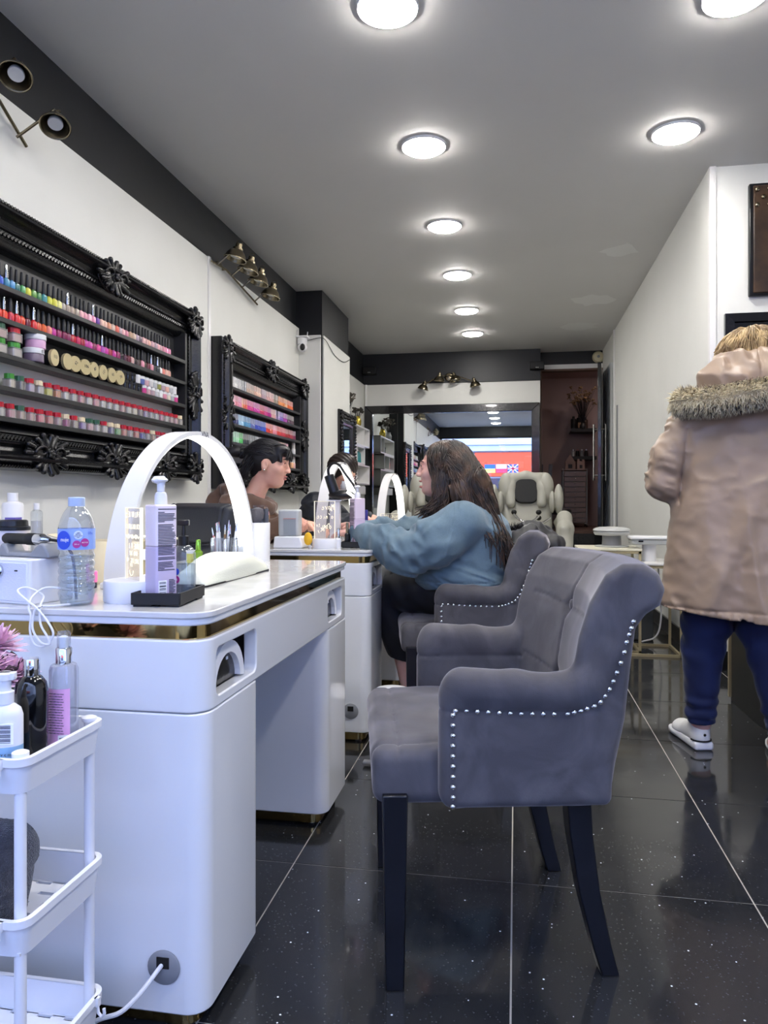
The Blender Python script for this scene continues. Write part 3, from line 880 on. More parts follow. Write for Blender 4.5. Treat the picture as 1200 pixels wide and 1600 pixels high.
row1 = ['royal blue', 'teal blue', 'sky blue', 'dark teal', 'leaf green', 'lemon yellow', 'moss green', 'forest green', 'sea green', 'lime yellow', 'lemon yellow', 'pale yellow', 'stone grey', 'taupe', 'dusty taupe',
        'taupe', 'shell pink', 'rose pink', 'baby pink', 'candy pink', 'violet', 'nude', 'nude', 'apricot', 'beige', 'coral', 'mauve grey', 'shell pink', 'rose pink', 'sand', 'beige', 'lilac grey', 'plum grey', 'blush', 'blush', 'peach pink', 'pale mauve', 'mauve grey', 'shell pink', 'pale mauve', 'rose pink', 'candy pink', 'candy pink']
place_row(row1, 2.545, 0.0335, S1[0], 'polish', 'top shelf, near rack', 'polish bottles on the top shelf of the near rack', silver=(1, 13, 19))
row2 = ['scarlet', 'orange red', 'crimson', 'bright red', 'orange red', 'maroon', 'bright red', 'burnt orange', 'tangerine', 'salmon', 'magenta', 'berry', 'wine', 'wine', 'crimson', 'raspberry', 'cherry', 'magenta', 'fuchsia', 'wine', 'hot pink',
        'purple pink', 'fuchsia', 'cherry', 'magenta', 'berry', 'black plum', 'dark plum', 'maroon', 'blush', 'black plum', 'dark brown', 'rose pink', 'dark brown', 'maroon', 'rose pink', 'charcoal', 'charcoal', 'white', 'salmon', 'nude', 'peach pink']
place_row(row2, 2.535, 0.0345, S1[1], 'polish', 'second shelf, near rack', 'polish bottles on the second shelf of the near rack', silver=(1, 3, 6, 14, 21, 35, 37))

def gels(names, reps):
    out = []
    for n_, r_ in zip(names, reps): out += [n_] * r_
    return out
g1 = gels(['white', 'pale grey', 'silver grey', 'beige', 'nude', 'mauve grey', 'blush', 'taupe', 'light orange', 'peach', 'tangerine'], [4, 2, 2, 4, 4, 3, 4, 3, 4, 2, 4])
g2 = gels(['baby pink', 'tea rose', 'candy pink', 'peach', 'coral', 'hot pink', 'fuchsia', 'raspberry', 'hot pink', 'magenta', 'blush', 'lavender', 'purple', 'purple pink', 'aubergine', 'plum grey'], [3, 2, 2, 1, 2, 4, 4, 3, 2, 3, 3, 3, 3, 3, 3, 3])
g3 = gels(['purple', 'navy', 'ice blue', 'sky blue', 'slate blue', 'cobalt', 'royal blue', 'scarlet', 'coral', 'tea rose', 'bright red', 'crimson', 'deep red', 'cherry', 'wine'], [2, 3, 3, 4, 3, 4, 3, 3, 2, 3, 3, 4, 3, 3, 2])
g4 = gels(['dark teal', 'mint', 'grass green', 'charcoal', 'pewter', 'silver grey', 'pale grey', 'white', 'blush', 'nude', 'rose pink'], [2, 3, 2, 3, 4, 4, 3, 3, 4, 4, 3])
place_row(g1, 4.86, 0.0415, S2[0], 'gel', 'top shelf, second rack', 'gel polishes on the top shelf of the second rack')
place_row(g2, 4.86, 0.0345, S2[1], 'gel', 'second shelf, second rack', 'gel polishes on the second shelf of the second rack', skip=(30,))
place_row(g3, 4.86, 0.0345, S2[2], 'gel', 'third shelf, second rack', 'gel polishes on the third shelf of the second rack')
place_row(g4, 4.86, 0.0385, S2[3], 'gel', 'fourth shelf, second rack', 'gel polishes on the fourth shelf of the second rack')

# square jars of glitter and powder with ribbed lids
jar_body = MB().prism(rrect(-.019, .019, -.019, .019, .006, 3), 0, .036).mesh('powder_jar', M['jar_glass'])
jar_fill = MB().prism(rrect(-.0165, .0165, -.0165, .0165, .005, 3), .004, .031).mesh('powder', M['powder'])
lidp = []
for i in range(24):
    t = 2 * PI * i / 24; r = .0185 if i % 2 else .0172
    lidp.append((r * math.cos(t), r * math.sin(t)))
jar_lid = MB().prism(lidp, .036, .056).mesh('lid', M['cap_col'])
LID = {'red': '#b3182c', 'green': '#2f5a45', 'cream': '#e2d3b0', 'bright green': '#3f8f35'}
def jars(items, y0, y1, z, where, group):
    n = len(items)
    for i, (lid, fill) in enumerate(items):
        y = y0 + (y1 - y0) * i / (n - 1)
        o = obj('powder_jar', jar_body, None, (XS + 0.006, y, z)); o.rotation_euler.z = rnd.uniform(-.12, .12)
        f_ = obj('powder', jar_fill, o); f_.color = lin(PAL[fill])
        l_ = obj('lid', jar_lid, o); l_.color = lin(LID[lid])
        tag(o, '%s powder jar with %s lid, %s from the far end, %s' % (fill, lid, ordinal(n - i), where), 'jar', group)
r4 = [('bright green', 'ivory'), ('green', 'charcoal'), ('red', 'lavender'), ('cream', 'pale grey'), ('red', 'bright yellow'), ('red', 'neon orange'), ('red', 'white'), ('red', 'pale grey'), ('red', 'tea rose'), ('red', 'white'), ('red', 'tea rose'), ('red', 'white'), ('red', 'white'), ('red', 'white'), ('red', 'shell pink'),
      ('red', 'pale grey'), ('red', 'ivory'), ('red', 'plum grey'), ('red', 'lavender'), ('red', 'pale grey'), ('red', 'white'), ('red', 'candy pink'), ('red', 'white'), ('red', 'pale mauve'), ('red', 'shell pink'), ('cream', 'stone grey')]
jars(r4, 2.59, 4.07, S1[3], 'fourth shelf, near rack', 'powder jars on the fourth shelf of the near rack')
r5 = [('red', 'pale grey'), ('red', 'rose pink'), ('green', 'beige'), ('red', 'blush'), ('red', 'neon pink'), ('red', 'coral'), ('red', 'mauve grey'), ('cream', 'magenta'), ('red', 'taupe'), ('cream', 'purple'), ('green', 'baby pink'), ('green', 'white'), ('red', 'white'), ('cream', 'slate blue'), ('cream', 'grass green'), ('red', 'salmon'),
      ('red', 'pale grey'), ('red', 'coral'), ('red', 'royal blue'), ('red', 'silver grey'), ('cream', 'sand'), ('red', 'raspberry'), ('red', 'white')]
jars(r5, 2.53, 3.86, S1[4], 'bottom shelf, near rack', 'powder jars on the bottom shelf of the near rack')
for i in range(3):
    o = MB().lathe([(.019, 0), (.020, .003), (.020, .03), (.017, .033)], n=16).build('cream_pot', M['matt_black'] if i == 2 else M['jar_glass'])
    o.location = (XS - 0.02, 3.93 + i * .048, S1[4])
    MB().lathe([(.020, .033), (.0205, .036), (.0205, .052), (.018, .054)], n=16).build('lid', M['cap_silver'], o)
    tag(o, ['silver lidded pot, third from the far end of the bottom shelf', 'silver lidded pot, second from the far end of the bottom shelf', 'black pot with silver lid at the far end of the bottom shelf'][i], 'pot', 'silver lidded pots at the end of the bottom shelf')
# third shelf: stacks of two jars, tubs, tins lying on their sides, small pots
for col, y in ((0, 2.525), (1, 2.612)):
    for lvl in (0, 1):
        lid = [['bright green', 'bright green'], ['green', 'red']][lvl][col]
        o = obj('powder_jar', jar_body, None, (XS + 0.01, y, S1[2] + lvl * 0.0575)); o.scale = (1.12, 1.5, 1.0)
        f_ = obj('powder', jar_fill, o); f_.color = lin(['#d9d2cc', '#e3b6b8'][lvl])
        l_ = obj('lid', jar_lid, o); l_.color = lin(LID[lid])
        tag(o, '%s powder jar with %s lid, %s of the %s stack on the third shelf' % ('pink' if lvl else 'pale', lid, 'topmost' if lvl else 'bottom', 'nearer' if col == 0 else 'second'), 'jar', 'stacked powder jars on the third shelf')
for lvl in (0, 1):
    o = MB().lathe([(.036, 0), (.040, .003), (.040, .032), (.037, .036)], n=28).build('powder_tub', mat('tub_%d' % lvl, ['#6d5f74', '#c79cc0'][lvl], 0.3)); o.location = (XS + 0.008, 2.735 + lvl * .012, S1[2] + lvl * 0.0585)
    MB().lathe([(.041, .036), (.042, .038), (.042, .056), (.040, .058)], n=28).build('lid', M['white_plastic'], o)
    tag(o, ['purple tub with white lid under another on the third shelf', 'lilac tub with white lid stacked on top on the third shelf'][lvl], 'tub', 'stacked round tubs on the third shelf')
    if lvl == 0: words('lettering', '#1', 0.022, o, facing((.0424, .004, .047), (0, 1, 0), (0, 0, 1)), M['ink'])
gold_disc = mat('pale_gold_lid', '#c5b78d', 0.35, 0.35)
tin_b = MB().lathe([(.030, -.045), (.032, -.042), (.032, -.004), (.030, -.002)], n=24, M=Matrix.Rotation(PI / 2, 3, 'Y')).mesh('tin', M['matt_black'])
lp = []
for i in range(48):
    t = 2 * PI * i / 48; r = .0352 if i % 2 else .034
    lp.append((r * math.cos(t), r * math.sin(t)))
tin_l = MB()
tin_l.prism(lp, -.004, .008)
tin_l.v = [(z, x, y) for x, y, z in tin_l.v]
tin_l = tin_l.mesh('lid', gold_disc)
for i, y in enumerate((2.812, 2.905, 2.962, 3.04, 3.11, 3.184, 3.262, 3.335)):
    o = obj('gel_tin', tin_b, None, (XS + 0.045, y, S1[2] + 0.0354)); o.rotation_euler.z = rnd.uniform(-.15, .15)
    obj('lid', tin_l, o)
    if i != 1: words('lettering', ['113', '', '92', '106', '87', '121', '65', '78'][i], 0.02, o, facing((.0085, 0.004, 0.004), (0, math.cos(.5 * (i % 3)), math.sin(.5 * (i % 3))), (0, -math.sin(.5 * (i % 3)), math.cos(.5 * (i % 3)))), M['ink'])
    tag(o, 'round tin on its side with pale gold lid, %s from the near end, third shelf' % ordinal(i + 1), 'tin', 'gold lidded tins lying on the third shelf')
pot_b = MB().lathe([(.0165, 0), (.0175, .002), (.0175, .028), (.015, .03)], n=14).mesh('gel_pot', M['polish'])
pot_l = MB().lathe([(.0178, .029), (.0182, .031), (.0182, .042), (.016, .044)], n=14).mesh('lid', M['cap_col'])
bl_names = ['white', 'slate blue', 'pale mauve', 'pale grey', 'silver grey', 'olive', 'mauve grey', 'peach pink', 'silver grey']
wl2 = ['hot pink', 'pale mauve', 'mauve grey', 'pale grey', 'white', 'rose pink', 'ivory', 'silver grey']
for lvl in (0, 1):
    for i in range(14):
        black = i < (5 if lvl == 0 else 4)
        y = 3.40 + i * 0.0465 - (0.018 if lvl else 0)
        if y > 4.04: continue
        nm = 'black' if black else (bl_names if lvl else wl2)[(i - (5 if lvl == 0 else 4)) % (9 if lvl else 8)]
        o = obj('gel_pot', pot_b, None, (XS + .012, y, S1[2] + lvl * .0445)); o.color = lin('#141416' if black else PAL[nm])
        l_ = obj('lid', pot_l, o); l_.color = lin('#1c1c1f' if black else '#e4e4e4')
        tag(o, '%s gel pot with %s lid, %s from the far end, %s layer, third shelf' % (nm, 'black' if black else 'white', ordinal(14 - i), 'upper' if lvl else 'lower'), 'pot', 'small gel pots stacked two high on the third shelf')
# odd bottles at the end of the second rack
for i, (y, z, c) in enumerate(((6.36, S2[3], 'white'), (6.30, S2[4], 'peach'), (6.36, S2[4], 'blush'))):
    o = obj('lotion_bottle', gel, None, (XS, y, z)); o.scale = (1.5, 1.5, 1.35); o.color = lin(PAL[c])
    c_ = obj('cap', gel_cap, o); c_.color = lin('#dcd8d4')
    tag(o, ['white lotion bottle at the far end of the fourth shelf, second rack', 'peach lotion bottle on the bottom shelf, second rack', 'blush lotion bottle at the far end of the bottom shelf, second rack'][i], 'bottle')

# ------------------------------------------------------------------ spotlight bars
def bell_shade(par, loc, aim, sc=1.0):
    """bell shade with its bulb; aim = direction the mouth looks"""
    z = -Vector(aim).normalized()
    x = Vector((0, 1, 0)).cross(z)
    if x.length < .1: x = Vector((1, 0, 0)).cross(z)
    x.normalize(); y = z.cross(x)
    Mx = Matrix((x, y, z)).transposed() * sc
    prof = [(.014, .082), (.016, .080), (.017, .060), (.026, .056), (.027, .046), (.040, .036), (.050, .020), (.056, .002), (.060, .000), (.060, -.004), (.057, -.005)]
    inner = [(.054, -.003), (.048, .018), (.036, .034), (.024, .044), (.004, .046)]
    s = MB().lathe(prof + inner, loc, 28, M=Mx).build('lamp_shade', M['bronze'], par, smooth=35)
    MB().lathe([(.028, .010), (.030, .014), (.026, .034), (.012, .05)], loc, 18, M=Mx).build('bulb', M['bulb'], s)
    k = MB()
    a = Vector(loc) + Mx @ Vector((.0, .019, .070)); b = Vector(loc) + Mx @ Vector((0, -.019, .070))
    k.tube([a, b], .006, 8)
    k.tube([Vector(loc) + Mx @ Vector((.017 * math.cos(t), 0, .078 + .022 * math.sin(t))) for t in [PI * i / 8 for i in range(9)]], .0022, 6)
    k.build('hinge', M['bronze'], s)
    return s
def spot_bar(loc, rz, heads, n_arm, label, sc=1.0):
    """bar along local y, heads stand out along local +x"""
    t = empty('spotlight_bar', loc, rz, label, 'spotlight', 'bronze spotlight bars')
    MB().lathe([(.055, 0), (.055, .01), (.045, .022), (.01, .028)], (0, 0, 0), 28, M=Matrix.Rotation(PI / 2, 3, 'Y')).build('ceiling_rose', M['bronze'], t)
    y0, y1 = heads[0][0][1], heads[-1][0][1]
    bar = [(.055, y0 - .10, heads[0][0][2] - .04), (.055, 0, 0.0), (.055, y1 + .06, heads[-1][0][2] - .04)] if n_arm == 0 else [(.055, y0, heads[0][0][2] + .06), (.055, heads[1][0][1], .01), (.055, heads[2][0][1], .01), (.055, y1, heads[-1][0][2] + .06)]
    MB().tube(bar, .007, 8).tube([(.02, 0, 0), (.055, 0, 0)], .009, 8).build('bar', M['bronze'], t)
    for p, aim in heads:
        MB().tube([(.055, p[1], (p[2] - .03) if n_arm == 0 else (p[2] + .06)), (p[0], p[1], p[2] + .066)], .006, 8).build('arm', M['bronze'], t)
        bell_shade(t, p, aim, sc)
    return t
down = (-0.25, -0.10, -1)
spot_bar((-2.03, 2.43, 2.64), 0, [((.20, -.18, -.06), (.15, -.55, -1)), ((.22, .02, -.085), (.28, -.6, -1)), ((.225, .25, -.155), (.25, -.5, -1))], 0, 'bronze spotlight bar at the top left edge, nearest the window')
spot_bar((-2.03, 4.86, 2.59), 0, [((.18, -.14, .02), down), ((.18, .10, .01), down), ((.18, .31, -.01), down), ((.18, .58, -.04), down)], 0, 'bronze four lamp spotlight bar above the second polish rack', 1.3)
spot_bar((-0.87, YB - 0.012, 2.615), -PI / 2, [((.10, -.335, -.165), (-.1, -.3, -1)), ((.10, -.12, -.06), (-.05, -.1, -1)), ((.10, .09, -.06), (0.1, .25, -1)), ((.10, .35, -.14), (-.1, .2, -1))], 1, 'bronze four lamp spotlight bar over the back wall mirror', 1.25)

# ------------------------------------------------------------------ security camera on the column
t = empty('security_camera', (-1.95, 6.70, 2.44), 0, 'white security camera in the corner beside the boxed column', 'camera')
MB().bb(-.05, .06, -.10, 0, .055, .07).build('bracket', M['white_plastic'], t, bevel=.004)
MB().lathe([(.02, .055), (.045, .05), (.048, .01), (.044, -.005), (.02, -.01)], (0, -.06, 0), 24).build('body', M['white_plastic'], t)
b_ = MB().ball((0.005, -.068, -.035), .045, 20, 12).build('camera_head', M['white_plastic'], t)
MB().ball((0.014, -.098, -.038), (.026, .02, .032), 16, 10).build('lens', M['black_plastic'], b_)
MB().tube([(-.045, -.05, .05), (-.045, -.055, .13)], .004).tube([(.045, -.05, .05), (.05, -.05, .11)], .004).build('aerial', M['white_plastic'], t)
tag(MB().tube(bez([(-1.90, 6.65, 2.47), (-1.80, 6.69, 2.50), (-1.755, 6.75, 2.49), (-1.758, 7.1, 2.42), (-1.758, 7.5, 2.42), (-1.758, 7.8, 2.50)]), .0035, 6).build('camera_cable', M['matt_black']), 'thin black cable running from the security camera over the column', 'cable')

# ------------------------------------------------------------------ small carved mirror on the column
t = empty('carved_mirror', (-1.765, 7.63, 0.98), 0, 'small black carved mirror hanging on the white boxed column', 'mirror')
r_ = random.Random(4)
for mb in mould(-.36, .36, 0, .93, [(0, 0), (0, .022), (.03, .034), (.09, .034), (.11, .022), (.125, .03), (.145, .026), (.15, 0)]): mb.build('frame_rail', M['frame_black'], t, smooth=25)
cv = MB()
for side in range(4):
    L_ = .72 if side % 2 == 0 else .93
    n_ = int(L_ / .035)
    for i in range(n_):
        u = (i + .5) / n_ * L_
        for wv in (.03, .07):
            p = {0: (-.36 + u, .93 - wv), 1: (.36 - wv, u), 2: (-.36 + u, wv), 3: (-.36 + wv, u)}[side]
            cv.ball((.034, p[0] + r_.uniform(-.008, .008), p[1] + r_.uniform(-.008, .008)), (.014, r_.uniform(.012, .022), r_.uniform(.010, .018)), 8, 5)
o = cv.build('carving', M['frame_black'], t, smooth=60); o['kind'] = 'stuff'
MB().bb(0.002, .008, -.22, .22, .14, .79).build('mirror_glass', M['mirror'], t)

# ------------------------------------------------------------------ white cube shelves by the back mirror
t = empty('cube_shelf', (-2.01, 8.25, 1.18), 0, 'stepped white cube shelf unit beside the back wall mirror', 'shelf')
def cube(y0, y1, z0, z1, div):
    D_ = 0.15; th = .02
    b = MB().bb(0, D_, y0, y1, z1 - th, z1).bb(0, D_, y0, y1, z0, z0 + th).bb(0, D_, y0, y0 + th, z0, z1).bb(0, D_, y1 - th, y1, z0, z1).bb(0, .006, y0, y1, z0, z1)
    for d in div: b.bb(0, D_ - .004, d - .008, d + .008, z0, z1)
    b.build('cube_box', M['white_satin'], t, bevel=.002)
cube(0.0, 1.17, .47, .715, (.85,))
cube(0.0, .87, .245, .47, (.42,))
cube(0.0, 1.17, 0.0, .245, (.40,))
MB().bb(0, .14, .1, .95, -.12, -.02).build('shelf_box', M['white_satin'], t, bevel=.003)
# ------------------------------------------------------------------ manicure desks
DT = 0.791
def boolean(o, cutters):
    for c in cutters:
        m = o.modifiers.new('cut', 'BOOLEAN'); m.operation = 'DIFFERENCE'; m.object = c; m.solver = 'EXACT'
    C.view_layer.update()
    me = bpy.data.meshes.new_from_object(o.evaluated_get(C.evaluated_depsgraph_get()))
    o.modifiers.clear(); old = o.data; o.data = me; me.name = old.name
    for c in cutters: bpy.data.objects.remove(c)
    finish(me, 35)
    return o
def rrect_yz(y0, y1, z0, z1, r, n=6): return rrect(y0, y1, z0, z1, r, n)
M['liner'] = mat('charcoal_liner', '#3a3b42', .6)
DW, DL = 0.56, 1.173
HOLES = ((.055, .275), (.905, 1.085))
def make_desk():
    t = empty('manicure_desk', (0, 0, 0))
    MB().prism(rrect(-DW, 0.004, -.004, DL + .004, .05, 8), .779, DT).build('marble_top', M['marble'], t, bevel=.002)
    MB().prism(rrect(-DW + .004, 0.0, 0, DL, .05, 8), .765, .779).build('top_frame', M['white_lacquer'], t, bevel=.003)
    MB().prism(rrect(-DW + .014, -.011, .011, DL - .011, .045, 8), .738, .765).build('gold_strip', M['gold'], t)
    d = MB().prism(rrect(-DW, 0, 0, DL, .045, 8), .604, .738).build('drawer_body', M['white_lacquer'], t)
    cut = []
    for a, b in HOLES:
        k = MB().prism_axis(rrect_yz(a, b, .624, .716, .016), -.13, .05, 'x').build('tmp')
        cut.append(k)
    for a, b in HOLES: cut.append(MB().bb(-.30, -.030, a - .03, b + .055, .612, .730).build('tmp'))
    boolean(d, cut)
    bv = d.modifiers.new('bevel', 'BEVEL'); bv.width = .003; bv.segments = 2; bv.limit_method = 'ANGLE'; bv.angle_limit = R(50)
    for a, b in HOLES: MB().raw([(x, y, z) for x in (-.299, -.031) for y in (a - .029, b + .054) for z in (.613, .729)], [(0, 1, 3, 2), (0, 4, 5, 1), (2, 3, 7, 6), (0, 2, 6, 4), (1, 5, 7, 3)]).build('recess_liner', M['liner'], d)
    for y0, y1 in ((0, .306), (.888, DL)):
        p = MB().prism(rrect(-DW, 0, y0, y1, .042, 8), .046, .602).build('pedestal', M['white_lacquer'], t, bevel=.003)
        MB().prism(rrect(-DW + .03, -.03, y0 + .03, y1 - .03, .03, 6), .008, .046).build('gold_plinth', M['gold'], p)
        fm = MB()
        for x in (-DW + .06, -.06):
            for y in (y0 + .06, y1 - .06): fm.lathe([(.014, 0), (.014, .009)], (x, y, 0), 12)
        fm.build('foot', M['grey_plastic'], p)
    MB().bb(-DW + .01, -DW + .03, .306, .888, .2, .604).build('modesty_panel', M['white_lacquer'], t)
    g = MB().lathe([(.031, 0), (.032, -.003), (.028, -.006), (.004, -.006)], (-.079, -.001, .134), 28, M=Matrix.Rotation(-PI / 2, 3, 'X'))
    g.v = [(x, -abs(y), z) for x, y, z in g.v]
    gr = g.build('cable_grommet', M['grey_plastic'], t)
    MB().bb(-.091, -.067, -.009, -.004, .135, .155).build('cable_opening', M['matt_black'], gr)
    return t
def desk_label(t, s): return tag(t, s, 'desk', 'white manicure desks with gold strips')
D1, D2, D3 = (-.562, 1.284), (-.585, 2.965), (-.60, 4.65)
desk1 = make_desk(); desk1.location = (*D1, 0); desk_label(desk1, 'white lacquered manicure desk with marble top nearest the camera')
desk2 = copy_tree(desk1); desk2.location = (*D2, 0); desk_label(desk2, 'white manicure desk at which the woman in the blue sweatshirt sits')
desk3 = copy_tree(desk1); desk3.location = (*D3, 0); desk_label(desk3, 'farthest white manicure desk, in front of the woman in the face mask')

# half round curing lamps standing in the recesses
def nail_lamp_meshes():
    n = 16; cy0, r, h = 0, .088, .088
    out = [(cy0 + r * math.cos(PI * i / n), h * math.sin(PI * i / n)) for i in range(n + 1)]
    inn = [(cy0 + r * .74 * math.cos(PI * i / n), .004 + h * .68 * math.sin(PI * i / n)) for i in range(n + 1)]
    poly = out + inn[::-1]
    sh = MB()
    for i in range(n):
        a, b, c, d = out[i], out[i + 1], inn[i + 1], inn[i]
        sh.raw([(0, *a), (0, *b), (0, *c), (0, *d), (-.1, *a), (-.1, *b), (-.1, *c), (-.1, *d)],
               [(0, 1, 2, 3), (7, 6, 5, 4), (0, 4, 5, 1), (3, 2, 6, 7)])
    it = MB().prism_axis([(a * .99, b * .99) for a, b in inn], -.098, -.012, 'x')
    return sh.mesh('nail_lamp', M['white_plastic'], 40), it.mesh('dark_interior', M['black_gloss'], 40)
nl_shell, nl_int = nail_lamp_meshes()
for (dx, dy), dn, hs in ((D1, 'nearest', 2), (D2, 'second', 2), (D3, 'farthest', 1)):
    for q, (a, b) in enumerate(HOLES[:hs]):
        o = obj('nail_lamp', nl_shell, None, (dx - .014, dy + a + .094 if q == 0 else dy + a + .09, .6245))
        if q == 1: o.scale = (1, .9, 1)
        obj('dark_interior', nl_int, o)
        for k in (-1, 1): MB().bb(-.022, -.0105, .02 * k - .004, .02 * k + .004, .045, .051).build('led', M['white_plastic'], o)
        tag(o, 'half round white nail lamp in the %s recess of the %s desk' % (('near', 'far')[q], dn), 'nail lamp', 'nail lamps in the desk recesses')

# ------------------------------------------------------------------ half moon arch lamps
def arch_mesh():
    n = 48; Ro, Ri, w = .396, .384, .028
    sh = MB(); li = MB()
    b = 0; ring = []
    for i in range(n + 1):
        t = PI * i / n; c, s = math.cos(t), math.sin(t)
        ring.append([(-w, Ro * c, Ro * s), (w, Ro * c, Ro * s), (w, Ri * c, Ri * s), (-w, Ri * c, Ri * s)])
    V = [p for r in ring for p in r]; F = []
    for i in range(n):
        for k in range(4):
            F.append((4 * i + k, 4 * i + (k + 1) % 4, 4 * i + 4 + (k + 1) % 4, 4 * i + 4 + k))
    F += [(0, 1, 2, 3), (4 * n + 3, 4 * n + 2, 4 * n + 1, 4 * n)]
    sh.raw(V, F)
    V = []; F = []
    for i in range(2, n - 1):
        t = PI * i / n; c, s = math.cos(t), math.sin(t); q = .024
        V += [(-q, (Ri - .0002) * c, (Ri - .0002) * s), (q, (Ri - .0002) * c, (Ri - .0002) * s), (q, (Ri - .004) * c, (Ri - .004) * s), (-q, (Ri - .004) * c, (Ri - .004) * s)]
    m = n - 3
    for i in range(m - 1):
        for k in range(4): F.append((4 * i + k, 4 * i + (k + 1) % 4, 4 * i + 4 + (k + 1) % 4, 4 * i + 4 + k))
    li.raw(V, F)
    return sh.mesh('arch', M['white_satin'], 35), li.mesh('led_strip', M['lit'], 35)
a_sh, a_li = arch_mesh()
for i, (x, y, z, lab) in enumerate(((-.905, 1.985, DT, 'large lit half moon lamp arching over the nearest desk'), (-.90, 3.745, DT, 'lit half moon lamp on the second desk, in front of the masked woman'), (-.90, 5.40, DT, 'lit half moon lamp on the farthest desk beside the blue sleeve'))):
    t = empty('arch_lamp', (x, y, z + .004), R(-2), lab, 'lamp', 'half moon desk lamps')
    if i == 1: t.scale = (.9, .86, 1.0)
    obj('arch', a_sh, t); obj('led_strip', a_li, t)
    for s in (-1, 1): MB().bb(-.03, .03, s * .39 - .02, s * .39 + .02, -.004, .012).build('foot', M['white_satin'], t, bevel=.004)
    f = [(0.0, .012), (0.006, .004), (.012, .012)]
    words('lettering', 'VNA', .022, t, facing((.0285, .02, .390), (0, 1, 0), (0, 0, 1)), M['ink'])

# ------------------------------------------------------------------ things on the nearest desk
# water bottle
t = empty('water_bottle', (-.862, 1.350, DT), 0, 'clear plastic water bottle with pale blue cap on the nearest desk', 'bottle')
pr = [(.010, .001), (.026, .0), (.031, .004), (.033, .014)]
z = .018
for k in range(6):
    pr += [(.0335, z), (.0348, z + .005), (.0335, z + .010), (.0318, z + .0125)]
    z += .0145
pr += [(.0325, .106), (.0345, .112), (.0345, .150), (.0335, .156), (.030, .170), (.0235, .184), (.0165, .193), (.0135, .197), (.0135, .203)]
MB().lathe(pr, n=36).build('bottle', clear('water_bottle_plastic', '#f0f4f8', .03, .16, .07, '#dfe8f0'), t, smooth=60)
MB().lathe([(.010, .003), (.029, .003), (.031, .014), (.031, .096), (.004, .097)], n=28).build('water', M['water'], t)
MB().lathe([(.0155, .195), (.0158, .197), (.0158, .2115), (.0145, .213), (.003, .2135)], n=30).build('cap', mat('pale_blue_cap', '#b9cbe6', .4), t)
lb = MB()
seg = 30
V = []; F = []
for i in range(seg + 1):
    a = 2 * PI * i / seg
    V += [(.0351 * math.cos(a), .0351 * math.sin(a), .110), (.0351 * math.cos(a), .0351 * math.sin(a), .151)]
for i in range(seg): F.append((2 * i, 2 * i + 2, 2 * i + 3, 2 * i + 1))
lab = lb.raw(V, F).build('label', mat('blue_bottle_label', '#9db8ee', .35, noise=(30, '#7f9fe6', .8)), t)
def on_cyl(name, s, size, ang, zz, rad, par, m, align='CENTER'):
    return words(name, s, size, par, facing((rad * math.cos(ang), rad * math.sin(ang), zz), (-math.sin(ang), math.cos(ang), 0), (0, 0, 1)), m, align)
A0 = -PI / 2 + .55                                      # the side towards the camera
def dot(par, ang, zz, r, m, rad=.0353, name='emblem'):
    b = MB().lathe([(r, 0), (r, .0006)], (0, 0, 0), 24)
    o = b.build(name, m, par)
    o.matrix_local = facing((rad * math.cos(ang), rad * math.sin(ang), zz), (-math.sin(ang), math.cos(ang), 0), (0, 0, 1))
    return o
blue = mat('deep_blue_print', '#2d52d0', .4); mag = mat('magenta_print', '#b23a8f', .4)
e = dot(lab, A0 - .72, .129, .016, blue, .0345); e.scale = (1, 1.15, 1)
on_cyl('lettering', 'nuje', .011, A0 - .62, .130, .0362, lab, M['ink_white'])
dot(lab, A0 + .10, .139, .0085, mat('pale_blue_print', '#dbe6fb', .4))
dot(lab, A0 + .02, .121, .0075, mag); dot(lab, A0 + .45, .124, .0082, mag)
for k in range(4): on_cyl('lettering', ['100%', 'BOTTLE', 'MADE FROM', 'rPET'][k], .0028, A0 + .10, .1435 - k * .0031, .0362, lab, M['ink'])
on_cyl('lettering', '500 ml', .0032, A0 + .02, .121, .0362, lab, M['ink_white']); on_cyl('lettering', 'RECYCLE', .003, A0 + .45, .124, .0362, lab, M['ink_white'])
on_cyl('lettering', '10x', .009, A0 + .78, .142, .0358, lab, mat('mid_blue_print', '#6b86d8', .4))

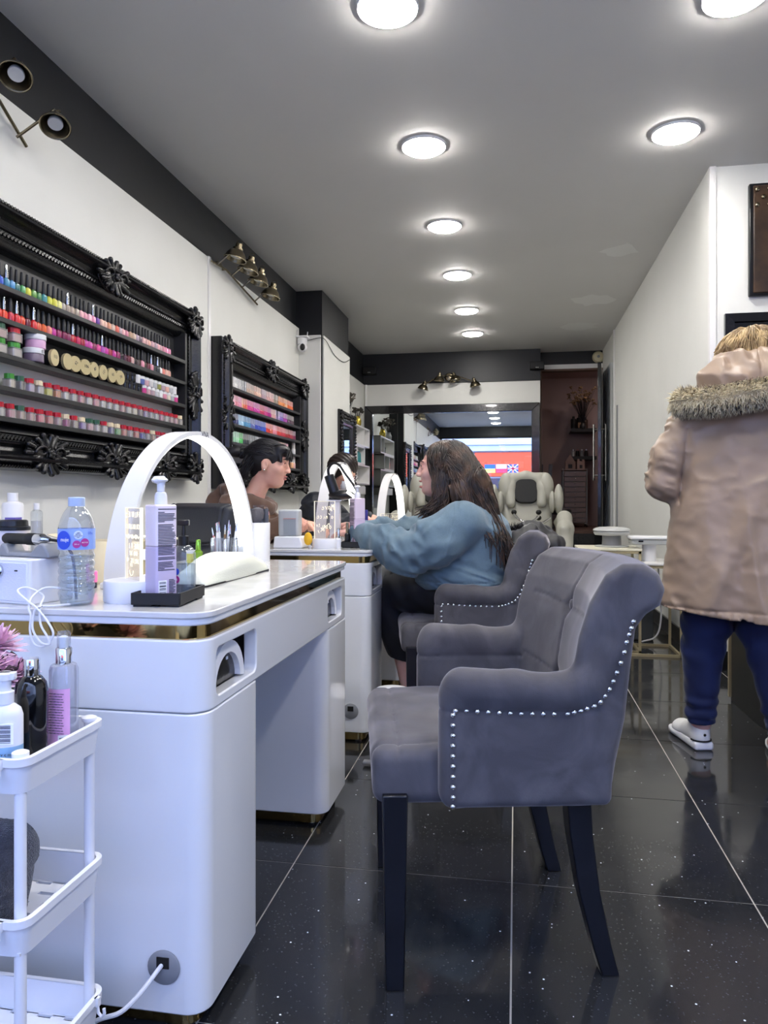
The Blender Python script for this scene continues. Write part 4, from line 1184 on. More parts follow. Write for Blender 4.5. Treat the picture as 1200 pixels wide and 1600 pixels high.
# simple pen strokes for hand lettering: each letter is a list of lines on a unit box
PEN = {'A': [[(0, 0), (.45, 1), (.9, 0)], [(.18, .4), (.72, .4)]], 'C': [[(.85, .85), (.5, 1), (.1, .7), (.1, .25), (.5, 0), (.88, .18)]], 'D': [[(.1, 0), (.1, 1)], [(.0, 1), (.6, .9), (.9, .5), (.6, .08), (.0, 0)]],
       'E': [[(.8, 1), (.1, 1), (.1, 0), (.8, 0)], [(.1, .52), (.65, .52)]], 'F': [[(.85, 1), (.1, 1), (.1, 0)], [(.1, .55), (.65, .55)]], 'G': [[(.85, .85), (.5, 1), (.1, .7), (.1, .25), (.5, 0), (.88, .2), (.88, .45), (.55, .45)]],
       'H': [[(.1, 0), (.1, 1)], [(.8, 0), (.8, 1)], [(.1, .5), (.8, .5)]], 'I': [[(.3, 0), (.3, 1)]], 'J': [[(.7, 1), (.7, .2), (.4, 0), (.1, .2)]], 'L': [[(.1, 1), (.1, 0), (.75, 0)]],
       'M': [[(.05, 0), (.15, 1), (.5, .4), (.85, 1), (.95, 0)]], 'N': [[(.1, 0), (.1, 1), (.8, 0), (.8, 1)]], 'O': [[(.5, 1), (.12, .7), (.12, .28), (.5, 0), (.88, .28), (.88, .7), (.5, 1)]],
       'R': [[(.1, 0), (.1, 1), (.65, .92), (.7, .62), (.1, .48), (.8, 0)]], 'S': [[(.8, .88), (.4, 1), (.12, .75), (.75, .35), (.5, 0), (.1, .12)]], 'T': [[(.05, 1), (.85, 1)], [(.45, 1), (.45, 0)]], 'U': [[(.1, 1), (.1, .25), (.45, 0), (.8, .25), (.8, 1)]],
       'V': [[(.05, 1), (.45, 0), (.85, 1)]], 'W': [[(.0, 1), (.25, 0), (.5, .7), (.75, 0), (1, 1)]], 'Y': [[(.05, 1), (.45, .5), (.85, 1)], [(.45, .5), (.45, 0)]], 'K': [[(.1, 0), (.1, 1)], [(.8, 1), (.1, .45), (.8, 0)]],
       'a': [[(.7, .5), (.35, .6), (.1, .3), (.35, 0), (.68, .25), (.7, .58), (.72, .1), (.95, .05)]], 'c': [[(.7, .5), (.4, .6), (.12, .3), (.4, 0), (.8, .12)]], 'd': [[(.7, .45), (.35, .58), (.1, .28), (.4, 0), (.7, .25), (.78, 1), (.74, .1), (.95, .05)]],
       'e': [[(.1, .28), (.65, .38), (.45, .62), (.14, .4), (.2, .08), (.5, 0), (.9, .15)]], 'i': [[(.2, .55), (.25, .08), (.5, .05)], [(.25, .85), (.28, .82)]], 'n': [[(.1, .58), (.14, 0), (.2, .4), (.5, .6), (.68, .4), (.7, .08), (.92, .05)]],
       't': [[(.35, 1), (.3, .15), (.5, 0), (.75, .12)], [(.05, .65), (.65, .68)]], 'o': [[(.4, .6), (.1, .3), (.4, 0), (.7, .3), (.4, .6), (.85, .55)]], 'v': [[(.05, .58), (.35, .02), (.7, .6), (.9, .55)]], 'y': [[(.1, .58), (.3, .1), (.6, .15), (.7, .58), (.6, -.3), (.25, -.4), (.15, -.15), (.9, .2)]]}
def hand_line(s, size, par, xc, z):
    mb = MB(); w = size * .62
    x0 = xc + len(s) * w / 2                                # written from right to left: mirrored as seen from here
    for i, ch_ in enumerate(s):
        for ln in PEN.get(ch_, []):
            mb.tube([(x0 - i * w - p[0] * w * .86, -.0036, z - size / 2 + p[1] * size + size * .04 * math.sin(i * 1.7)) for p in ln], size * .045, 5)
    return mb.build('lettering', M['glow'], par)

# lit acrylic message signs (the writing is read from the other side, so it stands mirrored here)
def sign(loc, rz, r, hb, w, h, lines, label, glow=True):
    t = empty('acrylic_sign', loc, rz, label, 'sign')
    b = MB().lathe([(r * .97, 0), (r, .003), (r, hb - .003), (r * .97, hb), (.004, hb)], n=48).build('base', M['white_plastic'], t)
    MB().bb(-w / 2, w / 2, -.003, .003, hb - .004, hb + h).build('panel', M['acrylic'], t, bevel=.0015)
    ed = MB().bb(-w / 2 - .0006, -w / 2 + .0006, -.0034, .0034, hb, hb + h).bb(w / 2 - .0006, w / 2 + .0006, -.0034, .0034, hb, hb + h).bb(-w / 2, w / 2, -.0034, .0034, hb + h - .0006, hb + h + .0006)
    ed.build('lit_edge', M['glow'], t)
    for s, size, x, zz in lines:
        hand_line(s, size, t, x, hb + h * zz)
    return t
s1 = sign((-.777, 1.420, DT), R(-40), .060, .043, .078, .148, [('FOLLOW ME', .0108, .007, .91), ('CHIARAJWNLSN', .0100, .0, .74), ('HAVE U A', .0112, .008, .47), ('GOOD DAY', .0090, .006, .37), ('DARLING', .0100, .013, .265)],
          'lit clear acrylic sign with mirrored handwriting on round white base, nearest desk')
hz = DT * 0 + .043
sq = MB()
def spt(x, zz): return (x, -.0038, hz + .148 * zz)
sq.tube([spt(-.036 + .072 * i / 40, .60 + .022 * math.sin(i * .95)) for i in range(41)], .0008, 5)
for c in (-.02, 0, .02): sq.tube([spt(c + .004 * math.cos(2 * PI * i / 12), .60 + .03 * math.sin(2 * PI * i / 12)) for i in range(12)], .0007, 5, True)
def smile(cx, cz, q):
    sq.tube([spt(cx + q * math.cos(PI + PI * i / 12), cz + q * 7.5 * math.sin(PI + PI * i / 12)) for i in range(13)], .0008, 5)
    for d in (-.4, .35): sq.tube([spt(cx + d * q, cz + q * 5), spt(cx + d * q, cz + q * 10)], .0008, 5)
smile(-.031, .89, .004); smile(-.004, .13, .010)
hp = [(0, -1.0), (-.9, .1), (-.8, .75), (-.35, .85), (0, .35), (.35, .85), (.8, .75), (.9, .1)]
sq.tube([spt(-.024 + .0045 * a, .27 + .03 * b) for a, b in hp], .0008, 5, True)
sq.build('engraving', M['glow'], s1)
s2 = sign((-.806, 3.085, DT), R(-8), .052, .040, .094, .160, [('Have', .024, .014, .85), ('a nice', .021, .002, .60), ('day', .025, .010, .34), ('to', .016, -.030, .36)], 'clear acrylic sign with mirrored cursive greeting on round base, second desk')
lf = MB()
for i in range(6):
    a = (-.024 + i * .007, -.0038, .045 + .018 + i * .006)
    lf.tube([a, (a[0] + .008 * (1 if i % 2 else -.6), -.0038, a[2] + .012)], [.0005, .0022], 5)
for i in range(5):
    a = (.018 + .005 * i, -.0038, .15 + .008 * i)
    lf.tube([a, (a[0] + .007, -.0038, a[2] + .01 * (1 if i % 2 else -.7))], [.0005, .002], 5)
lf.build('engraved_sprig', M['glow'], s2)

# black trays
def tray(loc, rz, sx, sy, label):
    t = empty('square_tray', loc, rz, label, 'tray', 'black trays')
    b = MB().bb(-sx / 2, sx / 2, -sy / 2, sy / 2, .004, .008)
    for s in (-1, 1): b.bb(s * sx / 2 - .002, s * sx / 2 + .002, -sy / 2, sy / 2, .004, .027).bb(-sx / 2, sx / 2, s * sy / 2 - .002, s * sy / 2 + .002, .004, .027)
    b.build('tray_body', M['matt_black'], t, bevel=.0008)
    fm = MB()
    for sxx in (-1, 1):
        for syy in (-1, 1): fm.bb(sxx * (sx / 2 - .02) - .018, sxx * (sx / 2 - .02) + .018, syy * (sy / 2 - .02) - .018, syy * (sy / 2 - .02) + .018, 0, .005)
    fm.build('foot', M['matt_black'], t)
    return t
tray((-.695, 1.413, DT), R(6), .095, .150, 'black tray holding the purple pump bottle on the nearest desk')
tray((-.690, 3.165, DT), R(5), .100, .13, 'black tray holding a pink pump bottle on the second desk')

# pump bottles
def pump_bottle(loc, rz, w, h, cols, label, sc=1.0, text=True):
    t = empty('pump_bottle', loc, rz, label, 'bottle', 'pink and purple pump bottles')
    MB().prism(rrect(-w / 2, w / 2, -w / 2, w / 2, .006, 5), 0, h * .56).build('lower_bottle', mat('lilac_liquid', cols[0], .25, coat=.3), t, bevel=.002)
    MB().prism(rrect(-w / 2, w / 2, -w / 2, w / 2, .006, 5), h * .56, h).build('upper_bottle', mat('pale_pink_plastic', cols[1], .25, coat=.3), t, bevel=.003)
    p = MB().lathe([(w * .26, h), (w * .26, h + .018 * sc), (w * .22, h + .024 * sc), (w * .13, h + .026 * sc), (.0075 * sc, h + .027 * sc), (.0075 * sc, h + .044 * sc)], n=24).build('pump', M['white_plastic'], t)
    s = MB().tube([(.005, 0, h + .048 * sc), (-.014 * sc, 0, h + .050 * sc), (-.018 * sc, 0, h + .047 * sc)], [.010 * sc, .007 * sc, .004 * sc], 12)
    s.lathe([(.005, h + .044 * sc), (.013 * sc, h + .047 * sc), (.014 * sc, h + .050 * sc), (.010 * sc, h + .054 * sc), (.003, h + .055 * sc)], n=20)
    s.build('pump_head', M['white_plastic'], p)
    if text:
        r_ = random.Random(2); ln = MB()
        z = h * .95; xs, ys = w * .48, w * .5
        while z > h * .30:
            L = r_.uniform(.75, 1.0) if r_.random() > .12 else .35
            ln.bb(-w * .42, -w * .42 + w * .84 * L, -w / 2 - .0006, -w / 2 + .0002, z, z + .0016)
            z -= .0031 if r_.random() > .15 else .0062
        o = ln.build('label_print', M['ink'], t)
        bc = MB()
        for k in range(14):
            if k % 3 != 1: bc.bb(-w * .36, -w * .06, -w / 2 - .0008, -w / 2 - .0002, h * .05 + k * .0022, h * .05 + k * .0022 + r_.choice((.0009, .0016)))
        for k in range(11): bc.bb(.004, w * .4 * r_.uniform(.7, 1), -w / 2 - .0008, -w / 2 - .0002, h * .05 + k * .003, h * .05 + k * .003 + .0015)
        bc.build('barcode', M['ink'], t)
        MB().bb(-w * .40, -w * .02, -w / 2 - .0004, -w / 2 + .0002, h * .03, h * .21).build('barcode_ground', M['ink_white'], t)
    return t
pump_bottle((-.703, 1.392, DT + .008), R(57), .047, .190, ('#cdbfd8', '#f2e4ea'), 'purple two tone pump bottle with small print in the near black tray')
pump_bottle((-.678, 3.155, DT + .008), R(-48), .052, .205, ('#dcc6da', '#e4d0de'), 'pink pump bottle with white nozzle in the second desk tray')

# clear round bottle with black pump
t = empty('soap_bottle', (-.683, 1.452, DT + .008), .3, 'clear round shouldered bottle with black pump behind the purple bottle', 'bottle')
MB().lathe([(.022, 0), (.026, .003), (.026, .076), (.025, .088), (.020, .099), (.012, .105), (.010, .106)], n=28).build('bottle', M['clear'], t)
MB().lathe([(.022, .002), (.0245, .004), (.0245, .066), (.003, .067)], n=24).build('liquid', M['water'], t)
p = MB().lathe([(.011, .104), (.011, .124), (.005, .125), (.004, .148)], n=18).build('pump', M['black_plastic'], t)
MB().bb(-.012, .012, -.009, .009, .146, .158).build('pump_head', M['black_plastic'], p, bevel=.002)
dot(t, -2.0, .036, .008, mag, .0262); dot(t, -2.0, .052, .007, blue, .0262)
on_cyl('lettering', '0.5', .006, -2.0, .036, .0272, t, M['ink_white'])

# white speaker box with drill on its cradle
t = empty('drill_machine', (-.995, 1.385, DT), R(-14), 'white textured nail drill machine box at the left end of the nearest desk', 'machine')
MB().prism(rrect(-.09, .07, -.055, .055, .006), 0, .090).build('case', M['white_plastic'], t, bevel=.003)
MB().bb(-.085, .064, -.0575, -.054, .006, .083).build('front_panel', mat('pebbled_white', '#dfe2ee', .45, bump=(260, .25)), t, bevel=.002)
MB().lathe([(.012, 0), (.012, .006), (.009, .008), (.003, .008)], (-.012, -.056, .066), 24, M=Matrix.Rotation(PI / 2, 3, 'X')).build('dial', M['chrome'], t)
MB().bb(.032, .039, -.0592, -.057, .066, .0685).build('socket', M['matt_black'], t)
t = empty('drill_cradle', (-.985, 1.385, DT + .0905), R(-14), 'grey two pronged cradle on the white drill machine', 'cradle')
out = [(-.075, 0), (.072, 0), (.068, .010), (.055, .028), (.045, .030), (.030, .020), (.018, .010), (-.045, .010), (-.055, .024), (-.066, .028), (-.072, .016)]
MB().prism_axis(out[::-1], -.022, .022, 'y').build('cradle', M['grey_plastic'], t, bevel=.004)
t = empty('nail_drill', (-.985, 1.385, DT + .0905), R(-14), 'black and chrome nail drill handpiece lying on the grey cradle', 'drill')
RX = Matrix.Rotation(PI / 2, 3, 'Y')
MB().lathe([(.009, -.075), (.0115, -.07), (.0115, -.01), (.0125, -.008), (.0125, .012), (.011, .014)], (-.004, 0, .036), 20, M=RX).build('grip', M['matt_black'], t)
MB().lathe([(.011, .014), (.0118, .018), (.0118, .034), (.008, .042), (.004, .055)], (-.004, 0, .036), 20, M=RX).build('collet', M['chrome'], t)
MB().tube(bez([(.05, 0, .036), (.075, .005, .03), (.08, .03, .0), (.07, .05, -.09)]), .003, 8).build('cord', M['matt_black'], t)

# takeaway coffee cup, box, odd bottles behind
t = empty('coffee_cup', (-1.078, 1.445, DT), 0, 'paper coffee cup with black lid at the left photo edge', 'cup')
MB().lathe([(.027, 0), (.036, .145)], n=28).build('cup', mat('white_paper_cup', '#efe6e4', .6), t)
MB().lathe([(.038, .142), (.038, .149), (.034, .151), (.033, .162), (.030, .164), (.003, .162)], n=28).build('lid', M['black_plastic'], t)
card = mat('cream_cardboard', '#cfc5a8', .8, noise=(20, '#c4b998', .6))
t = empty('cardboard_box', (-1.00, 1.735, DT), R(12), 'open cream cardboard box behind the water bottle', 'box')
b = MB().bb(-.085, .085, -.06, .06, 0, .004)
for s in (-1, 1): b.bb(s * .083 - .002, s * .083 + .002, -.06, .06, 0, .105).bb(-.085, .085, s * .058 - .002, s * .058 + .002, 0, .105)
b.build('carton', card, t)
for s, a in ((-1, .5), (1, -.3)):
    MB().box((s * .115, 0, .112), (.065, .118, .003), M=Matrix.Rotation(s * -a * .6, 3, 'Y')).build('flap', card, t)
t = empty('pink_gadget', (-.985, 1.605, DT), R(10), 'small pink rounded gadget with black foot standing by the water bottle', 'gadget')
s_ = MB().prism(rrect(-.012, .012, -.008, .008, .006), .012, .040).build('case', mat('hot_pink_plastic', '#f07ab5', .35), t, bevel=.003)
MB().bb(-.014, -.006, -.004, .004, .036, .056).build('mouthpiece', mat('hot_pink_plastic_b', '#ee86ba', .35), t, bevel=.002)
MB().prism(rrect(-.011, .011, -.007, .007, .005), 0, .013).build('base', mat('navy_plastic', '#20203c', .3), t)
e = MB().lathe([(.005, 0), (.005, .001)], (0, 0, 0), 20).build('emblem', mat('pale_pink_print', '#f9c3da', .4), s_); e.matrix_local = facing((0, -.0085, .027), (1, 0, 0), (0, 0, 1)); e.scale = (1, .6, 1)
# white usb cable tied in loops, hanging over the desk edge
cb = MB()
cb.tube(bez([(-.865, 1.335, DT + .03), (-.905, 1.315, DT + .036), (-.918, 1.29, DT + .02), (-.912, 1.272, DT + .002), (-.905, 1.268, .78), (-.905, 1.266, .750), (-.895, 1.265, .726), (-.872, 1.264, .724), (-.856, 1.265, .745), (-.868, 1.267, .768), (-.893, 1.270, DT + .002), (-.915, 1.275, DT + .014), (-.945, 1.285, DT + .032), (-.935, 1.30, DT + .037), (-.905, 1.305, DT + .022), (-.890, 1.275, DT + .005), (-.884, 1.267, .765), (-.868, 1.264, .742), (-.862, 1.263, .728), (-.880, 1.263, .730), (-.898, 1.265, .752), (-.900, 1.268, .775), (-.893, 1.272, DT + .004), (-.87, 1.30, DT + .004), (-.84, 1.36, DT + .004)], 120), .0021, 8)
cbo = tag(cb.build('usb_cable', M['white_plastic']), 'white cable tied in loops hanging over the near desk edge', 'cable')
MB().tube([(-.899, 1.270, DT), (-.886, 1.270, DT + .004), (-.886, 1.278, DT + .006), (-.899, 1.277, DT + .003)], .001, 6, True).build('tie', M['grey_plastic'], cbo)
# cable from the grommet to the trolley
tag(MB().tube(bez([(-.641, 1.30, .143), (-.645, 1.270, .138), (-.665, 1.235, .112), (-.69, 1.215, .09), (-.73, 1.21, .075), (-.80, 1.22, .03), (-.86, 1.25, .008)]), .0042, 8).build('power_cable', M['white_plastic']), 'white power cable coming out of the grey desk grommet', 'cable')

# side cabinet by the wall with two white bottles
t = empty('side_cabinet', (-1.80, 2.45, 0), 0, 'low white cabinet against the left wall behind the black chair', 'cabinet')
MB().bb(-.185, .045, -.3, .3, 0, .78).build('carcass', M['white_satin'], t, bevel=.004)
MB().bb(-.19, .065, -.31, .31, .78, .80).build('top', M['white_satin'], t, bevel=.004)
for s in (-1, 1):
    d = MB().bb(.045, .06, -.29 if s < 0 else .005, -.005 if s < 0 else .29, .03, .77).build('door', M['white_lacquer'], t, bevel=.002)
    MB().tube([(.072, s * .03, .5), (.072, s * .03, .6)], .005).build('handle', M['chrome'], d)
def flacon(loc, r, h, m, label, capm=None, labm=None, name='bottle'):
    t = empty(name, loc, 0, label, 'bottle')
    MB().lathe([(r * .9, 0), (r, .004), (r, h * .80), (r * .9, h * .84), (r * .45, h * .87), (r * .45, h * .9)], n=28).build('body', m, t)
    MB().lathe([(r * .5, h * .87), (r * .5, h), (r * .42, h * 1.005)], n=20).build('cap', capm or M['white_plastic'], t)
    return t
t = flacon((-1.785, 2.40, .80), .036, .222, M['white_plastic'], 'tall white bottle with purple label print by the left wall')
vio = mat('violet_print', '#6c62b0', .4)
MB().bb(-.004, .0365, -.0365, .0, .10, .135).build('label', vio, t); MB().bb(.0, .030, -.0362, -.02, .03, .075).build('label', vio, t)
t = flacon((-1.76, 2.50, .80), .021, .185, M['clear'], 'smaller clear bottle with white cap beside the tall white bottle')
MB().lathe([(.019, .004), (.0195, .12), (.003, .121)], n=20).build('liquid', mat('milky_liquid', '#dcd9d6', .4), t)

# hand rest cushion
cu = Sculpt((-.08, -.26, -.02), (.08, .26, .10), .005)
cu.profile([(-.05, 0), (.05, 0), (.046, .03), (.030, .05), (-.030, .05), (-.046, .03)], -.228, .228, .016, k=.001)
cu.warp(lambda X, Y, Z: (Z / .055) * .030 * np.clip((Y / .23) ** 2, 0, 1.3) - .018 * np.clip(1 - (Y / .2) ** 2, 0, 1) * np.clip(Z / .05, 0, 1) + 0 * X)
t = empty('hand_rest', (-.765, 1.872, DT), R(-1), 'cream leather hand rest cushion lying under the large half moon lamp', 'cushion')
cu.build('pad', M['leather_cream'], t)
MB().prism(rrect(-.05, .05, -.226, .226, .02), -.0005, .004).build('base', M['matt_black'], t)

# bits behind the cushion
def small_bottle(loc, r, h, m, cm, label, group=None, ch=.4):
    t = empty('oil_bottle', loc, 0, label, 'bottle', group)
    MB().lathe([(r * .92, 0), (r, .003), (r, h * (1 - ch) - .006), (r * .5, h * (1 - ch))], n=20).build('bottle', m, t)
    MB().lathe([(r * .55, h * (1 - ch)), (r * .58, h * (1 - ch) + .002), (r * .5, h - .002), (r * .4, h)], n=18).build('cap', cm, t)
    return t
lime = mat('lime_glass', '#6f9a26', .1, coat=.5)
small_bottle((-.985, 2.20, DT), .0145, .082, lime, mat('green_metal_cap', '#86b84a', .15, .8), 'lime green bottle with metallic green cap behind the cream cushion')
MB_y = MB().lathe([(.018, 0), (.019, .003), (.019, .040), (.016, .042)], (-1.02, 2.235, DT), 20).build('yellow_pot', mat('yellow_pot', '#d8d230', .3))
MB().lathe([(.0195, .036), (.0195, .043), (.017, .045)], (-1.02, 2.235, DT), 20).build('lid', M['white_plastic'], MB_y)
tag(MB_y, 'yellow pot half hidden behind the lime green bottle', 'pot')
o = MB().lathe([(.013, -.02), (.014, -.018), (.014, .018), (.013, .02)], (-.955, 2.225, DT + .0145), 18, M=Matrix.Rotation(PI / 2, 3, 'Y')).build('orange_cap', mat('coral_plastic', '#f0825c', .35)); tag(o, 'coral orange cap lying behind the cream cushion', 'cap')
MB().lathe([(.0125, .02), (.0128, .023), (.0128, .03)], (-.955, 2.225, DT + .0145), 18, M=Matrix.Rotation(PI / 2, 3, 'Y')).build('rim', M['white_plastic'], o)
t = empty('acrylic_organiser', (-.925, 2.27, DT), 0, 'clear acrylic organiser full of pens behind the large lamp', 'organiser')
b = MB().bb(-.035, .05, -.03, .03, 0, .004)
for x in (-.035, .007, .05): b.bb(x - .001, x + .001, -.03, .03, 0, .085)
for y in (-.03, .03): b.bb(-.035, .05, y - .001, y + .001, 0, .085)
b.build('box', M['clear'], t)
r_ = random.Random(11)
pen_cols = ['#efefef', '#e6e6e8', '#8d6f50', '#d8d8da', '#f2f2f2', '#c58a8a', '#7a7c80', '#f2f2f2', '#3a3a40']
for i, c in enumerate(pen_cols):
    x0 = -.945 + .012 * (i % 5) + r_.uniform(-.004, .004); y0 = 2.255 + .02 * (i // 5)
    a = Vector((x0, y0, DT + .006)); d = Vector((r_.uniform(-.22, .12), r_.uniform(-.1, .1), 1)).normalized(); L = r_.uniform(.11, .15)
    o = MB().tube([a, a + d * (L * .75)], .0038, 10).build('nail_brush', mat('brush_handle_%d' % i, c, .3))
    MB().tube([a + d * (L * .75), a + d * (L * .9), a + d * L], [.003, .003, .001], 8).build('tip', M['chrome'], o)
    tag(o, '%s slim nail brush in the acrylic organiser, %s from its near left corner' % (['white', 'pale', 'brown', 'light grey', 'white', 'dusty pink', 'grey', 'white', 'black'][i], ordinal(i + 1)), 'brush', 'slim brushes standing in the acrylic organiser')
for i in range(2):
    small_bottle((-.905 + .035 * i, 2.225, DT), .012, .082, M['white_plastic'], M['cap_silver'], ['white bottle with silver cap left of the lamp foot, behind the cushion', 'white bottle with silver cap tight against the lamp foot'][i], 'silver capped bottles behind the cushion', .62)
small_bottle((-.985, 1.52, DT), .016, .055, M['white_plastic'], M['white_plastic'], 'little white bottle seen between the sign and the purple bottle')
t = empty('white_stand', (-.848, 1.66, DT), 0, 'small white tiered stand behind the purple pump bottle', 'stand')
MB().bb(-.025, .025, -.03, .03, 0, .030).bb(-.025, .025, -.03, .03, .065, .09).bb(-.025, .025, .026, .03, 0, .09).build('frame', M['white_plastic'], t, bevel=.002)
MB().lathe([(.009, .030), (.009, .060), (.006, .064)], (0, 0, 0), 14).build('peg', mat('pink_plastic', '#e5a8c2', .4), t)

# brush cup
t = empty('brush_cup', (-.859, 2.405, DT), 0, 'white cup holding make up brushes at the far corner of the desk', 'cup')
b = MB(); pr = [(.0365, 0), (.038, .003), (.0385, .128), (.0375, .130), (.0355, .128), (.035, .008), (.003, .007)]
b.lathe(pr, n=36); b.build('cup', M['white_satin'], t)
bristle = mat('grey_bristles', '#5d5b60', .8, bump=(300, .8))
for i, (dx, dy, h, r, lab) in enumerate(((.0, -.012, .150, .021, 'round grey powder brush at the front of the white cup'), (-.024, .0, .155, .008, 'dark blunt brush at the left of the white cup'), (.026, .002, .155, .008, 'dark blunt brush at the right of the white cup'))):
    t = empty('makeup_brush', (-.859 + dx, 2.405 + dy, DT + .01), 0, lab, 'brush', 'make up brushes in the white cup')
    MB().tube([(0, 0, 0), (0, 0, h - .03)], .005, 10).build('handle', M['matt_black'], t)
    if i == 0: MB().lathe([(.008, h - .04), (.014, h - .03), (.021, h - .012), (.0235, h + .004), (.019, h + .016), (.004, h + .022)], n=24).build('bristles', bristle, t)
    else: MB().prism(rrect(-r, r, -.005, .005, .004), h - .045, h + .012).build('bristles', mat('dark_grey_plastic_%d' % i, '#4a4d55', .6), t, bevel=.002)
t = empty('plastic_sachet', (-.857, 2.417, DT + .04), R(5), 'clear crumpled plastic sachet standing in the white cup', 'sachet')
s_ = MB(); V = []; F = []
for i in range(9):
    for j in range(7): V.append(((j - 3) * .0085 + .002 * math.sin(i * 1.3), .004 * math.sin(i * 1.1 + j * 1.7), i * .0185))
for i in range(8):
    for j in range(6): F.append((i * 7 + j, i * 7 + j + 1, i * 7 + j + 8, i * 7 + j + 7))
s_.raw(V, F).build('film', M['clear'], t)
MB().ball((0.004, .002, .09), (.014, .004, .016), 12, 8).build('cotton_bud', M['white_plastic'], t)
t = empty('pink_tube', (-.833, 2.417, DT + .03), 0, 'slim clear tube with pink cap standing in the white cup', 'tube')
MB().tube([(0, 0, 0), (0, 0, .125)], .006, 12).build('tube', M['clear'], t)
MB().tube([(0, 0, .125), (0, 0, .137)], .0065, 12).build('cap', mat('baby_pink_cap', '#e9a9c0', .4), t)

# ------------------------------------------------------------------ things on the second desk
t = empty('gel_dispenser', (-.955, 3.085, DT), 0, 'pale grey upright dispenser on a white dock, second desk', 'dispenser')
MB().prism_axis([(-.066, 0), (.060, 0), (.066, .012), (.052, .050), (-.060, .050)][::-1], -.05, .05, 'y').build('dock', M['white_plastic'], t, bevel=.005)
MB().prism(rrect(-.05, .042, -.03, .03, .012), .050, .165).build('container', M['lightgrey_plastic'], t, bevel=.008)
MB().bb(-.025, .03, -.0325, -.029, .055, .125).build('window', M['clear'], t, bevel=.003)
MB().bb(-.025, .030, -.0325, -.03, .124, .127).build('mark', mat('pale_red', '#c98c80', .5), t)
t = empty('sponge_brush', (-.872, 3.06, DT), R(8), 'yellow sponge tipped brush lying against the white dock', 'brush')
MB().ball((0, 0, .040), (.018, .016, .028), 16, 10).build('sponge', mat('yellow_sponge', '#e3b02c', .9, bump=(90, .5)), t)
MB().tube([(0, 0, .016), (.01, .01, .004)], .006, 10).build('handle', M['white_plastic'], t)
t = empty('lamp_stand', (-.812, 3.30, DT), 0, 'white post under the black gooseneck lamp', 'stand')
MB().bb(-.035, .035, -.03, .03, 0, .012).bb(-.024, .024, -.012, .012, .012, .2).build('post', M['white_plastic'], t, bevel=.003)
MB().bb(-.034, .034, -.024, .024, .2, .206).build('plate', M['white_plastic'], t)
t = empty('gooseneck_lamp', (-.812, 3.30, DT + .206), 0, 'black clip on gooseneck lamp with oval head on the second desk', 'lamp')
MB().ball((.03, 0, .022), (.062, .045, .024), 24, 12).build('base', M['black_plastic'], t)
MB().tube([(.0, -.01, .03), (-.028, -.01, .112)], [.024, .022], 20).build('battery_tube', M['black_plastic'], t, bevel=.003)
MB().tube(bez([(-.028, -.01, .11), (-.030, -.01, .140), (-.010, -.012, .166), (.02, -.015, .160), (.05, -.02, .12), (.085, -.025, .075), (.102, -.03, .050)]), .0062, 10).build('gooseneck', M['black_plastic'], t)
hd = MB().tube(bez([(.102, -.03, .052), (.106, -.03, .03), (.098, -.03, .014), (.07, -.03, .03), (.058, -.03, .042)]), .005, 10).build('lamp_head', M['black_plastic'], t)
MB().tube([(.098, -.033, .012), (.062, -.033, .036)], .006, 8).build('led_bar', M['lit'], hd)
for i, (x, y, r, h, c, cm, ch, lab) in enumerate(((-.737, 3.10, .012, .085, M['white_plastic'], M['cap_silver'], .5, 'white polish bottle with silver cap beside the second desk tray'), (-.718, 3.135, .012, .10, M['black_plastic'], M['bronze'], .45, 'black polish bottle with gold cap in the second desk tray'), (-.645, 3.16, .010, .09, M['clear'], M['black_plastic'], .42, 'clear polish bottle with black cap at the right of the tray'))):
    small_bottle((x - (.012 if i == 0 else 0), y, DT + (0 if i == 0 else .008)), r, h, c, cm, lab, None, ch)
for i, (x, y, c, cm, h, lab) in enumerate(((-.83, 3.95, M['clear'], M['white_plastic'], .125, 'clear spray bottle with pink fluid at the far end of the second desk'), (-.865, 3.99, mat('violet_box', '#3d3a80', .4), mat('violet_cap', '#2f2c78', .35), .150, 'dark violet bottle, nearer of two, far end of second desk'), (-.815, 4.03, mat('violet_box_b', '#46438c', .4), mat('violet_cap_b', '#35327e', .35), .150, 'dark violet bottle, farther of two, far end of second desk'), (-.80, 3.90, mat('blue_pack', '#6f93d8', .4), M['white_plastic'], .07, 'small pale blue bottle by the wrist of the blue sleeve'))):
    t = small_bottle((x, y, DT), .018, h, c, cm, lab)
    if i == 0: MB().lathe([(.014, .003), (.0155, .05), (.003, .051)], n=16).build('fluid', mat('peach_fluid', '#e8b8a6', .3), t)
s3 = sign((-.79, 4.75, DT), R(-4), .05, .03, .15, .085, [('THANK YOU', .020, 0, .8), ('FOR YOUR', .019, 0, .5), ('VISIT', .020, 0, .2)], 'wide clear acrylic sign with mirrored writing on the farthest desk')

# black leather technician chair behind the first desk
t = empty('office_chair', (-1.26, 2.64, 0), R(235), 'black leather office chair pushed up behind the nearest desk', 'chair')
ch = Sculpt((-.30, -.30, .5), (.12, .30, 1.05), .007)
ch.profile([(-.12, .52), (-.03, .52), (.0, .60), (-.03, .78), (-.06, .97), (-.10, .985), (-.145, .96), (-.12, .78)], -.235, .235, .025, k=.002)
ch.warp(lambda X, Y, Z: .014 * np.exp(-((Z - .845 + .02 * np.cos(Y * 6)) / .008) ** 2) + .010 * np.exp(-((np.abs(Y) - .20) / .006) ** 2) - .012 * np.cos(Y * 5) * np.clip(X + .2, 0, 1) + .006 * np.sin(Y * 26) * (Z < .83) * (np.abs(Y) < .19))
ch.build('backrest', M['leather_black'], t)
sc_ = Sculpt((-.10, -.30, .38), (.48, .30, .56), .008); sc_.box((.19, 0, .47), (.48, .50, .09), .035)
sc_.build('seat', M['leather_black'], t)
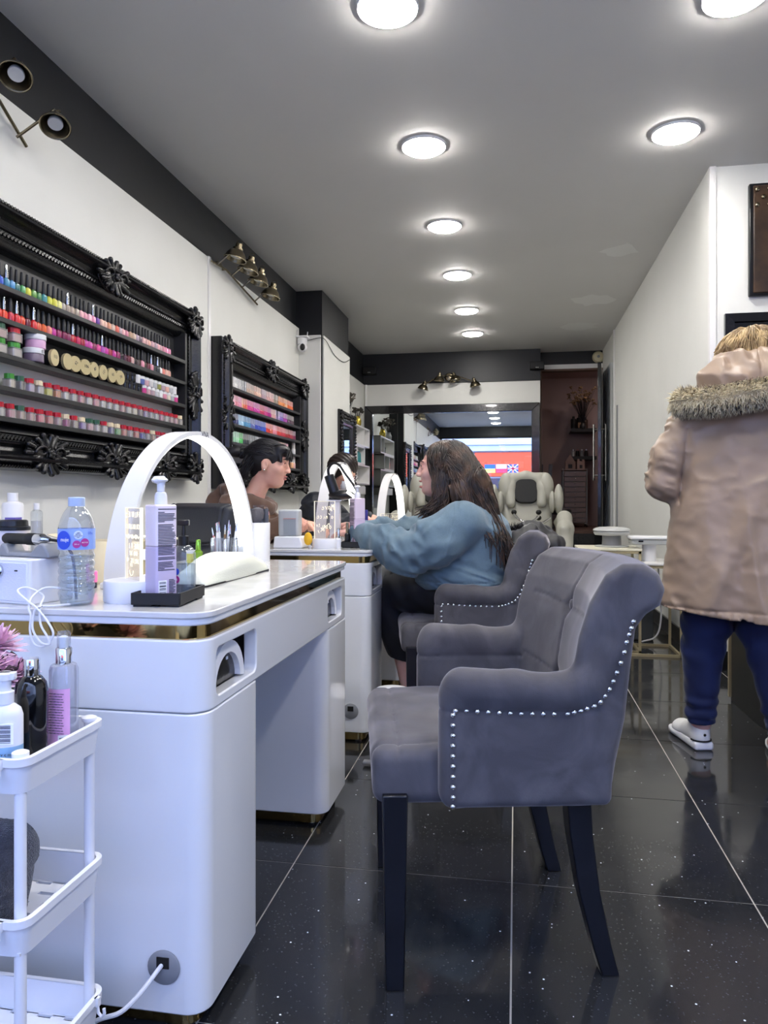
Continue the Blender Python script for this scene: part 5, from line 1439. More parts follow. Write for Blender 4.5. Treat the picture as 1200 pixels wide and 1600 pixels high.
MB().tube([(.18, 0, .42), (.18, 0, .12)], .028, 16).build('gas_lift', M['chrome'], t)
for k in range(5):
    a = 2 * PI * k / 5
    l_ = MB().tube([(.18, 0, .12), (.18 + .27 * math.cos(a), .27 * math.sin(a), .075)], [.025, .016], 10).build('leg', M['chrome'], t)
    MB().lathe([(.025, -.012), (.027, 0), (.025, .012)], (.18 + .27 * math.cos(a), .27 * math.sin(a), .028), 16, M=Matrix.Rotation(PI / 2, 3, 'X')).build('caster', M['black_plastic'], l_)
# ------------------------------------------------------------------ velvet armchairs (local x runs from the front edge to the back)
BACK = [(.355, .45), (.362, .60), (.382, .717), (.405, .79), (.438, .846), (.474, .868), (.515, .868), (.548, .848), (.562, .815), (.552, .782), (.522, .764), (.500, .735), (.490, .66), (.478, .55), (.452, .43), (.43, .385), (.36, .385)]
def bulge(Y): return .048 * np.clip(1 - ((Y - .27) / .27) ** 2, -.1, 1)
def chair_sculpt():
    s = Sculpt((-.08, -.09, .34), (.66, .63, .90), .0052)
    s.profile(BACK, -.022, .562, .022, k=.002, shift=bulge)
    for sg, yc in ((-1, .005), (1, .535)):
        # arm panel, rolled top, front post
        s.box((.275, yc, .492), (.345, .062, .232), .02, k=.012)
        yo = yc + sg * .006
        s.chain([(.142, yo, .618), (.25, yo, .612), (.345, yo, .606), (.40, yo, .625), (.435, yo - sg * .004, .69)], [.040, .038, .037, .036, .030], k=.016)
        s.cap((.125, yc, .41), (.130, yc, .60), .030, .034, k=.016)
    s.box((.42, .27, .45), (.09, .50, .14), .03, k=.02)
    s.cut(lambda X, Y, Z: (.372 + .008 * np.clip((X - .25) / .2, 0, 1) - Z) + 0 * X + 0 * Y)
    # tufted back: seams and button hollows on the inner face
    def tuft(X, Y, Z):
        inner = np.clip((.50 + bulge(Y) - X) / .05, 0, 1) * (Z > .52)
        e = .0045 * np.exp(-((Y - .27 - .006 * np.sin((Z - .58) * 20)) / .0045) ** 2)
        for zb in (.578, .742):
            e = e + .004 * np.exp(-((Z - zb - .05 * np.abs(Y - .27)) / .004) ** 2) * (np.abs(Y - .27) < .22)
            e = e + .013 * np.exp(-(((Y - .27) ** 2 + (Z - zb) ** 2) / .018 ** 2))
        e = e + .0
        # welt lines where the side panels meet the roll
        w = .0032 * np.exp(-((Z - .574) / .0035) ** 2) * ((Y < .05) | (Y > .49)) * (X < .42)
        return e * inner + w
    s.warp(tuft)
    return s
cs = chair_sculpt()
V, F = cs.data(); c = V[F].mean(1)
def part_mesh(name, m):
    Fm = F[m]; used = np.unique(Fm); mp = np.full(len(V), -1); mp[used] = np.arange(len(used))
    return np_mesh(name, V[used], mp[Fm], M['velvet'])
arm_n = (c[:, 0] < .362) & (c[:, 1] < .15); arm_f = (c[:, 0] < .362) & (c[:, 1] > .39)
me_back, me_an, me_af = part_mesh('backrest', ~(arm_n | arm_f)), part_mesh('armrest', arm_n), part_mesh('armrest', arm_f)
se = Sculpt((-.09, -.06, .34), (.46, .60, .56), .0055)
se.box((.17, .27, .43), (.42, .525, .118), .03, k=.002)
se.box((.15, .27, .46), (.36, .44, .05), .02, k=.03)
def seatshape(X, Y, Z):
    top = np.clip((Z - .44) / .04, 0, 1)
    welt = .0045 * np.exp(-((X - .015) / .0045) ** 2) * top + .003 * np.exp(-((np.abs(Y - .27) - .225) / .004) ** 2) * top * (X < .14)
    return welt - .012 * top * np.clip(1 - ((Y - .27) / .26) ** 2, 0, 1) * np.clip(1 - ((X - .2) / .24) ** 2, 0, 1) + .002 * np.sin(X * 31 + 9 * Y) * np.sin(Y * 37 - 7 * X) * top
se.warp(seatshape)
me_seat = se.mesh('seat', M['velvet'])
stud = MB().lathe([(.0060, 0), (.0055, .0025), (.0032, .0048), (.0004, .0055)], n=10).mesh('nail_stud', M['chrome'])
button = MB().lathe([(.016, -.006), (.018, 0), (.0165, .006), (.009, .0105), (.001, .0115)], n=18).mesh('button', M['velvet'])
# find the outer skin for the studs: march from outside towards the chair
def skin_y(x, z, side):
    i = int(round((x - cs.lo[0]) / cs.h)); k = int(round((z - cs.lo[2]) / cs.h))
    col = cs.f[i, :, k]; idx = np.where(col < 0)[0]
    if len(idx) == 0: return None
    return float(cs.ax[1][idx[0]]) - .003 if side < 0 else float(cs.ax[1][idx[-1]]) + .003
near_line = [(.120, z) for z in np.arange(.385, .572, .0205)] + [(.125 + .0222 * i, .578 - .010 * math.sin(min(1, i / 9) * PI / 2)) for i in range(10)]
near_line += [(p.x, p.z) for p in bez([(.352, 0, .568), (.392, 0, .578), (.428, 0, .603), (.452, 0, .65), (.474, 0, .71), (.488, 0, .752)], 12)]
def make_armchair(loc, rz, label):
    t = empty('velvet_armchair', loc, rz, label, 'chair', 'grey velvet armchairs with nail studs')
    obj('seat', me_seat, t); obj('backrest', me_back, t); obj('armrest', me_an, t); obj('armrest', me_af, t)
    def leg(x, y, rear):
        if rear: pts = [(x - .065, .40), (x - .058, .30), (x - .040, .18), (x - .012, .06), (x + .006, 0)]
        else: pts = [(x, .40), (x, .0)]
        mb = MB(); A = []
        for i, (px, pz) in enumerate(pts):
            q = .026 - .007 * (1 - pz / .4)
            A += [(px - q, y - q, pz), (px + q, y - q, pz), (px + q, y + q, pz), (px - q, y + q, pz)]
        n = len(pts)
        fs = [(4 * i + k, 4 * i + (k + 1) % 4, 4 * i + 4 + (k + 1) % 4, 4 * i + 4 + k) for i in range(n - 1) for k in range(4)] + [(0, 1, 2, 3), (4 * n - 1, 4 * n - 2, 4 * n - 3, 4 * n - 4)]
        mb.raw(A, fs).build('leg', M['black_wood'], t, bevel=.003)
    leg(.006, .02, False); leg(.006, .53, False); leg(.455, .05, True); leg(.455, .49, True)
    for zb in (.578, .742):
        o = obj('button', button, t)
        x = .372 + .048 if zb < .6 else .390 + .048
        i = int(round((.27 - cs.lo[1]) / cs.h)); k = int(round((zb - cs.lo[2]) / cs.h))
        idx = np.where(cs.f[:, i, k] < 0)[0]
        x = float(cs.ax[0][idx[0]]) - .006
        o.matrix_local = Matrix.Translation((x, .27, zb)) @ Matrix.Rotation(R(-100), 4, 'Y')
    for side in (-1, 1):
        for (x, z) in near_line:
            y = skin_y(x, z, side)
            if y is None: continue
            o = obj('nail_stud', stud, t)
            o.matrix_local = Matrix.Translation((x, y, z)) @ Matrix.Rotation(PI / 2 * (1 if side < 0 else -1), 4, 'X')
    r = MB().tube([(.504 + .048 * .9, .27 + .042 * math.sin(2 * PI * i / 28), .585 + .042 * math.cos(2 * PI * i / 28)) for i in range(28)], .0045, 8, True)
    ring = r.build('ring_pull', M['chrome'], t)
    MB().lathe([(.016, 0), (.016, .006), (.006, .014)], (.475 + .048, .27, .628), 16, M=Matrix.Rotation(PI / 2, 3, 'Y')).build('ring_mount', M['chrome'], ring)
    return t
chair1 = make_armchair((-.247, 1.486, 0), R(12.3), 'grey velvet armchair with nail studs, empty, nearest the camera')
chair2 = make_armchair((-.418, 2.985, 0), R(11), 'grey velvet armchair on which the woman in the blue sweatshirt sits')

# ------------------------------------------------------------------ slim white trolley and what stands on it
TX0, TX1, TY0, TY1 = -1.12, -.688, .948, 1.160
t = empty('storage_trolley', (TX0, TY0, 0), 0, 'slim white three tier plastic trolley in front of the nearest desk', 'trolley')
w_, d_ = TX1 - TX0, TY1 - TY0
def tier(z_floor, z_rim, slots):
    b = MB()
    o_ = rrect(0, w_, 0, d_, .022, 5); i_ = rrect(.005, w_ - .005, .005, d_ - .005, .018, 5)
    n = len(o_)
    V = [(x, y, z_floor) for x, y in rrect(.006, w_ - .006, .006, d_ - .006, .02, 5)] + [(x, y, z_rim) for x, y in o_] + [(x, y, z_rim) for x, y in i_] + [(x, y, z_floor + .004) for x, y in rrect(.010, w_ - .010, .010, d_ - .010, .016, 5)]
    fs = []
    for r_ in range(3):
        for k in range(n): fs.append((r_ * n + k, r_ * n + (k + 1) % n, (r_ + 1) * n + (k + 1) % n, (r_ + 1) * n + k))
    b.raw(V, fs)
    lip = rrect(-.003, w_ + .003, -.003, d_ + .003, .024, 5)
    V = [(x, y, z_rim - .010) for x, y in o_] + [(x, y, z_rim - .010) for x, y in lip] + [(x, y, z_rim + .001) for x, y in lip] + [(x, y, z_rim + .001) for x, y in i_]
    b.raw(V, [(r_ * n + k, r_ * n + (k + 1) % n, (r_ + 1) * n + (k + 1) % n, (r_ + 1) * n + k) for r_ in range(3) for k in range(n)])
    tr = b.build('tray', M['white_plastic'], t, smooth=35)
    # slotted floor: solid strips around open slots
    fl = MB(); zf0, zf1 = z_floor, z_floor + .004
    rows = 6; y_a, y_b = .014, d_ - .014
    if not slots: fl.bb(.012, w_ - .012, .012, d_ - .012, zf0, zf1)
    else:
        rh = (y_b - y_a) / rows
        for r_ in range(rows):
            y0 = y_a + r_ * rh
            fl.bb(.012, w_ - .012, y0, y0 + rh * .72, zf0, zf1)
            off = .018 if r_ % 2 else .042
            x = .012; k = 0
            while x < w_ - .012:
                e = min(w_ - .012, off + k * .05)
                if e > x: fl.bb(x, e, y0 + rh * .72, y0 + rh, zf0, zf1)
                x = e + .026; k += 1
        fl.bb(.012, w_ - .012, .008, .016, zf0, zf1).bb(.012, w_ - .012, d_ - .016, d_ - .008, zf0, zf1)
    fl.build('tray_floor', M['white_plastic'], tr)
    hk = MB()
    for (x, y, dx, dy) in (((w_ - .035, 0, 0, -1),) if z_floor > .2 else ((w_ - .035, 0, 0, -1), (w_, d_ - .03, 1, 0))):
        hk.tube([(x + dx * .003, y + dy * .003, z_rim - .004), (x + dx * .006, y + dy * .006, z_rim - .024), (x + dx * .012, y + dy * .012, z_rim - .030), (x + dx * .017, y + dy * .017, z_rim - .024), (x + dx * .016, y + dy * .016, z_rim - .016)], .0026, 8)
        hk.box((x + dx * .004, y + dy * .004, z_rim - .006), (.008, .008, .014))
    hk.build('hook', M['white_plastic'], tr)
tier(.577, .628, False); tier(.344, .397, True); tier(.118, .172, True)
for x in (.018, w_ - .018):
    for y in (.018, d_ - .018):
        po = MB().tube([(x, y, .11), (x, y, .632)], .0085, 16).build('pole', M['white_plastic'], t)
        MB().lathe([(.012, 0), (.012, .006), (.008, .008)], (x, y, .628), 16).build('end_cap', M['white_plastic'], po)
        c_ = MB().lathe([(.010, -.014), (.027, -.013), (.029, 0), (.027, .013), (.010, .014)], (x, y, .030), 20, M=Matrix.Rotation(PI / 2, 3, 'Y')).build('caster', M['white_plastic'], t)
        MB().tube([(x, y, .06), (x, y, .118)], .010, 12).box((x, y, .058), (.036, .03, .02)).build('caster_fork', M['white_plastic'], c_, bevel=.003)
ZT = .5812
def mist(loc, name, cols, label): pass
# pink labelled spray
t = empty('spray_bottle', (-.724, 1.098, ZT), R(20), 'tall clear spray bottle with pink label on the trolley top', 'bottle')
MB().lathe([(.020, 0), (.0225, .004), (.0225, .142), (.020, .150), (.011, .154)], n=28).build('bottle', clear('frosted_plastic', '#eef0f6', .1, .12, .25, '#d9dcea'), t)
lbp = MB(); V = []; F2 = []
for i in range(15):
    a = -PI / 2 - 1.35 + 2.0 * i / 14
    V += [(.0228 * math.cos(a), .0228 * math.sin(a), .008), (.0228 * math.cos(a), .0228 * math.sin(a), .115)]
for i in range(14): F2.append((2 * i, 2 * i + 2, 2 * i + 3, 2 * i + 1))
lb_ = lbp.raw(V, F2).build('label', mat('pink_label', '#eeb2de', .4), t)
for k in range(16): on_cyl('lettering', ['skin fluid with rose water', 'apply to clean hands', 'shake before every use'][k % 3], .0030, -PI / 2 - .35, .108 - k * .0042, .0231, lb_, M['ink'])
bc = MB()
for k in range(10): bc.bb(-.0055, .0055, -.0002, .0002, .0015 * k, .0015 * k + (.0010 if k % 3 else .0005))
o = MB().bb(-.0075, .0075, -.0001, .0001, -.003, .020).build('barcode_ground', M['ink_white'], lb_); o.matrix_local = Matrix.Rotation(.18, 4, 'Z') @ Matrix.Translation((0, -.0234, .022))
o2 = bc.build('barcode', M['ink'], lb_); o2.matrix_local = Matrix.Rotation(.18, 4, 'Z') @ Matrix.Translation((0, -.0237, .024))
MB().lathe([(.0125, .152), (.0125, .176), (.011, .178)], n=24).build('collar', M['chrome'], t)
MB().lathe([(.0105, .177), (.0105, .200), (.009, .204), (.002, .205)], n=24).build('nozzle', M['clear'], t)
MB().lathe([(.007, .177), (.007, .195), (.004, .197)], n=16).build('spray_head', M['white_plastic'], t)
# black bottle with chrome cap
t = empty('black_bottle', (-.743, 1.043, ZT), 0, 'black bottle with chrome cap on the trolley top', 'bottle')
MB().lathe([(.021, 0), (.024, .004), (.0245, .120), (.022, .133), (.0155, .142), (.012, .145)], n=32).build('bottle', mat('glossy_black_plastic', '#08090d', .1, coat=.6), t, smooth=60)
MB().lathe([(.0115, .144), (.0120, .146), (.0120, .169), (.0112, .171), (.002, .171)], n=28).build('cap', M['chrome'], t)
# white bottle with blue foot
t = empty('lotion_bottle', (-.748, .988, ZT), R(15), 'white pump spray bottle with blue lower half on the trolley', 'bottle')
MB().lathe([(.024, 0), (.026, .004), (.026, .055)], n=28, sy=.75).build('blue_band', mat('soft_blue_plastic', '#8fb7d8', .35), t)
MB().lathe([(.026, .055), (.026, .098), (.023, .108), (.013, .116), (.011, .118)], n=28, sy=.75).build('body', M['white_plastic'], t)
p = MB().lathe([(.013, .116), (.013, .133), (.009, .135), (.009, .150), (.0115, .151), (.0115, .160), (.009, .162)], n=22).build('pump', M['white_plastic'], t)
MB().bb(-.010, .016, -.006, .006, .150, .162).build('pump_head', M['white_plastic'], p, bevel=.002)
g_ = MB().bb(-.004, .020, -.0198, -.0190, .060, .090).build('barcode_ground', M['ink_white'], t)
bc = MB()
for k in range(13): bc.bb(-.001, .016, -.0202, -.0197, .062 + k * .0021, .062 + k * .0021 + (.0013 if k % 3 else .0006))
bc.build('barcode', M['ink'], g_)
words('lettering', '@ v c m f', .007, t, facing((.007, -.0200, .045), (1, 0, 0), (0, 0, 1)), M['ink'])
# clear bottle cut by the photo edge
t = empty('clear_bottle', (-.800, .985, ZT), 0, 'clear bottle half full of liquid at the left edge of the trolley', 'bottle')
MB().lathe([(.021, 0), (.0225, .003), (.0225, .085), (.019, .092), (.010, .096), (.010, .104), (.014, .105), (.014, .135), (.012, .138)], n=28).build('bottle', M['clear'], t)
MB().lathe([(.0205, .003), (.0205, .052), (.003, .053)], n=24).build('liquid', M['water'], t)
# chrysanthemums in dark film
t = empty('flower_bouquet', (-.865, 1.085, ZT - .0), 0, 'bunch of lilac chrysanthemums wrapped in dark film on the trolley', 'flowers')
wr_ = MB(); V = []; F2 = []; n = 20
for i, (r, z) in enumerate(((.018, 0), (.02, .05), (.045, .10), (.068, .145))):
    for k in range(n):
        a = 2 * PI * k / n; q = r * (1 + (.12 if i == 3 else .04) * math.sin(k * 2.3 + i))
        V.append((q * math.cos(a), q * math.sin(a), z + (.012 * math.sin(k * 1.7) if i == 3 else 0)))
for i in range(3):
    for k in range(n): F2.append((i * n + k, i * n + (k + 1) % n, (i + 1) * n + (k + 1) % n, (i + 1) * n + k))
wr_.raw(V, F2).build('wrapping', mat('dark_film', '#26232a', .2, spec=.8), t)
lil = mat('lilac_petal', '#f2d3e2', .6, noise=(40, '#dfb2d2', .8)); r_ = random.Random(5)
def bloom(c, rad, n, m, name='bloom'):
    fl = MB()
    for k in range(n):
        f = (k + .5) / n
        th = math.acos(1 - 1.45 * f); ph = k * 2.39996
        d = Vector((math.sin(th) * math.cos(ph), math.sin(th) * math.sin(ph), math.cos(th)))
        L = rad * (.55 + .45 * f) * r_.uniform(.9, 1.1)
        side = d.cross(Vector((0, 0, 1)));
        if side.length < .05: side = Vector((1, 0, 0))
        side.normalize(); w = .0062; up = side.cross(d)
        a = Vector(c) + d * (rad * .15)
        q1, q2 = a + d * (L * .55) + up * .002, a + d * L + up * (.004 + .004 * f)
        fl.raw([a - side * w * .4, a + side * w * .4, q1 + side * w, q1 - side * w, q2 + side * w * .35, q2 - side * w * .35, q1 + up * .0015],
               [(0, 1, 6), (1, 2, 6), (2, 4, 6), (4, 5, 6), (5, 3, 6), (3, 0, 6)])
    o = fl.build(name, m, t, smooth=60); return o
for c, rad in (((.020, -.020, .145), .048), ((-.035, -.01, .150), .050), ((.0, .03, .172), .050), ((.045, .010, .13), .042), ((-.02, -.045, .12), .042)): bloom(c, rad, 110, lil)
bloom((-.015, -.06, .11), .028, 60, mat('crimson_petal', '#9c1f4e', .6))
bloom((.055, -.03, .105), .02, 40, mat('pale_lilac_petal', '#e0c3e2', .6))
MB().ball((0, 0, .12), (.055, .05, .05), 14, 8).build('leaves', mat('dark_leaf', '#2b3527', .6), t)
# rolled towel on the middle tray
tw = Sculpt((-.10, -.09, -.01), (.16, .10, .18), .0045)
tw.ell((.0, 0, .055), (.085, .07, .055), k=.01)
tw.cap((-.06, .0, .10), (.045, .02, .095), .050, .046, k=.012); tw.cap((.05, .02, .09), (.062, .0, .02), .028, .026, k=.02)
def trw(X, Y, Z):
    a = np.sqrt((Y) ** 2 + (Z - .098) ** 2)
    return .004 * np.sin(a * 420) * (X < -.03) + .0022 * np.sin(X * 900) * np.sin(Y * 830) * np.sin(Z * 870) + .004 * np.exp(-((Z - .06 - .3 * Y) / .004) ** 2)
tw.warp(trw)
t = tw.build('rolled_towel', mat('charcoal_towel', '#47474d', .95, sheen=.5, bump=(500, .9), noise=(90, '#37373c', .8))); t.location = (-.835, 1.03, .3495)
tag(t, 'rolled charcoal towel on the middle shelf of the white trolley', 'towel')
tag(MB().tube(bez([(-.80, .97, .352), (-.775, .985, .356), (-.768, 1.0, .372), (-.775, 1.01, .39), (-.80, 1.02, .40)]), .0028, 8).build('charging_cable', M['matt_black']), 'short black cable looped in front of the rolled towel', 'cable')
# ------------------------------------------------------------------ massage chairs in front of the back mirror
def massage_sculpt():
    s = Sculpt((-.48, -1.35, .0), (.48, .42, 1.40), .010)
    RX_ = Matrix.Rotation(R(-16), 3, 'X')
    s.box((0, .02, .88), (.56, .15, .86), .07, M=RX_, k=.03)                      # back
    for sg in (-1, 1):
        s.ell((sg * .215, .0, 1.12), (.085, .10, .17), k=.03)
        s.ell((sg * .345, -.10, 1.0), (.050, .14, .165), k=.006)
        s.ell((sg * .275, -.13, .97), (.030, .10, .12), k=.006)
        s.chain([(sg * .36, .0, .74), (sg * .39, -.35, .80), (sg * .385, -.62, .70), (sg * .36, -.78, .48), (sg * .34, -.80, .2)], [.062, .075, .080, .085, .085], k=.03)
        s.box((sg * .37, -.40, .42), (.11, .75, .66), .05, k=.03)
    s.box((0, -.45, .40), (.60, .62, .22), .06, k=.03)
    s.ell((0, -.95, .14), (.26, .26, .15), k=.05)
    s.chain([(0, .05, .06), (0, -.6, .06)], [.2, .2], k=.05)
    s.cut(lambda X, Y, Z: .004 - Z + 0 * X + 0 * Y)
    def crease(X, Y, Z):
        back = (np.abs(X) < .22) & (Z > .55) & (Z < .95)
        return (.006 * np.exp(-((np.abs(X) - .12) / .008) ** 2) + .005 * fold(X * 9, Y * 3, Z * 5)) * back
    s.warp(crease)
    return s.mesh('upholstery', M['leather_grey'])
me_mas = massage_sculpt()
hr = Sculpt((-.28, -.2, -.28), (.28, .2, .28), .008)
hr.chain([(-.165, -.035, -.16), (-.175, -.02, .02), (-.14, -.005, .125), (0, 0, .155), (.14, -.005, .125), (.175, -.02, .02), (.165, -.035, -.16)], [.050, .058, .056, .055, .056, .058, .050], k=.03)
hr.box((0, .03, -.02), (.30, .06, .30), .03, k=.02)
me_hr = hr.mesh('headrest', M['leather_grey'])
def massage_chair(loc, label):
    t = empty('massage_chair', loc, 0, label, 'massage chair', 'pale grey pedicure massage chairs')
    obj('upholstery', me_mas, t)
    h = obj('headrest', me_hr, t, (0, -.015, 1.105)); h.rotation_euler.x = R(-14)
    MB().prism(rrect(-.13, .13, -.15, .13, .085, 8), -.02, .022).build('head_pillow', M['matt_black'], h, bevel=.012, seg=3).matrix_local = facing((0, -.022, -.012), (1, 0, 0), (0, 0, 1))
    for x, z in ((-.13, .86), (.13, .86), (.13, .80)):
        MB().ball((x, -.22, z), (.030, .035, .028), 14, 8).build('massage_node', M['matt_black'], t)
    MB().tube(bez([(-.13, -.30, .84), (-.05, -.36, .77), (.06, -.36, .77), (.13, -.30, .82)]), .012, 10).tube(bez([(.0, -.38, .74), (.15, -.38, .745), (.25, -.33, .80)]), .014, 10).build('chrome_bar', M['chrome'], t)
    return t
massage_chair((.11, 8.32, 0), 'pale grey massage chair with black pillow, on the right by the back room door')
massage_chair((-.88, 8.32, 0), 'pale grey massage chair half hidden behind the blue sweatshirt woman')

# ------------------------------------------------------------------ cube shelf contents
def vase_flowers(loc, label, vm, fm, n, h, seed, spread=.10, leafm=None, vase=True):
    t = empty('flower_vase', loc, 0, label, 'vase'); r_ = random.Random(seed)
    MB().lathe([(.03, 0), (.045, .02), (.048, .07), (.03, .11), (.035, .125)], n=20).build('vase', vm, t)
    st = MB(); fl = MB()
    for i in range(n):
        a = r_.uniform(0, 2 * PI); q = spread * math.sqrt(r_.random())
        e = Vector((q * math.cos(a), q * math.sin(a), .13 + h * r_.uniform(.5, 1)))
        st.tube([(0, 0, .10), (e.x * .4, e.y * .4, e.z * .6), tuple(e)], .0025, 5)
        for k in range(5):
            d = Vector((r_.uniform(-1, 1), r_.uniform(-1, 1), r_.uniform(-.3, 1))).normalized() * .02
            fl.ball(tuple(e + d), (.014, .014, .010), 6, 4)
    st.build('stems', leafm or M['black_wood'], t)
    o = fl.build('blossom', fm, t); o['kind'] = 'stuff'
    return t
gold_leaf = mat('gold_ornament', '#c9b24a', .25, .8)
vase_flowers((-1.92, 8.42, 1.896), 'dark dried flowers in a glass vase on top of the cube shelf', M['grey_plastic'], mat('dried_flower', '#4a4640', .8, noise=(30, '#8d8478', .8)), 26, .20, 3, .11)
vase_flowers((-1.92, 8.95, 1.896), 'small gold ornament with dark flowers on top of the cube shelf', gold_leaf, mat('dried_flower_b', '#3a372f', .8), 12, .09, 5, .06)
tw2 = MB()
for k in range(3): tw2.tube([(-1.96, 8.62, 1.70 + .03 * k), (-1.96, 8.90, 1.70 + .03 * k)], .03, 12)
o = tw2.build('folded_towels', mat('grey_towel', '#4c4c50', .95)); tag(o, 'folded dark grey towels in the top cube of the shelf', 'towel')
t = flacon((-1.93, 8.50, 1.4252), .045, .16, mat('orange_liquid', '#d8552a', .15, coat=.4), 'orange bottle with white cap in the middle cube')
vb = MB().lathe([(.03, 0), (.032, .005), (.032, .16), (.012, .19)], (-1.95, 8.36, 1.4452), 20).build('violet_bottle', mat('muted_violet', '#6a6a9a', .4)); MB().lathe([(.014, .185), (.014, .22)], (-1.95, 8.36, 1.4452), 14).build('cap', M['white_plastic'], vb)
tag(vb, 'muted violet bottle beside the column in the middle cube', 'bottle')
tb = MB().lathe([(.05, 0), (.052, .01), (.045, .14), (.02, .17)], (-1.94, 9.02, 1.4252), 20).build('teal_bottle', mat('teal_plastic', '#2f7f86', .35)); MB().lathe([(.016, .165), (.016, .20)], (-1.94, 9.02, 1.4252), 14).build('cap', M['white_plastic'], tb)
tag(tb, 'teal bottle in the far middle cube of the white shelf, seen in the mirror', 'bottle')

# ------------------------------------------------------------------ raised back room
FZ = .585
t = empty('drawer_cart', (.865, 11.5, FZ), 0, 'tall ten drawer cart with metal frame in the dim back room', 'drawer cart')
drm = mat('smoky_drawer_plastic', '#7d6a68', .4)
MB_f = MB()
for x in (-.17, .17):
    for y in (-.16, .16): MB_f.tube([(x, y, .06), (x, y, .86)], .009, 8)
MB_f.tube([(-.17, -.16, .86), (-.17, .16, .86)], .009, 8).tube([(.17, -.16, .86), (.17, .16, .86)], .009, 8)
for k in range(11): MB_f.bb(-.17, .17, -.165, -.155, .06 + k * .076, .066 + k * .076)
MB_f.build('cart_frame', M['grey_plastic'], t)
for k in range(10):
    d = MB().bb(-.155, .155, -.175, .15, .070 + k * .076, .132 + k * .076).build('drawer', drm, t, bevel=.004)
    MB().ball((0, -.182, .112 + k * .076), (.012, .008, .008), 8, 5).build('knob', M['chrome'], d)
MB().bb(-.18, .18, -.17, .17, .845, .855).build('top_shelf', drm, t)
for x in (-.17, .17):
    for y in (-.16, .16): MB().lathe([(.012, -.012), (.028, -.01), (.028, .01), (.012, .012)], (x, y, .029), 12, M=Matrix.Rotation(PI / 2, 3, 'Y')).tube([(x, y, .05), (x, y, .07)], .008).build('caster', M['black_plastic'], t)
wh = mat('dusty_wood', '#8b7268', .6)
t = empty('toy_house', (.80, 11.45, FZ + .856), 0, 'small wooden model house with pointed roof on the drawer cart', 'ornament')
MB().bb(-.07, .07, -.05, .05, 0, .10).build('walls', wh, t)
MB().prism_axis([(-.08, .10), (.08, .10), (.0, .23)], -.055, .055, 'y').build('roof', wh, t)
MB().bb(-.03, .03, -.053, -.049, .02, .08).build('window', M['matt_black'], t)
t = empty('toy_tower', (.955, 11.45, FZ + .856), 0, 'small wooden model tower beside the model house on the cart', 'ornament')
MB().bb(-.055, .055, -.05, .05, 0, .12).bb(-.05, -.02, -.045, .045, .12, .16).bb(.02, .05, -.045, .045, .12, .15).build('walls', wh, t)
MB().bb(-.02, .02, -.053, -.049, .02, .07).build('door', M['matt_black'], t)
t = empty('wheeled_stool', (.62, 10.75, FZ), 0, 'black wheeled stool standing before the drawer cart', 'stool')
MB().lathe([(.13, .20), (.15, .21), (.15, .26), (.13, .28), (.02, .285)], n=28).build('seat', M['leather_black'], t)
MB().tube([(0, 0, .07), (0, 0, .21)], .02, 12).build('post', M['chrome'], t)
for k in range(5):
    a = 2 * PI * k / 5
    l_ = MB().tube([(0, 0, .09), (.14 * math.cos(a), .14 * math.sin(a), .06)], .012, 8).build('leg', M['chrome'], t)
    MB().lathe([(.015, -.01), (.026, -.009), (.026, .009), (.015, .01)], (.14 * math.cos(a), .14 * math.sin(a), .027), 12, M=Matrix.Rotation(PI / 2, 3, 'X')).build('caster', M['black_plastic'], l_)
for k, (z, lab) in enumerate(((2.02, 'upper black wall shelf with bottles in the back room'), (1.60, 'lower black wall shelf with a row of small bottles in the back room'))):
    t = empty('wall_shelf', (.98, 11.86, z), 0, lab, 'shelf', 'black wall shelves in the back room')
    MB().bb(-.16, .22, -.30, .135, 0, .02).build('board', M['matt_black'], t)
    MB().bb(-.16, .22, -.30, -.29, .02, .05).build('rail', M['matt_black'], t)
for i, (dx, h, r, c) in enumerate(((-.10, .24, .042, M['matt_black']), (-.01, .26, .045, M['matt_black']), (.075, .22, .04, mat('brown_glass', '#3a2a22', .2)))):
    t = flacon((.98 + dx, 11.83, 2.0402), r, h, c, 'dark bottle, %s from the left on the upper back room shelf' % ordinal(i + 1), M['matt_black'])
    if i == 1: MB().bb(-.028, .028, -r - .002, -r + .004, .06, .14).build('label', mat('kraft_label', '#b58d6c', .6), t)
vase_flowers((1.00, 11.60, 2.0402), 'dried flower bunch standing over the bottles on the upper back room shelf', M['matt_black'], mat('dried_ochre', '#7d6242', .8, noise=(20, '#4b3d2c', .8)), 46, .52, 9, .22)
for i in range(4):
    flacon((.875 + .065 * i, 11.83, 1.6202), .026, .15, [M['lightgrey_plastic'], M['matt_black'], M['grey_plastic'], M['matt_black']][i], 'small bottle, %s from the left on the lower back room shelf' % ordinal(i + 1), [M['cap_silver'], M['lips'], M['white_plastic'], M['cap_silver']][i])
for i, x in enumerate((.35, .47)):
    o = MB().box((x, 11.0, FZ + .46), (.05, .05, .92), M=Matrix.Rotation(.03 * (i + 1), 3, 'Y')).build('timber_post', M['black_wood']); tag(o, ['dark wooden post leaning just inside the back room, nearer the mirror', 'dark wooden post leaning just inside the back room, nearer the cart'][i], 'post')

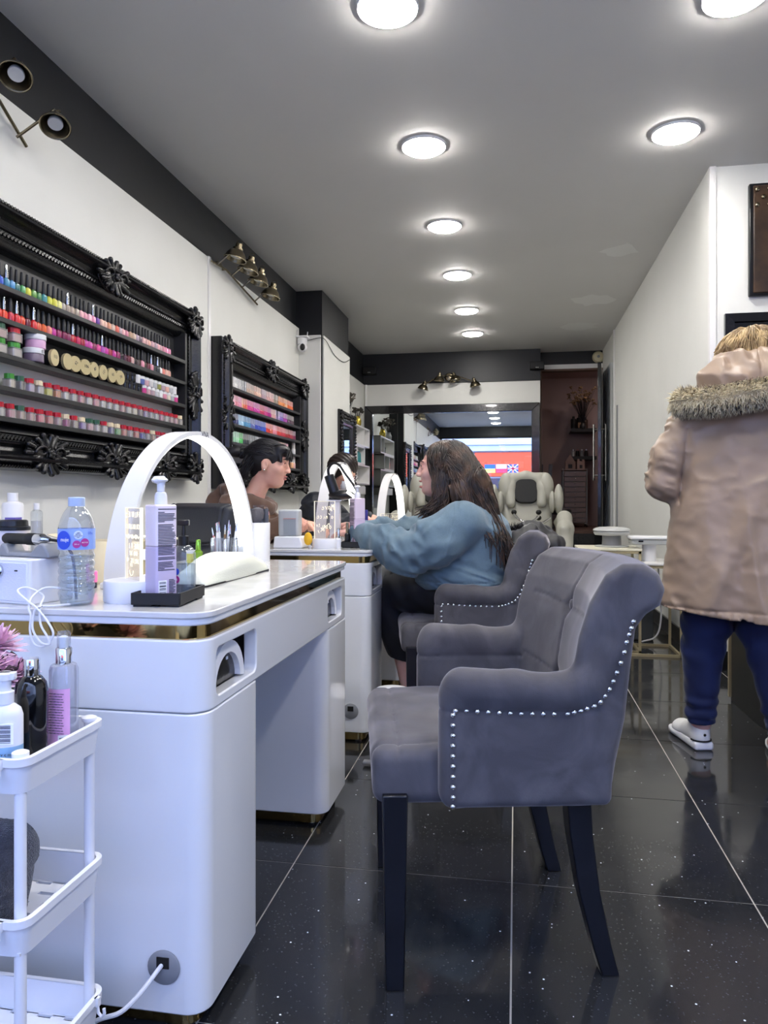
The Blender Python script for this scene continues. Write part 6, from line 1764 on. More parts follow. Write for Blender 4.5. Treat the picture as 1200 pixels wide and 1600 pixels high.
# ------------------------------------------------------------------ gold frame tables on the right and what stands on them
def frame_table(x0, x1, y0, y1, h, topm, label):
    t = empty('side_table', (x0, y0, 0), 0, label, 'table', 'gold frame nesting side tables')
    W_, D_ = x1 - x0, y1 - y0; r = .008
    MB().bb(-.005, W_ + .005, -.005, D_ + .005, h - .016, h).build('table_top', topm, t, bevel=.003)
    for x in (r, W_ - r):
        for y in (r, D_ - r): MB().bb(x - r, x + r, y - r, y + r, 0, h - .016).build('leg', M['champagne'], t)
    b = MB()
    for z in (r, h - .026):
        b.bb(0, W_, 0, 2 * r, z - r, z + r).bb(0, W_, D_ - 2 * r, D_, z - r, z + r).bb(0, 2 * r, 0, D_, z - r, z + r).bb(W_ - 2 * r, W_, 0, D_, z - r, z + r)
    b.build('rails', M['champagne'], t)
    return t
frame_table(.41, .80, 5.02, 5.36, .680, M['cream_top'], 'taller gold frame side table carrying the round grey dryer')
frame_table(.63, 1.035, 4.93, 5.30, .595, M['white_satin'], 'lower gold frame side table nested under the taller one')
t = empty('nail_dryer', (.635, 5.19, .68), 0, 'grey mushroom shaped dryer on the taller gold frame table', 'dryer')
MB().lathe([(.105, 0), (.112, .003), (.112, .008), (.06, .012)], n=36).build('foot', M['lightgrey_plastic'], t)
MB().lathe([(.064, .01), (.060, .078), (.066, .08)], n=32).build('column', M['grey_plastic'], t)
MB().lathe([(.06, .076), (.108, .080), (.118, .092), (.118, .100), (.110, .106), (.122, .110), (.116, .122), (.085, .132), (.02, .136)], n=40).build('head', M['lightgrey_plastic'], t)
t = empty('curing_machine', (.84, 5.10, .595), 0, 'white flat topped machine on a pedestal beside the grey dryer', 'machine')
MB().tube([(0.02, 0, 0), (0.02, 0, .11)], .045, 20).build('pedestal', M['white_plastic'], t)
MB().prism(rrect(-.10, .15, -.09, .09, .02), .110, .145).build('body', M['lightgrey_plastic'], t, bevel=.008)
MB().prism(rrect(-.11, .16, -.10, .10, .02), .145, .163).build('lid', M['white_plastic'], t, bevel=.005)
MB().bb(-.06, -.03, -.093, -.088, .128, .138).build('socket', M['matt_black'], t)
tag(MB().tube(bez([(.79, 5.17, .588), (.79, 5.40, .50), (.80, 5.45, .25), (.74, 5.42, .05), (.60, 5.44, .01)]), .005, 8).build('power_cable', M['matt_black']), 'black cable hanging behind the gold frame tables', 'cable')
tag(MB().tube(bez([(.93, 5.17, .59), (.97, 5.36, .45), (.985, 5.37, .2), (.95, 5.35, .06), (.86, 5.38, .012)]), .006, 8).build('power_cable', M['white_plastic']), 'white cable hanging down inside the gold table frames', 'cable')
gc = MB().bb(.56, .96, 5.50, 5.9, 0, .52).build('storage_box', mat('grey_felt_box', '#55595c', .8), bevel=.01); tag(gc, 'dark grey box on the floor behind the gold frame tables', 'box')
MB().bb(.555, .965, 5.495, 5.905, .46, .525).build('lid', M['grey_plastic'], gc, bevel=.006)

# ------------------------------------------------------------------ right: leather panel, dark mirror, black counter
t = empty('leather_panel', (1.66, YR - .0, 2.50), 0, 'dark brown studded leather panel on the white wall, top right', 'wall art')
MB().bb(-.33, .33, -.035, 0, -.325, .325).build('board', M['black_plastic'], t, bevel=.006)
MB().bb(-.31, .33, -.043, -.03, -.31, .31).build('leather', mat('worn_leather', '#2a211c', .4, noise=(5, '#5a4330', .8), bump=(14, .5)), t, bevel=.006)
for j in range(3):
    for i in range(10):
        MB().ball((-.29 + i * .064 + (.032 if j % 2 else 0), -.046, .285 - j * .045), (.014, .010, .014), 10, 6).build('stud', M['bronze'], t)
t = empty('framed_mirror', (1.75, YR, 1.45), 0, 'black stepped frame on the white wall behind the blonde head', 'mirror')
for mb in mould(-.55, .55, -.7, .63, [(0, 0), (0, .03), (.05, .034), (.055, .02), (.09, .02), (.095, .012), (.11, .012), (.11, 0)]):
    mb.v = [(y, -x, z) for x, y, z in mb.v]; mb.build('frame_rail', M['black_gloss'], t, smooth=20)
MB().bb(-.45, .45, -.008, -.001, -.6, .53).build('dark_glass', mat('dark_panel', '#0c0d10', .15), t)
t = empty('reception_counter', (0, 0, 0), 0, 'black counter with curved side seen between the legs', 'counter')
cpts = [(1.052, 3.93), (1.05, 3.75), (1.056, 3.5), (1.075, 3.32), (1.12, 3.15), (1.22, 3.02), (1.4, 2.96), (2.2, 2.96), (2.2, 3.93)]
MB().prism(cpts, .0, .78).build('front', M['black_plastic'], t, smooth=50)
MB().prism([(x - .01, y - .01) for x, y in cpts], .78, .81).build('counter_top', M['black_gloss'], t)
MB().prism([(x + .0, y + .012) for x, y in cpts[:1]] + [(1.040, 3.942), (1.040, 3.922), (1.052, 3.922)], .02, .5).build('gold_edge', M['champagne'], t)

# ------------------------------------------------------------------ black coat and bag hung over the second chair
t = empty('black_coat', (0, 0, 0), 0, 'black coat with furry hood draped over the back of the occupied armchair', 'coat')
s = Sculpt((-.12, 2.75, .40), (.35, 3.75, .98), .008)
s.chain([(.005, 3.19, .74), (.02, 3.27, .80), (.06, 3.38, .83), (.12, 3.42, .82), (.17, 3.35, .80)], [.05, .065, .06, .05, .05], k=.04)
s.chain([(.10, 3.40, .82), (.16, 3.40, .70), (.18, 3.38, .56), (.175, 3.36, .48)], [.06, .055, .05, .05], k=.04)
s.chain([(.00, 3.33, .78), (-.02, 3.32, .65), (-.01, 3.31, .54)], [.06, .055, .05], k=.04)
s.chain([(.12, 3.36, .84), (.06, 3.30, .85), (.0, 3.28, .80)], [.03, .035, .03], k=.03)
s.warp(lambda X, Y, Z: .020 * fold(X * 14, Y * 12, Z * 7))
s.build('fabric', mat('black_nylon', '#1b1b1e', .5, sheen=.2), t)
r_ = random.Random(3); fu = MB()
for i in range(420):
    a = r_.uniform(0, 2 * PI); c_ = Vector((-.005 + .045 * math.cos(a), 3.30 + .03 * r_.uniform(-1, 1), .835 + .030 * math.sin(a)))
    d = Vector((math.cos(a) + r_.uniform(-.5, .5), r_.uniform(-.9, .4), math.sin(a) + r_.uniform(-.4, .7))).normalized() * r_.uniform(.02, .04)
    fu.tube([c_, c_ + d], [.0022, .0004], 4, cap=False)
o = fu.build('fur_trim', M['hair_black'], t); o['kind'] = 'stuff'
t = empty('red_bag', (.005, 3.30, .50), R(10), 'coral red strip of a bag showing behind the black coat', 'bag')
MB().bb(-.015, .035, -.10, .10, .03, .21).build('bag_body', mat('coral_red_fabric', '#e0435a', .6), t, bevel=.012)
MB().tube(bez([(.01, -.06, .20), (.01, -.04, .27), (.01, .04, .27), (.01, .06, .20)]), .006, 8).build('handle', mat('coral_strap', '#cf3a50', .6), t)
# ------------------------------------------------------------------ people
def loft(s, rings, k=.02):
    """upright body of elliptical sections (z, cx, cy, rx, ry)"""
    Rg = np.array(rings, float); Rg = Rg[np.argsort(Rg[:, 0])]
    def fn(X, Y, Z):
        z = np.clip(Z, Rg[0, 0], Rg[-1, 0])
        cx, cy_, rx, ry = [np.interp(z, Rg[:, 0], Rg[:, i]).astype(np.float32) for i in range(1, 5)]
        q = np.sqrt(((X - cx) / rx) ** 2 + ((Y - cy_) / ry) ** 2)
        d = (q - 1) * np.minimum(rx, ry)
        e = np.abs(Z - (Rg[0, 0] + Rg[-1, 0]) / 2) - (Rg[-1, 0] - Rg[0, 0]) / 2
        return np.maximum(d, e)
    m = np.max(Rg[:, 3:], 0)
    lo = np.array([Rg[:, 1].min() - m[0], Rg[:, 2].min() - m[1], Rg[0, 0]]); hi = np.array([Rg[:, 1].max() + m[0], Rg[:, 2].max() + m[1], Rg[-1, 0]])
    return s._apply(fn, lo, hi, k)

def head_frame(pos, yaw, pitch=0, roll=0, sc=1.0):
    """face looks along local +x; yaw about z, pitch > 0 looks down"""
    return Matrix.Translation(pos) @ Euler((roll, pitch, yaw), 'XYZ').to_matrix().to_4x4() @ Matrix.Scale(sc, 4)
def add_head(s, T, mouth_open=0.0, neck_to=None, neck_r=.055):
    sc = T.to_scale().x; A = T.to_3x3().normalized()
    P = lambda x, y, z: tuple(T @ Vector((x, y, z)))
    def E(c, r, k=.012, sub=False): s.ell(P(*c), [q * sc for q in r], A, k * sc, sub)
    def Cp(a, b, ra, rb, k=.01, sub=False): s.cap(P(*a), P(*b), ra * sc, rb * sc, k * sc, sub)
    if neck_to is not None: s.cap(P(-.025, 0, -.065), neck_to, neck_r * sc, neck_r * 1.15 * sc, .02)
    E((-.014, 0, .030), (.096, .076, .088))
    E((.027, 0, -.030), (.061, .057, .082), .02)
    E((.047, 0, -.086 - mouth_open * .4), (.032, .029, .024), .02)
    E((.078, 0, .026), (.018, .046, .012), .012)
    for sg in (-1, 1):
        E((.058, sg * .042, -.020), (.026, .020, .022), .016)
        E((.094, sg * .031, .008), (.014, .017, .011), .010, True)
        E((.076, sg * .030, .008), (.014, .015, .012), .006)
        E((-.006, sg * .077, -.004), (.017, .008, .030), .006)
        E((-.001, sg * .084, -.002), (.009, .006, .018), .004, True)
    Cp((.088, 0, .010), (.101, 0, -.022), .008, .010, .010)
    for sg in (-1, 1): E((.098, sg * .012, -.026), (.012, .008, .008), .006)
    if mouth_open: E((.090, 0, -.058 - mouth_open * .4), (.022, .016, .004 + mouth_open), .004, True)
    return P, A, sc
def face_parts(T, body, brow, lips=True, mouth_open=0.0, hat=None):
    sc = T.to_scale().x; A = T.to_3x3().normalized()
    P = lambda x, y, z: tuple(T @ Vector((x, y, z)))
    RM = A.to_4x4()
    def sph(name, c, r, m, rot=None):
        o = MB().ball((0, 0, 0), [q * sc for q in r], 14, 9).build(name, m, body, smooth=180)
        o.matrix_local = Matrix.Translation(P(*c)) @ RM @ (rot.to_4x4() if rot else Matrix.Identity(4)); return o
    for sg in (-1, 1):
        e = sph('eye', (.0755, sg * .031, .008), (.0125, .0135, .0095), M['eye'])
        o = MB().ball(tuple(Vector((.0095, sg * 0, 0)) * sc), (.0035 * sc, .0058 * sc, .0058 * sc), 10, 6).build('iris', M['iris'], e, smooth=180)
        MB().tube([tuple(Vector(q) * sc) for q in ((.010, -.013, .004), (.0135, 0, .0085), (.010, .013, .004))], .0018 * sc, 6).build('eyelash', M['hair_black'], e)
        MB().tube([P(.083, sg * .014, .028), P(.090, sg * .030, .034), P(.076, sg * .050, .030)], [.0022 * sc, .003 * sc, .0012 * sc], 6).build('eyebrow', brow, body)
    if lips:
        sph('upper_lip', (.0865, 0, -.052), (.0095, .019, .0048), M['lips'])
        sph('lower_lip', (.084 - mouth_open * .1, 0, -.064 - mouth_open * 1.6), (.010, .016, .0058), M['lips'])

def add_hand(s, wrist, d, n, curl=.5, thumb=1, sc=1.0, spread=.12):
    d = Vector(d).normalized(); n = Vector(n); n = (n - d * n.dot(d)).normalized(); a = d.cross(n) * thumb
    w = Vector(wrist); A = Matrix((a, d, n)).transposed()
    s.cap(w - d * .02, w + d * .02, .024 * sc, .026 * sc, .012)
    s.box(w + d * .052 * sc, (.074 * sc, .088 * sc, .026 * sc), .012, A, .010)
    for i, (off, L) in enumerate(((.029, .068), (.0095, .076), (-.010, .071), (-.028, .056))):
        p = w + d * .088 * sc + a * off * sc
        f = (d + a * off * spread * 30 * .3).normalized(); ang = 0
        pts = [p - d * .02, p]; c_ = curl * (1 + .10 * i)
        for j in range(3):
            ang += c_
            q = f * math.cos(ang) + n * math.sin(ang)
            p = p + q * (L * sc * (.44, .32, .24)[j]); pts.append(p)
        s.chain([tuple(q) for q in pts], [.0095 * sc, .009 * sc, .0082 * sc, .0075 * sc, .0065 * sc], .0035)
    p0 = w + d * .018 * sc + a * .026 * sc
    p1 = p0 + (d * .65 + a * .70 + n * .25).normalized() * .036 * sc
    p2 = p1 + (d * .9 + a * .25 + n * .35 * (1 + curl)).normalized() * .030 * sc
    p3 = p2 + (d * .95 + n * .5 * (1 + curl) - a * .1).normalized() * .024 * sc
    s.chain([tuple(q) for q in (p0, p1, p2, p3)], [.014 * sc, .012 * sc, .0098 * sc, .0078 * sc], .006)

def strands(mb, roots, guide, n_pts=14, r0=.004, r1=.0012, wave=.0, wf=3.0, seed=1, sides=5, base=None):
    r_ = random.Random(seed)
    for rt in roots:
        pts = guide(rt, r_)
        P = bez(pts, n_pts); m = len(P); ph = r_.uniform(0, 6); ph2 = r_.uniform(0, 6)
        out = []
        for i, p in enumerate(P):
            t = i / (m - 1); q = wave * t ** .8
            out.append((p.x + q * math.sin(wf * t * 6 + ph), p.y + q * .7 * math.sin(wf * t * 6 + ph2), p.z + q * .4 * math.cos(wf * t * 5 + ph)))
        if base is not None: out = [base.outside(p_, r0 * .4 + .001 * r_.random()) for p_ in out]
        if base is not None:
            for _ in range(3): out = [out[0]] + [tuple((out[i - 1][k] + 2 * out[i][k] + out[i + 1][k]) / 4 for k in range(3)) for i in range(1, m - 1)] + [out[-1]]
        rr = [r0 * (1 - t_) ** .35 + r1 * t_ for t_ in [i / m for i in range(m)]]
        rr[0] = r0 * .5
        mb.tube(out, rr, sides, cap=False)
    return mb

def shoe(par, heel, d, sc=1.0, m_up=None, stripe=True):
    """white trainer; heel point on the floor, d = direction of the toe"""
    d = Vector((d[0], d[1], 0)).normalized()
    s = Sculpt((-.03, -.07, -.005), (.29, .07, .13), .004)
    s.box((.128, 0, .018), (.268, .082, .036), .013, k=.004)
    s.ell((.20, 0, .02), (.070, .048, .02), k=.01)
    s.cut(lambda X, Y, Z: .001 - Z + 0 * X + 0 * Y)
    so = s.build('sole', M['white_plastic'], None)
    u = Sculpt((-.03, -.07, .0), (.29, .07, .14), .004)
    u.cap((.030, 0, .05), (.046, 0, .105), .036, .037, k=.02); u.cap((.05, 0, .09), (.12, 0, .06), .036, .036, k=.02); u.cap((.05, 0, .05), (.20, 0, .038), .036, .036, k=.02); u.ell((.19, 0, .035), (.062, .042, .03), k=.02)
    u.cap((.052, 0, .10), (.056, 0, .16), .026, .030, .004, True)
    u.cut(lambda X, Y, Z: np.maximum(Z - .118 + .25 * (X - .03), .030 - Z) + 0 * Y)
    uo = u.build('shoe', m_up or mat('white_shoe_leather', '#e4e3e1', .5), par)
    uo.matrix_local = facing((heel[0], heel[1], 0), d, Vector((0, 0, 1)).cross(d)); uo.scale = (sc, sc, sc)
    so.parent = uo
    if stripe:
        st = MB()
        for i in range(24):
            a = PI * .5 + PI * i / 23
            st.box((.030 + .037 * math.cos(a), .040 * math.sin(a), .039), (.005, .006, .005), rz=a)
        st.build('heel_stripe', M['matt_black'], uo)
        MB().ball((-.007, 0, .066), (.004, .006, .006), 8, 6).build('heel_tab', M['matt_black'], uo)
    return uo

# ---------------- customer in the blue sweatshirt
YC = 3.29
TW = head_frame((-.325, YC, 1.128), PI + .06, -.06, 0, 1.02)
b = Sculpt((-1.02, 2.98, -.01), (.06, 3.66, 1.28), .0052)
add_head(b, TW, .010, (-.245, YC, .95), .056)
loft(b, [(.50, -.16, YC, .14, .17), (.70, -.20, YC, .15, .17), (.86, -.20, YC, .12, .17), (.95, -.22, YC, .06, .12)], .03)
b.cap((-.22, YC - .15, .91), (-.22, YC + .15, .91), .05, k=.04)
nw, fw = (-.655, 3.165, .850), (-.69, 3.36, .862)
b.chain([(-.23, 3.09, .90), (-.43, 3.04, .79), nw], [.045, .038, .026], .02); b.chain([(-.25, 3.45, .90), (-.47, 3.47, .84), fw], [.045, .038, .026], .02)
add_hand(b, nw, (-.95, .30, .05), (.1, .25, -1), .16, -1); add_hand(b, fw, (-1, -.12, .10), (0, -.5, -.9), .22, 1)
for y0, y1, xk, ya in ((3.18, 3.335, -.61, 3.31), (3.38, 3.53, -.62, 3.52)):
    b.chain([(-.16, y0, .565), (xk, y1, .575), (-.50, ya, .33), (-.465, ya, .11), (-.475, ya, .05)], [.075, .055, .050, .034, .034], .02)
    b.cap((-.465, ya, .055), (-.62, ya, .035), .032, .024, .02)
cust = b.build('person', M['skin_pale'])
tag(cust, 'seated woman with long wavy brown hair in a blue sweatshirt and dark trousers', 'person')
face_parts(TW, cust, M['hair_brown_dark'], True, .008)
s = Sculpt((-.74, 2.90, .56), (.06, 3.72, 1.02), .0058)
s.ell((-.20, YC, .665), (.185, .225, .16), k=.05); s.ell((-.27, YC - .01, .68), (.175, .205, .12), k=.05); s.ell((-.255, YC, .73), (.185, .205, .13), k=.05); s.ell((-.205, YC, .83), (.170, .205, .15), k=.05); s.ell((-.155, YC, .80), (.135, .19, .17), k=.05)
s.cap((-.215, YC - .150, .905), (-.215, YC + .150, .905), .080, k=.05); s.cap((-.235, YC, .93), (-.255, YC, .975), .088, .076, k=.03)
s.chain([(-.225, 3.10, .895), (-.33, 3.035, .82), (-.44, 3.025, .775), (-.545, 3.075, .815), (-.665, 3.165, .850)], [.098, .098, .088, .072, .042], .03)
s.chain([(-.245, 3.47, .895), (-.38, 3.50, .85), (-.48, 3.475, .845), (-.70, 3.36, .862)], [.095, .085, .072, .042], .03)
s.cap((-.25, YC, 1.02), (-.25, YC, .97), .058, .055, .01, True)
s.cap((-.70, 3.185, .853), (-.66, 3.162, .850), .030, .028, .004, True); s.cap((-.74, 3.35, .865), (-.69, 3.362, .862), .030, .028, .004, True)
def sw_folds(X, Y, Z):
    arm = np.clip((-.34 - X) / .06, 0, 1) * np.clip((Z - .70) / .04, 0, 1)
    waist = np.exp(-((Z - .665) / .06) ** 2) * (1 - arm)
    f = .020 * fold(X * 5 + 2, Y * 5, Z * 26 + X * 10) * waist
    f = f + .014 * fold((X + Z) * 6, Y * 5, (Z - .9 * X) * 9) * (1 - arm) * (1 - waist) * np.clip((.93 - Z) / .05, 0, 1)
    f = f + .024 * fold(X * 17 + Z * 8, Y * 7, Z * 10 - X * 4) * arm
    f = f + .003 * np.exp(-(((X + .265) - .25 * (Z - .86)) / .005) ** 2) * (Y < 3.2) * (Z > .76)
    return f - .004 * (Z < .652) - .004 * (X < -.625) + .003 * np.exp(-((Z - .654) / .004) ** 2)
s.warp(sw_folds)
s.cut(lambda X, Y, Z: .622 + .01 * np.sin(X * 20) - Z + 0 * Y)
blue_knit = mat('dusty_blue_sweatshirt', '#637987', .85, sheen=.3, bump=(420, .35), noise=(60, '#5b717f', .6))
s.build('sweatshirt', blue_knit, cust)
s = Sculpt((-.76, 3.0, .22), (.04, 3.68, .72), .0058)
s.ell((-.16, YC, .60), (.15, .205, .11), k=.03)
for y0, y1, xk, ya in ((3.18, 3.335, -.61, 3.31), (3.38, 3.53, -.62, 3.52)):
    s.chain([(-.16, y0, .585), (-.40, (y0 + y1) / 2, .59), (xk, y1, .575), (-.51, ya, .36), (-.468, ya, .20)], [.105, .095, .078, .074, .058], .02)
s.warp(lambda X, Y, Z: .004 * np.sin(X * 60 + Z * 40) * np.sin(Y * 22))
s.cut(lambda X, Y, Z: .275 - .22 * (X + .46) - Z + 0 * Y)
s.build('trousers', mat('navy_black_trousers', '#10131c', .75, sheen=.15), cust)
for ya in (3.31, 3.52): shoe(cust, (-.435, ya), (-1, 0), .94, None, False)
# hair
hb = Sculpt((-.46, 3.08, .66), (.06, 3.50, 1.30), .006)
hb.ell(tuple(TW @ Vector((-.018, 0, .034))), (.103, .089, .094), k=.01)
for sg in (-1, 1):
    hb.chain([(-.315, YC + sg * .070, 1.155), (-.312, YC + sg * .092, 1.06), (-.335, YC + sg * .112, .95)], [.036, .036, .026], .03)
    hb.chain([(-.25, YC + sg * .060, 1.13), (-.235, YC + sg * .100, 1.02), (-.20, YC + sg * .115, .93)], [.060, .050, .035], .03)
hb.chain([(-.27, YC, 1.15), (-.205, YC - .015, 1.05), (-.135, YC - .04, .95)], [.10, .100, .070], .03)
hb.ell(tuple(TW @ Vector((.125, 0, -.02))), (.055, .075, .10), None, .012, True)
hb.warp(lambda X, Y, Z: .004 + .012 * fold(X * 24 + 4 * vn(X * 9, Y * 9, Z * 9), Y * 24, Z * 6))
hair = hb.build('hair', M['hair_brown'], cust)
hs = MB(); r_ = random.Random(21)
def scalp():
    while True:
        th = r_.uniform(0, 2 * PI); ph = r_.uniform(.03, 1.9)
        v = Vector((math.sin(ph) * math.cos(th), math.sin(ph) * math.sin(th), math.cos(ph)))
        if v.x < .72 - .5 * (ph > 1.2): return v
def guide(v, q):
    root = TW @ Vector((-.018 + v.x * .106, v.y * .090, .036 + v.z * .096))
    sg = -1 if root.y < YC else 1                            # the camera looks at the -y side
    front = v.x > -.10 and q.random() < .58
    if front:
        m1 = Vector((root.x * .4 + .6 * q.uniform(-.345, -.30), YC + sg * q.uniform(.088, .108), q.uniform(1.08, 1.13)))
        m2 = Vector((q.uniform(-.345, -.275), YC + sg * q.uniform(.105, .135), q.uniform(.99, 1.03)))
        end = Vector((q.uniform(-.42, -.30), YC + sg * q.uniform(.105, .165), q.uniform(.88, .97)))
        return [root, (root * .45 + m1 * .55) + (root - Vector((-.31, YC, 1.14))).normalized() * .030, m1, m2, end]
    t = q.random() ** 1.7
    m1 = Vector((-.255 + .065 * t, YC + sg * q.uniform(.02, .112), 1.08 + q.uniform(-.02, .02)))
    m2 = Vector((-.225 + .125 * t, YC + sg * q.uniform(.03, .150) * (1 - .25 * t), .98 - .03 * t))
    m3 = Vector((-.20 + .165 * t, YC + sg * q.uniform(.03, .19) * (1 - .15 * t) - .03 * t, .90 - .05 * t))
    end = Vector((-.20 + .20 * t + q.uniform(-.03, .02), m3.y - .02 * t, .86 - .11 * t + q.uniform(-.06, .03)))
    return [root, (root * .5 + m1 * .5) + (root - Vector((-.30, YC, 1.13))).normalized() * .030, m1, m2, m3, end]
for k in range(4):
    strands(hs, [scalp() for _ in range(300)], guide, 20, .0031, .0007, .007 + .004 * k, .8 + .35 * k, 40 + k, 4, hb)
o = hs.build('hair_locks', M['hair_brown'], hair, smooth=180); o['kind'] = 'stuff'

# ---------------- technician in the brown hooded top
T1 = head_frame((-1.212, 3.55, 1.172), .10, .10, 0, 1.0)
b = Sculpt((-1.62, 3.18, .02), (-.78, 3.92, 1.32), .0055)
add_head(b, T1, 0, (-1.30, 3.55, 1.0), .046)
loft(b, [(.48, -1.42, 3.55, .13, .16), (.75, -1.40, 3.55, .11, .14), (.92, -1.35, 3.55, .10, .16), (.99, -1.32, 3.55, .06, .11)], .03)
b.cap((-1.34, 3.41, .955), (-1.34, 3.69, .955), .05, k=.04)
w1, w2 = (-1.075, 3.335, .885), (-1.04, 3.66, .862)
b.chain([(-1.34, 3.38, .945), (-1.24, 3.29, .80), w1], [.045, .036, .026], .02); b.chain([(-1.34, 3.72, .945), (-1.24, 3.79, .82), w2], [.045, .036, .026], .02)
add_hand(b, w1, (.97, .12, .18), (.25, .35, -.9), .75, 1, .95); add_hand(b, w2, (1, -.35, 0), (0, -.3, -1), .5, -1, .95)
for y in (3.47, 3.63): b.chain([(-1.42, y, .53), (-1.22, y, .55), (-1.27, y, .12), (-1.16, y, .07)], [.075, .055, .036, .028], .02)
tech = b.build('person', M['skin'])
tag(tech, 'seated woman with black tied back hair in a brown hooded top, head in profile', 'person')
face_parts(T1, tech, M['hair_black'])
s = Sculpt((-1.66, 3.16, .46), (-1.02, 3.95, 1.10), .006)
loft(s, [(.50, -1.42, 3.55, .17, .20), (.70, -1.40, 3.55, .155, .19), (.88, -1.37, 3.55, .145, .20), (.99, -1.34, 3.55, .09, .14)], .03)
s.cap((-1.345, 3.42, .945), (-1.345, 3.68, .945), .072, k=.06)
s.chain([(-1.345, 3.385, .935), (-1.245, 3.285, .80), (-1.09, 3.330, .880)], [.068, .060, .040], .05); s.chain([(-1.345, 3.73, .935), (-1.245, 3.795, .82), (-1.06, 3.67, .862)], [.068, .060, .040], .05)
ring_ = [(-1.315 + .105 * math.cos(2 * PI * i / 16) - .01, 3.55 + .115 * math.sin(2 * PI * i / 16), 1.005 - .045 * math.cos(2 * PI * i / 16)) for i in range(17)]
s.chain(ring_, [.034] * 17, .012); s.ell((-1.46, 3.55, .97), (.07, .11, .08), k=.03)
s.cap((-1.285, 3.55, 1.12), (-1.30, 3.55, .99), .062, .056, .01, True)
s.warp(lambda X, Y, Z: .016 * fold(X * 9, Y * 9, Z * 16 + X * 6))
s.build('hooded_top', mat('brown_hooded_top', '#5e483c', .85, sheen=.3, bump=(350, .3)), tech)
cdm = MB()
for y in (3.47, 3.52): cdm.tube([(-1.215, y, .985), (-1.195, y - .02, .92), (-1.205, y - .02, .84)], .003, 6)
cdm.build('drawstring', mat('tan_cord', '#a5805f', .7), tech)
s = Sculpt((-1.62, 3.30, .05), (-1.06, 3.80, .66), .007)
s.ell((-1.42, 3.55, .55), (.15, .18, .09), k=.03)
for y in (3.47, 3.63): s.chain([(-1.42, y, .545), (-1.22, y, .55), (-1.27, y, .12)], [.09, .07, .05], .02)
s.cut(lambda X, Y, Z: .11 - Z + 0 * X + 0 * Y); s.build('trousers', mat('dark_grey_trousers', '#22242a', .8), tech)
for y in (3.47, 3.63): shoe(tech, (-1.30, y), (1, 0), .9, M['matt_black'], False)
hb = Sculpt((-1.50, 3.40, 1.02), (-1.08, 3.70, 1.33), .0045)
A1 = T1.to_3x3().normalized()
hb.ell(tuple(T1 @ Vector((-.022, 0, .037))), (.101, .083, .090), A1, k=.01)
hb.cap(tuple(T1 @ Vector((-.075, 0, .0))), tuple(T1 @ Vector((-.060, 0, -.045))), .050, .036, k=.02)
for sg in (-1, 1):
    hb.cap(tuple(T1 @ Vector((.050, sg * .045, .080))), tuple(T1 @ Vector((.070, sg * .060, .020))), .018, .008, k=.015)
hb.ell(tuple(T1 @ Vector((.064, 0, .075))), (.034, .058, .028), A1, k=.015)
hb.cap(tuple(T1 @ Vector((-.10, 0, .045))), tuple(T1 @ Vector((-.165, .0, .052))), .026, .030, k=.015); hb.ell(tuple(T1 @ Vector((-.180, -.01, .046))), (.040, .036, .026), A1, k=.01)
hb.ell(tuple(T1 @ Vector((.105, 0, -.050))), (.05, .06, .075), A1, .01, True)
for sg in (-1, 1): hb.ell(tuple(T1 @ Vector((.006, sg * .082, -.010))), (.030, .022, .036), A1, .008, True)
hb.warp(lambda X, Y, Z: .002 * fold(X * 20 + Z * 24, Y * 50, Z * 50 - X * 26))
hair = hb.build('hair', M['hair_black'], tech)
hs = MB(); r_ = random.Random(9); hb.f = hb.f
def g2_(v, q):
    a = T1 @ Vector((-.02 + .10 * math.cos(v) * .2 - .06, -.055 - .02 * q.random(), .02 + .05 * q.random() - .03))
    return [a, a + Vector((-.03, -.01, -.05)), a + Vector((-.05 + q.uniform(-.03, .03), -.008, -.11 + q.uniform(-.02, .03)))]
strands(hs, [r_.uniform(0, 6) for _ in range(40)], g2_, 8, .0022, .0006, .006, 1.2, 3, 4)
def skullway(v, q):
    c = Vector((-.022, 0, .037)); a, e = v; a = Vector(a).normalized(); b = Vector((-.99, .0, .12 + e)).normalized()
    pts = []
    for i in range(6):
        d = a.slerp(b, i / 5 * .97) if a.dot(b) > -.999 else a
        pts.append(T1 @ (c + Vector((d.x * .103, d.y * .085, d.z * .092))))
    pts.append(T1 @ Vector((-.150, q.uniform(-.015, .015), .052 + q.uniform(-.015, .015))))
    return pts
sk = []
for _ in range(330):
    th = r_.uniform(-1.75, 1.75); ph = r_.uniform(.25, 1.15) if abs(th) < .9 else r_.uniform(.5, 1.55)
    sk.append(((math.cos(th) * math.sin(ph), math.sin(th) * math.sin(ph), math.cos(ph)), r_.uniform(-.2, .2)))
strands(hs, sk, skullway, 14, .0022, .0008, .0015, .6, 8, 4, hb)
def g3_(v, q):
    a = T1 @ Vector((.066 + q.uniform(-.01, .012), q.uniform(-.06, .06), .082)); e = T1 @ Vector((.099 + q.uniform(-.008, .004), q.uniform(-.065, .065), .036 + q.uniform(-.012, .018)))
    return [a, (a + e) / 2 + Vector((.014, 0, .012)), e]
strands(hs, list(range(46)), g3_, 8, .003, .0008, .002, 1, 4, 4)
def g4_(v, q):
    a = T1 @ Vector((-.19, q.uniform(-.03, .03), .05)); return [a, a + Vector((-.04, q.uniform(-.03, .02), .0 + q.uniform(-.03, .02))), a + Vector((q.uniform(-.08, -.03), q.uniform(-.04, .03), q.uniform(-.07, .01)))]
strands(hs, list(range(50)), g4_, 8, .003, .0008, .006, 1, 5, 4)
o = hs.build('hair_locks', M['hair_black'], hair, smooth=180); o['kind'] = 'stuff'
MB().ball(tuple(T1 @ Vector((-.004, -.086, -.030))), .004, 10, 6).build('ear_stud', M['chrome'], tech)

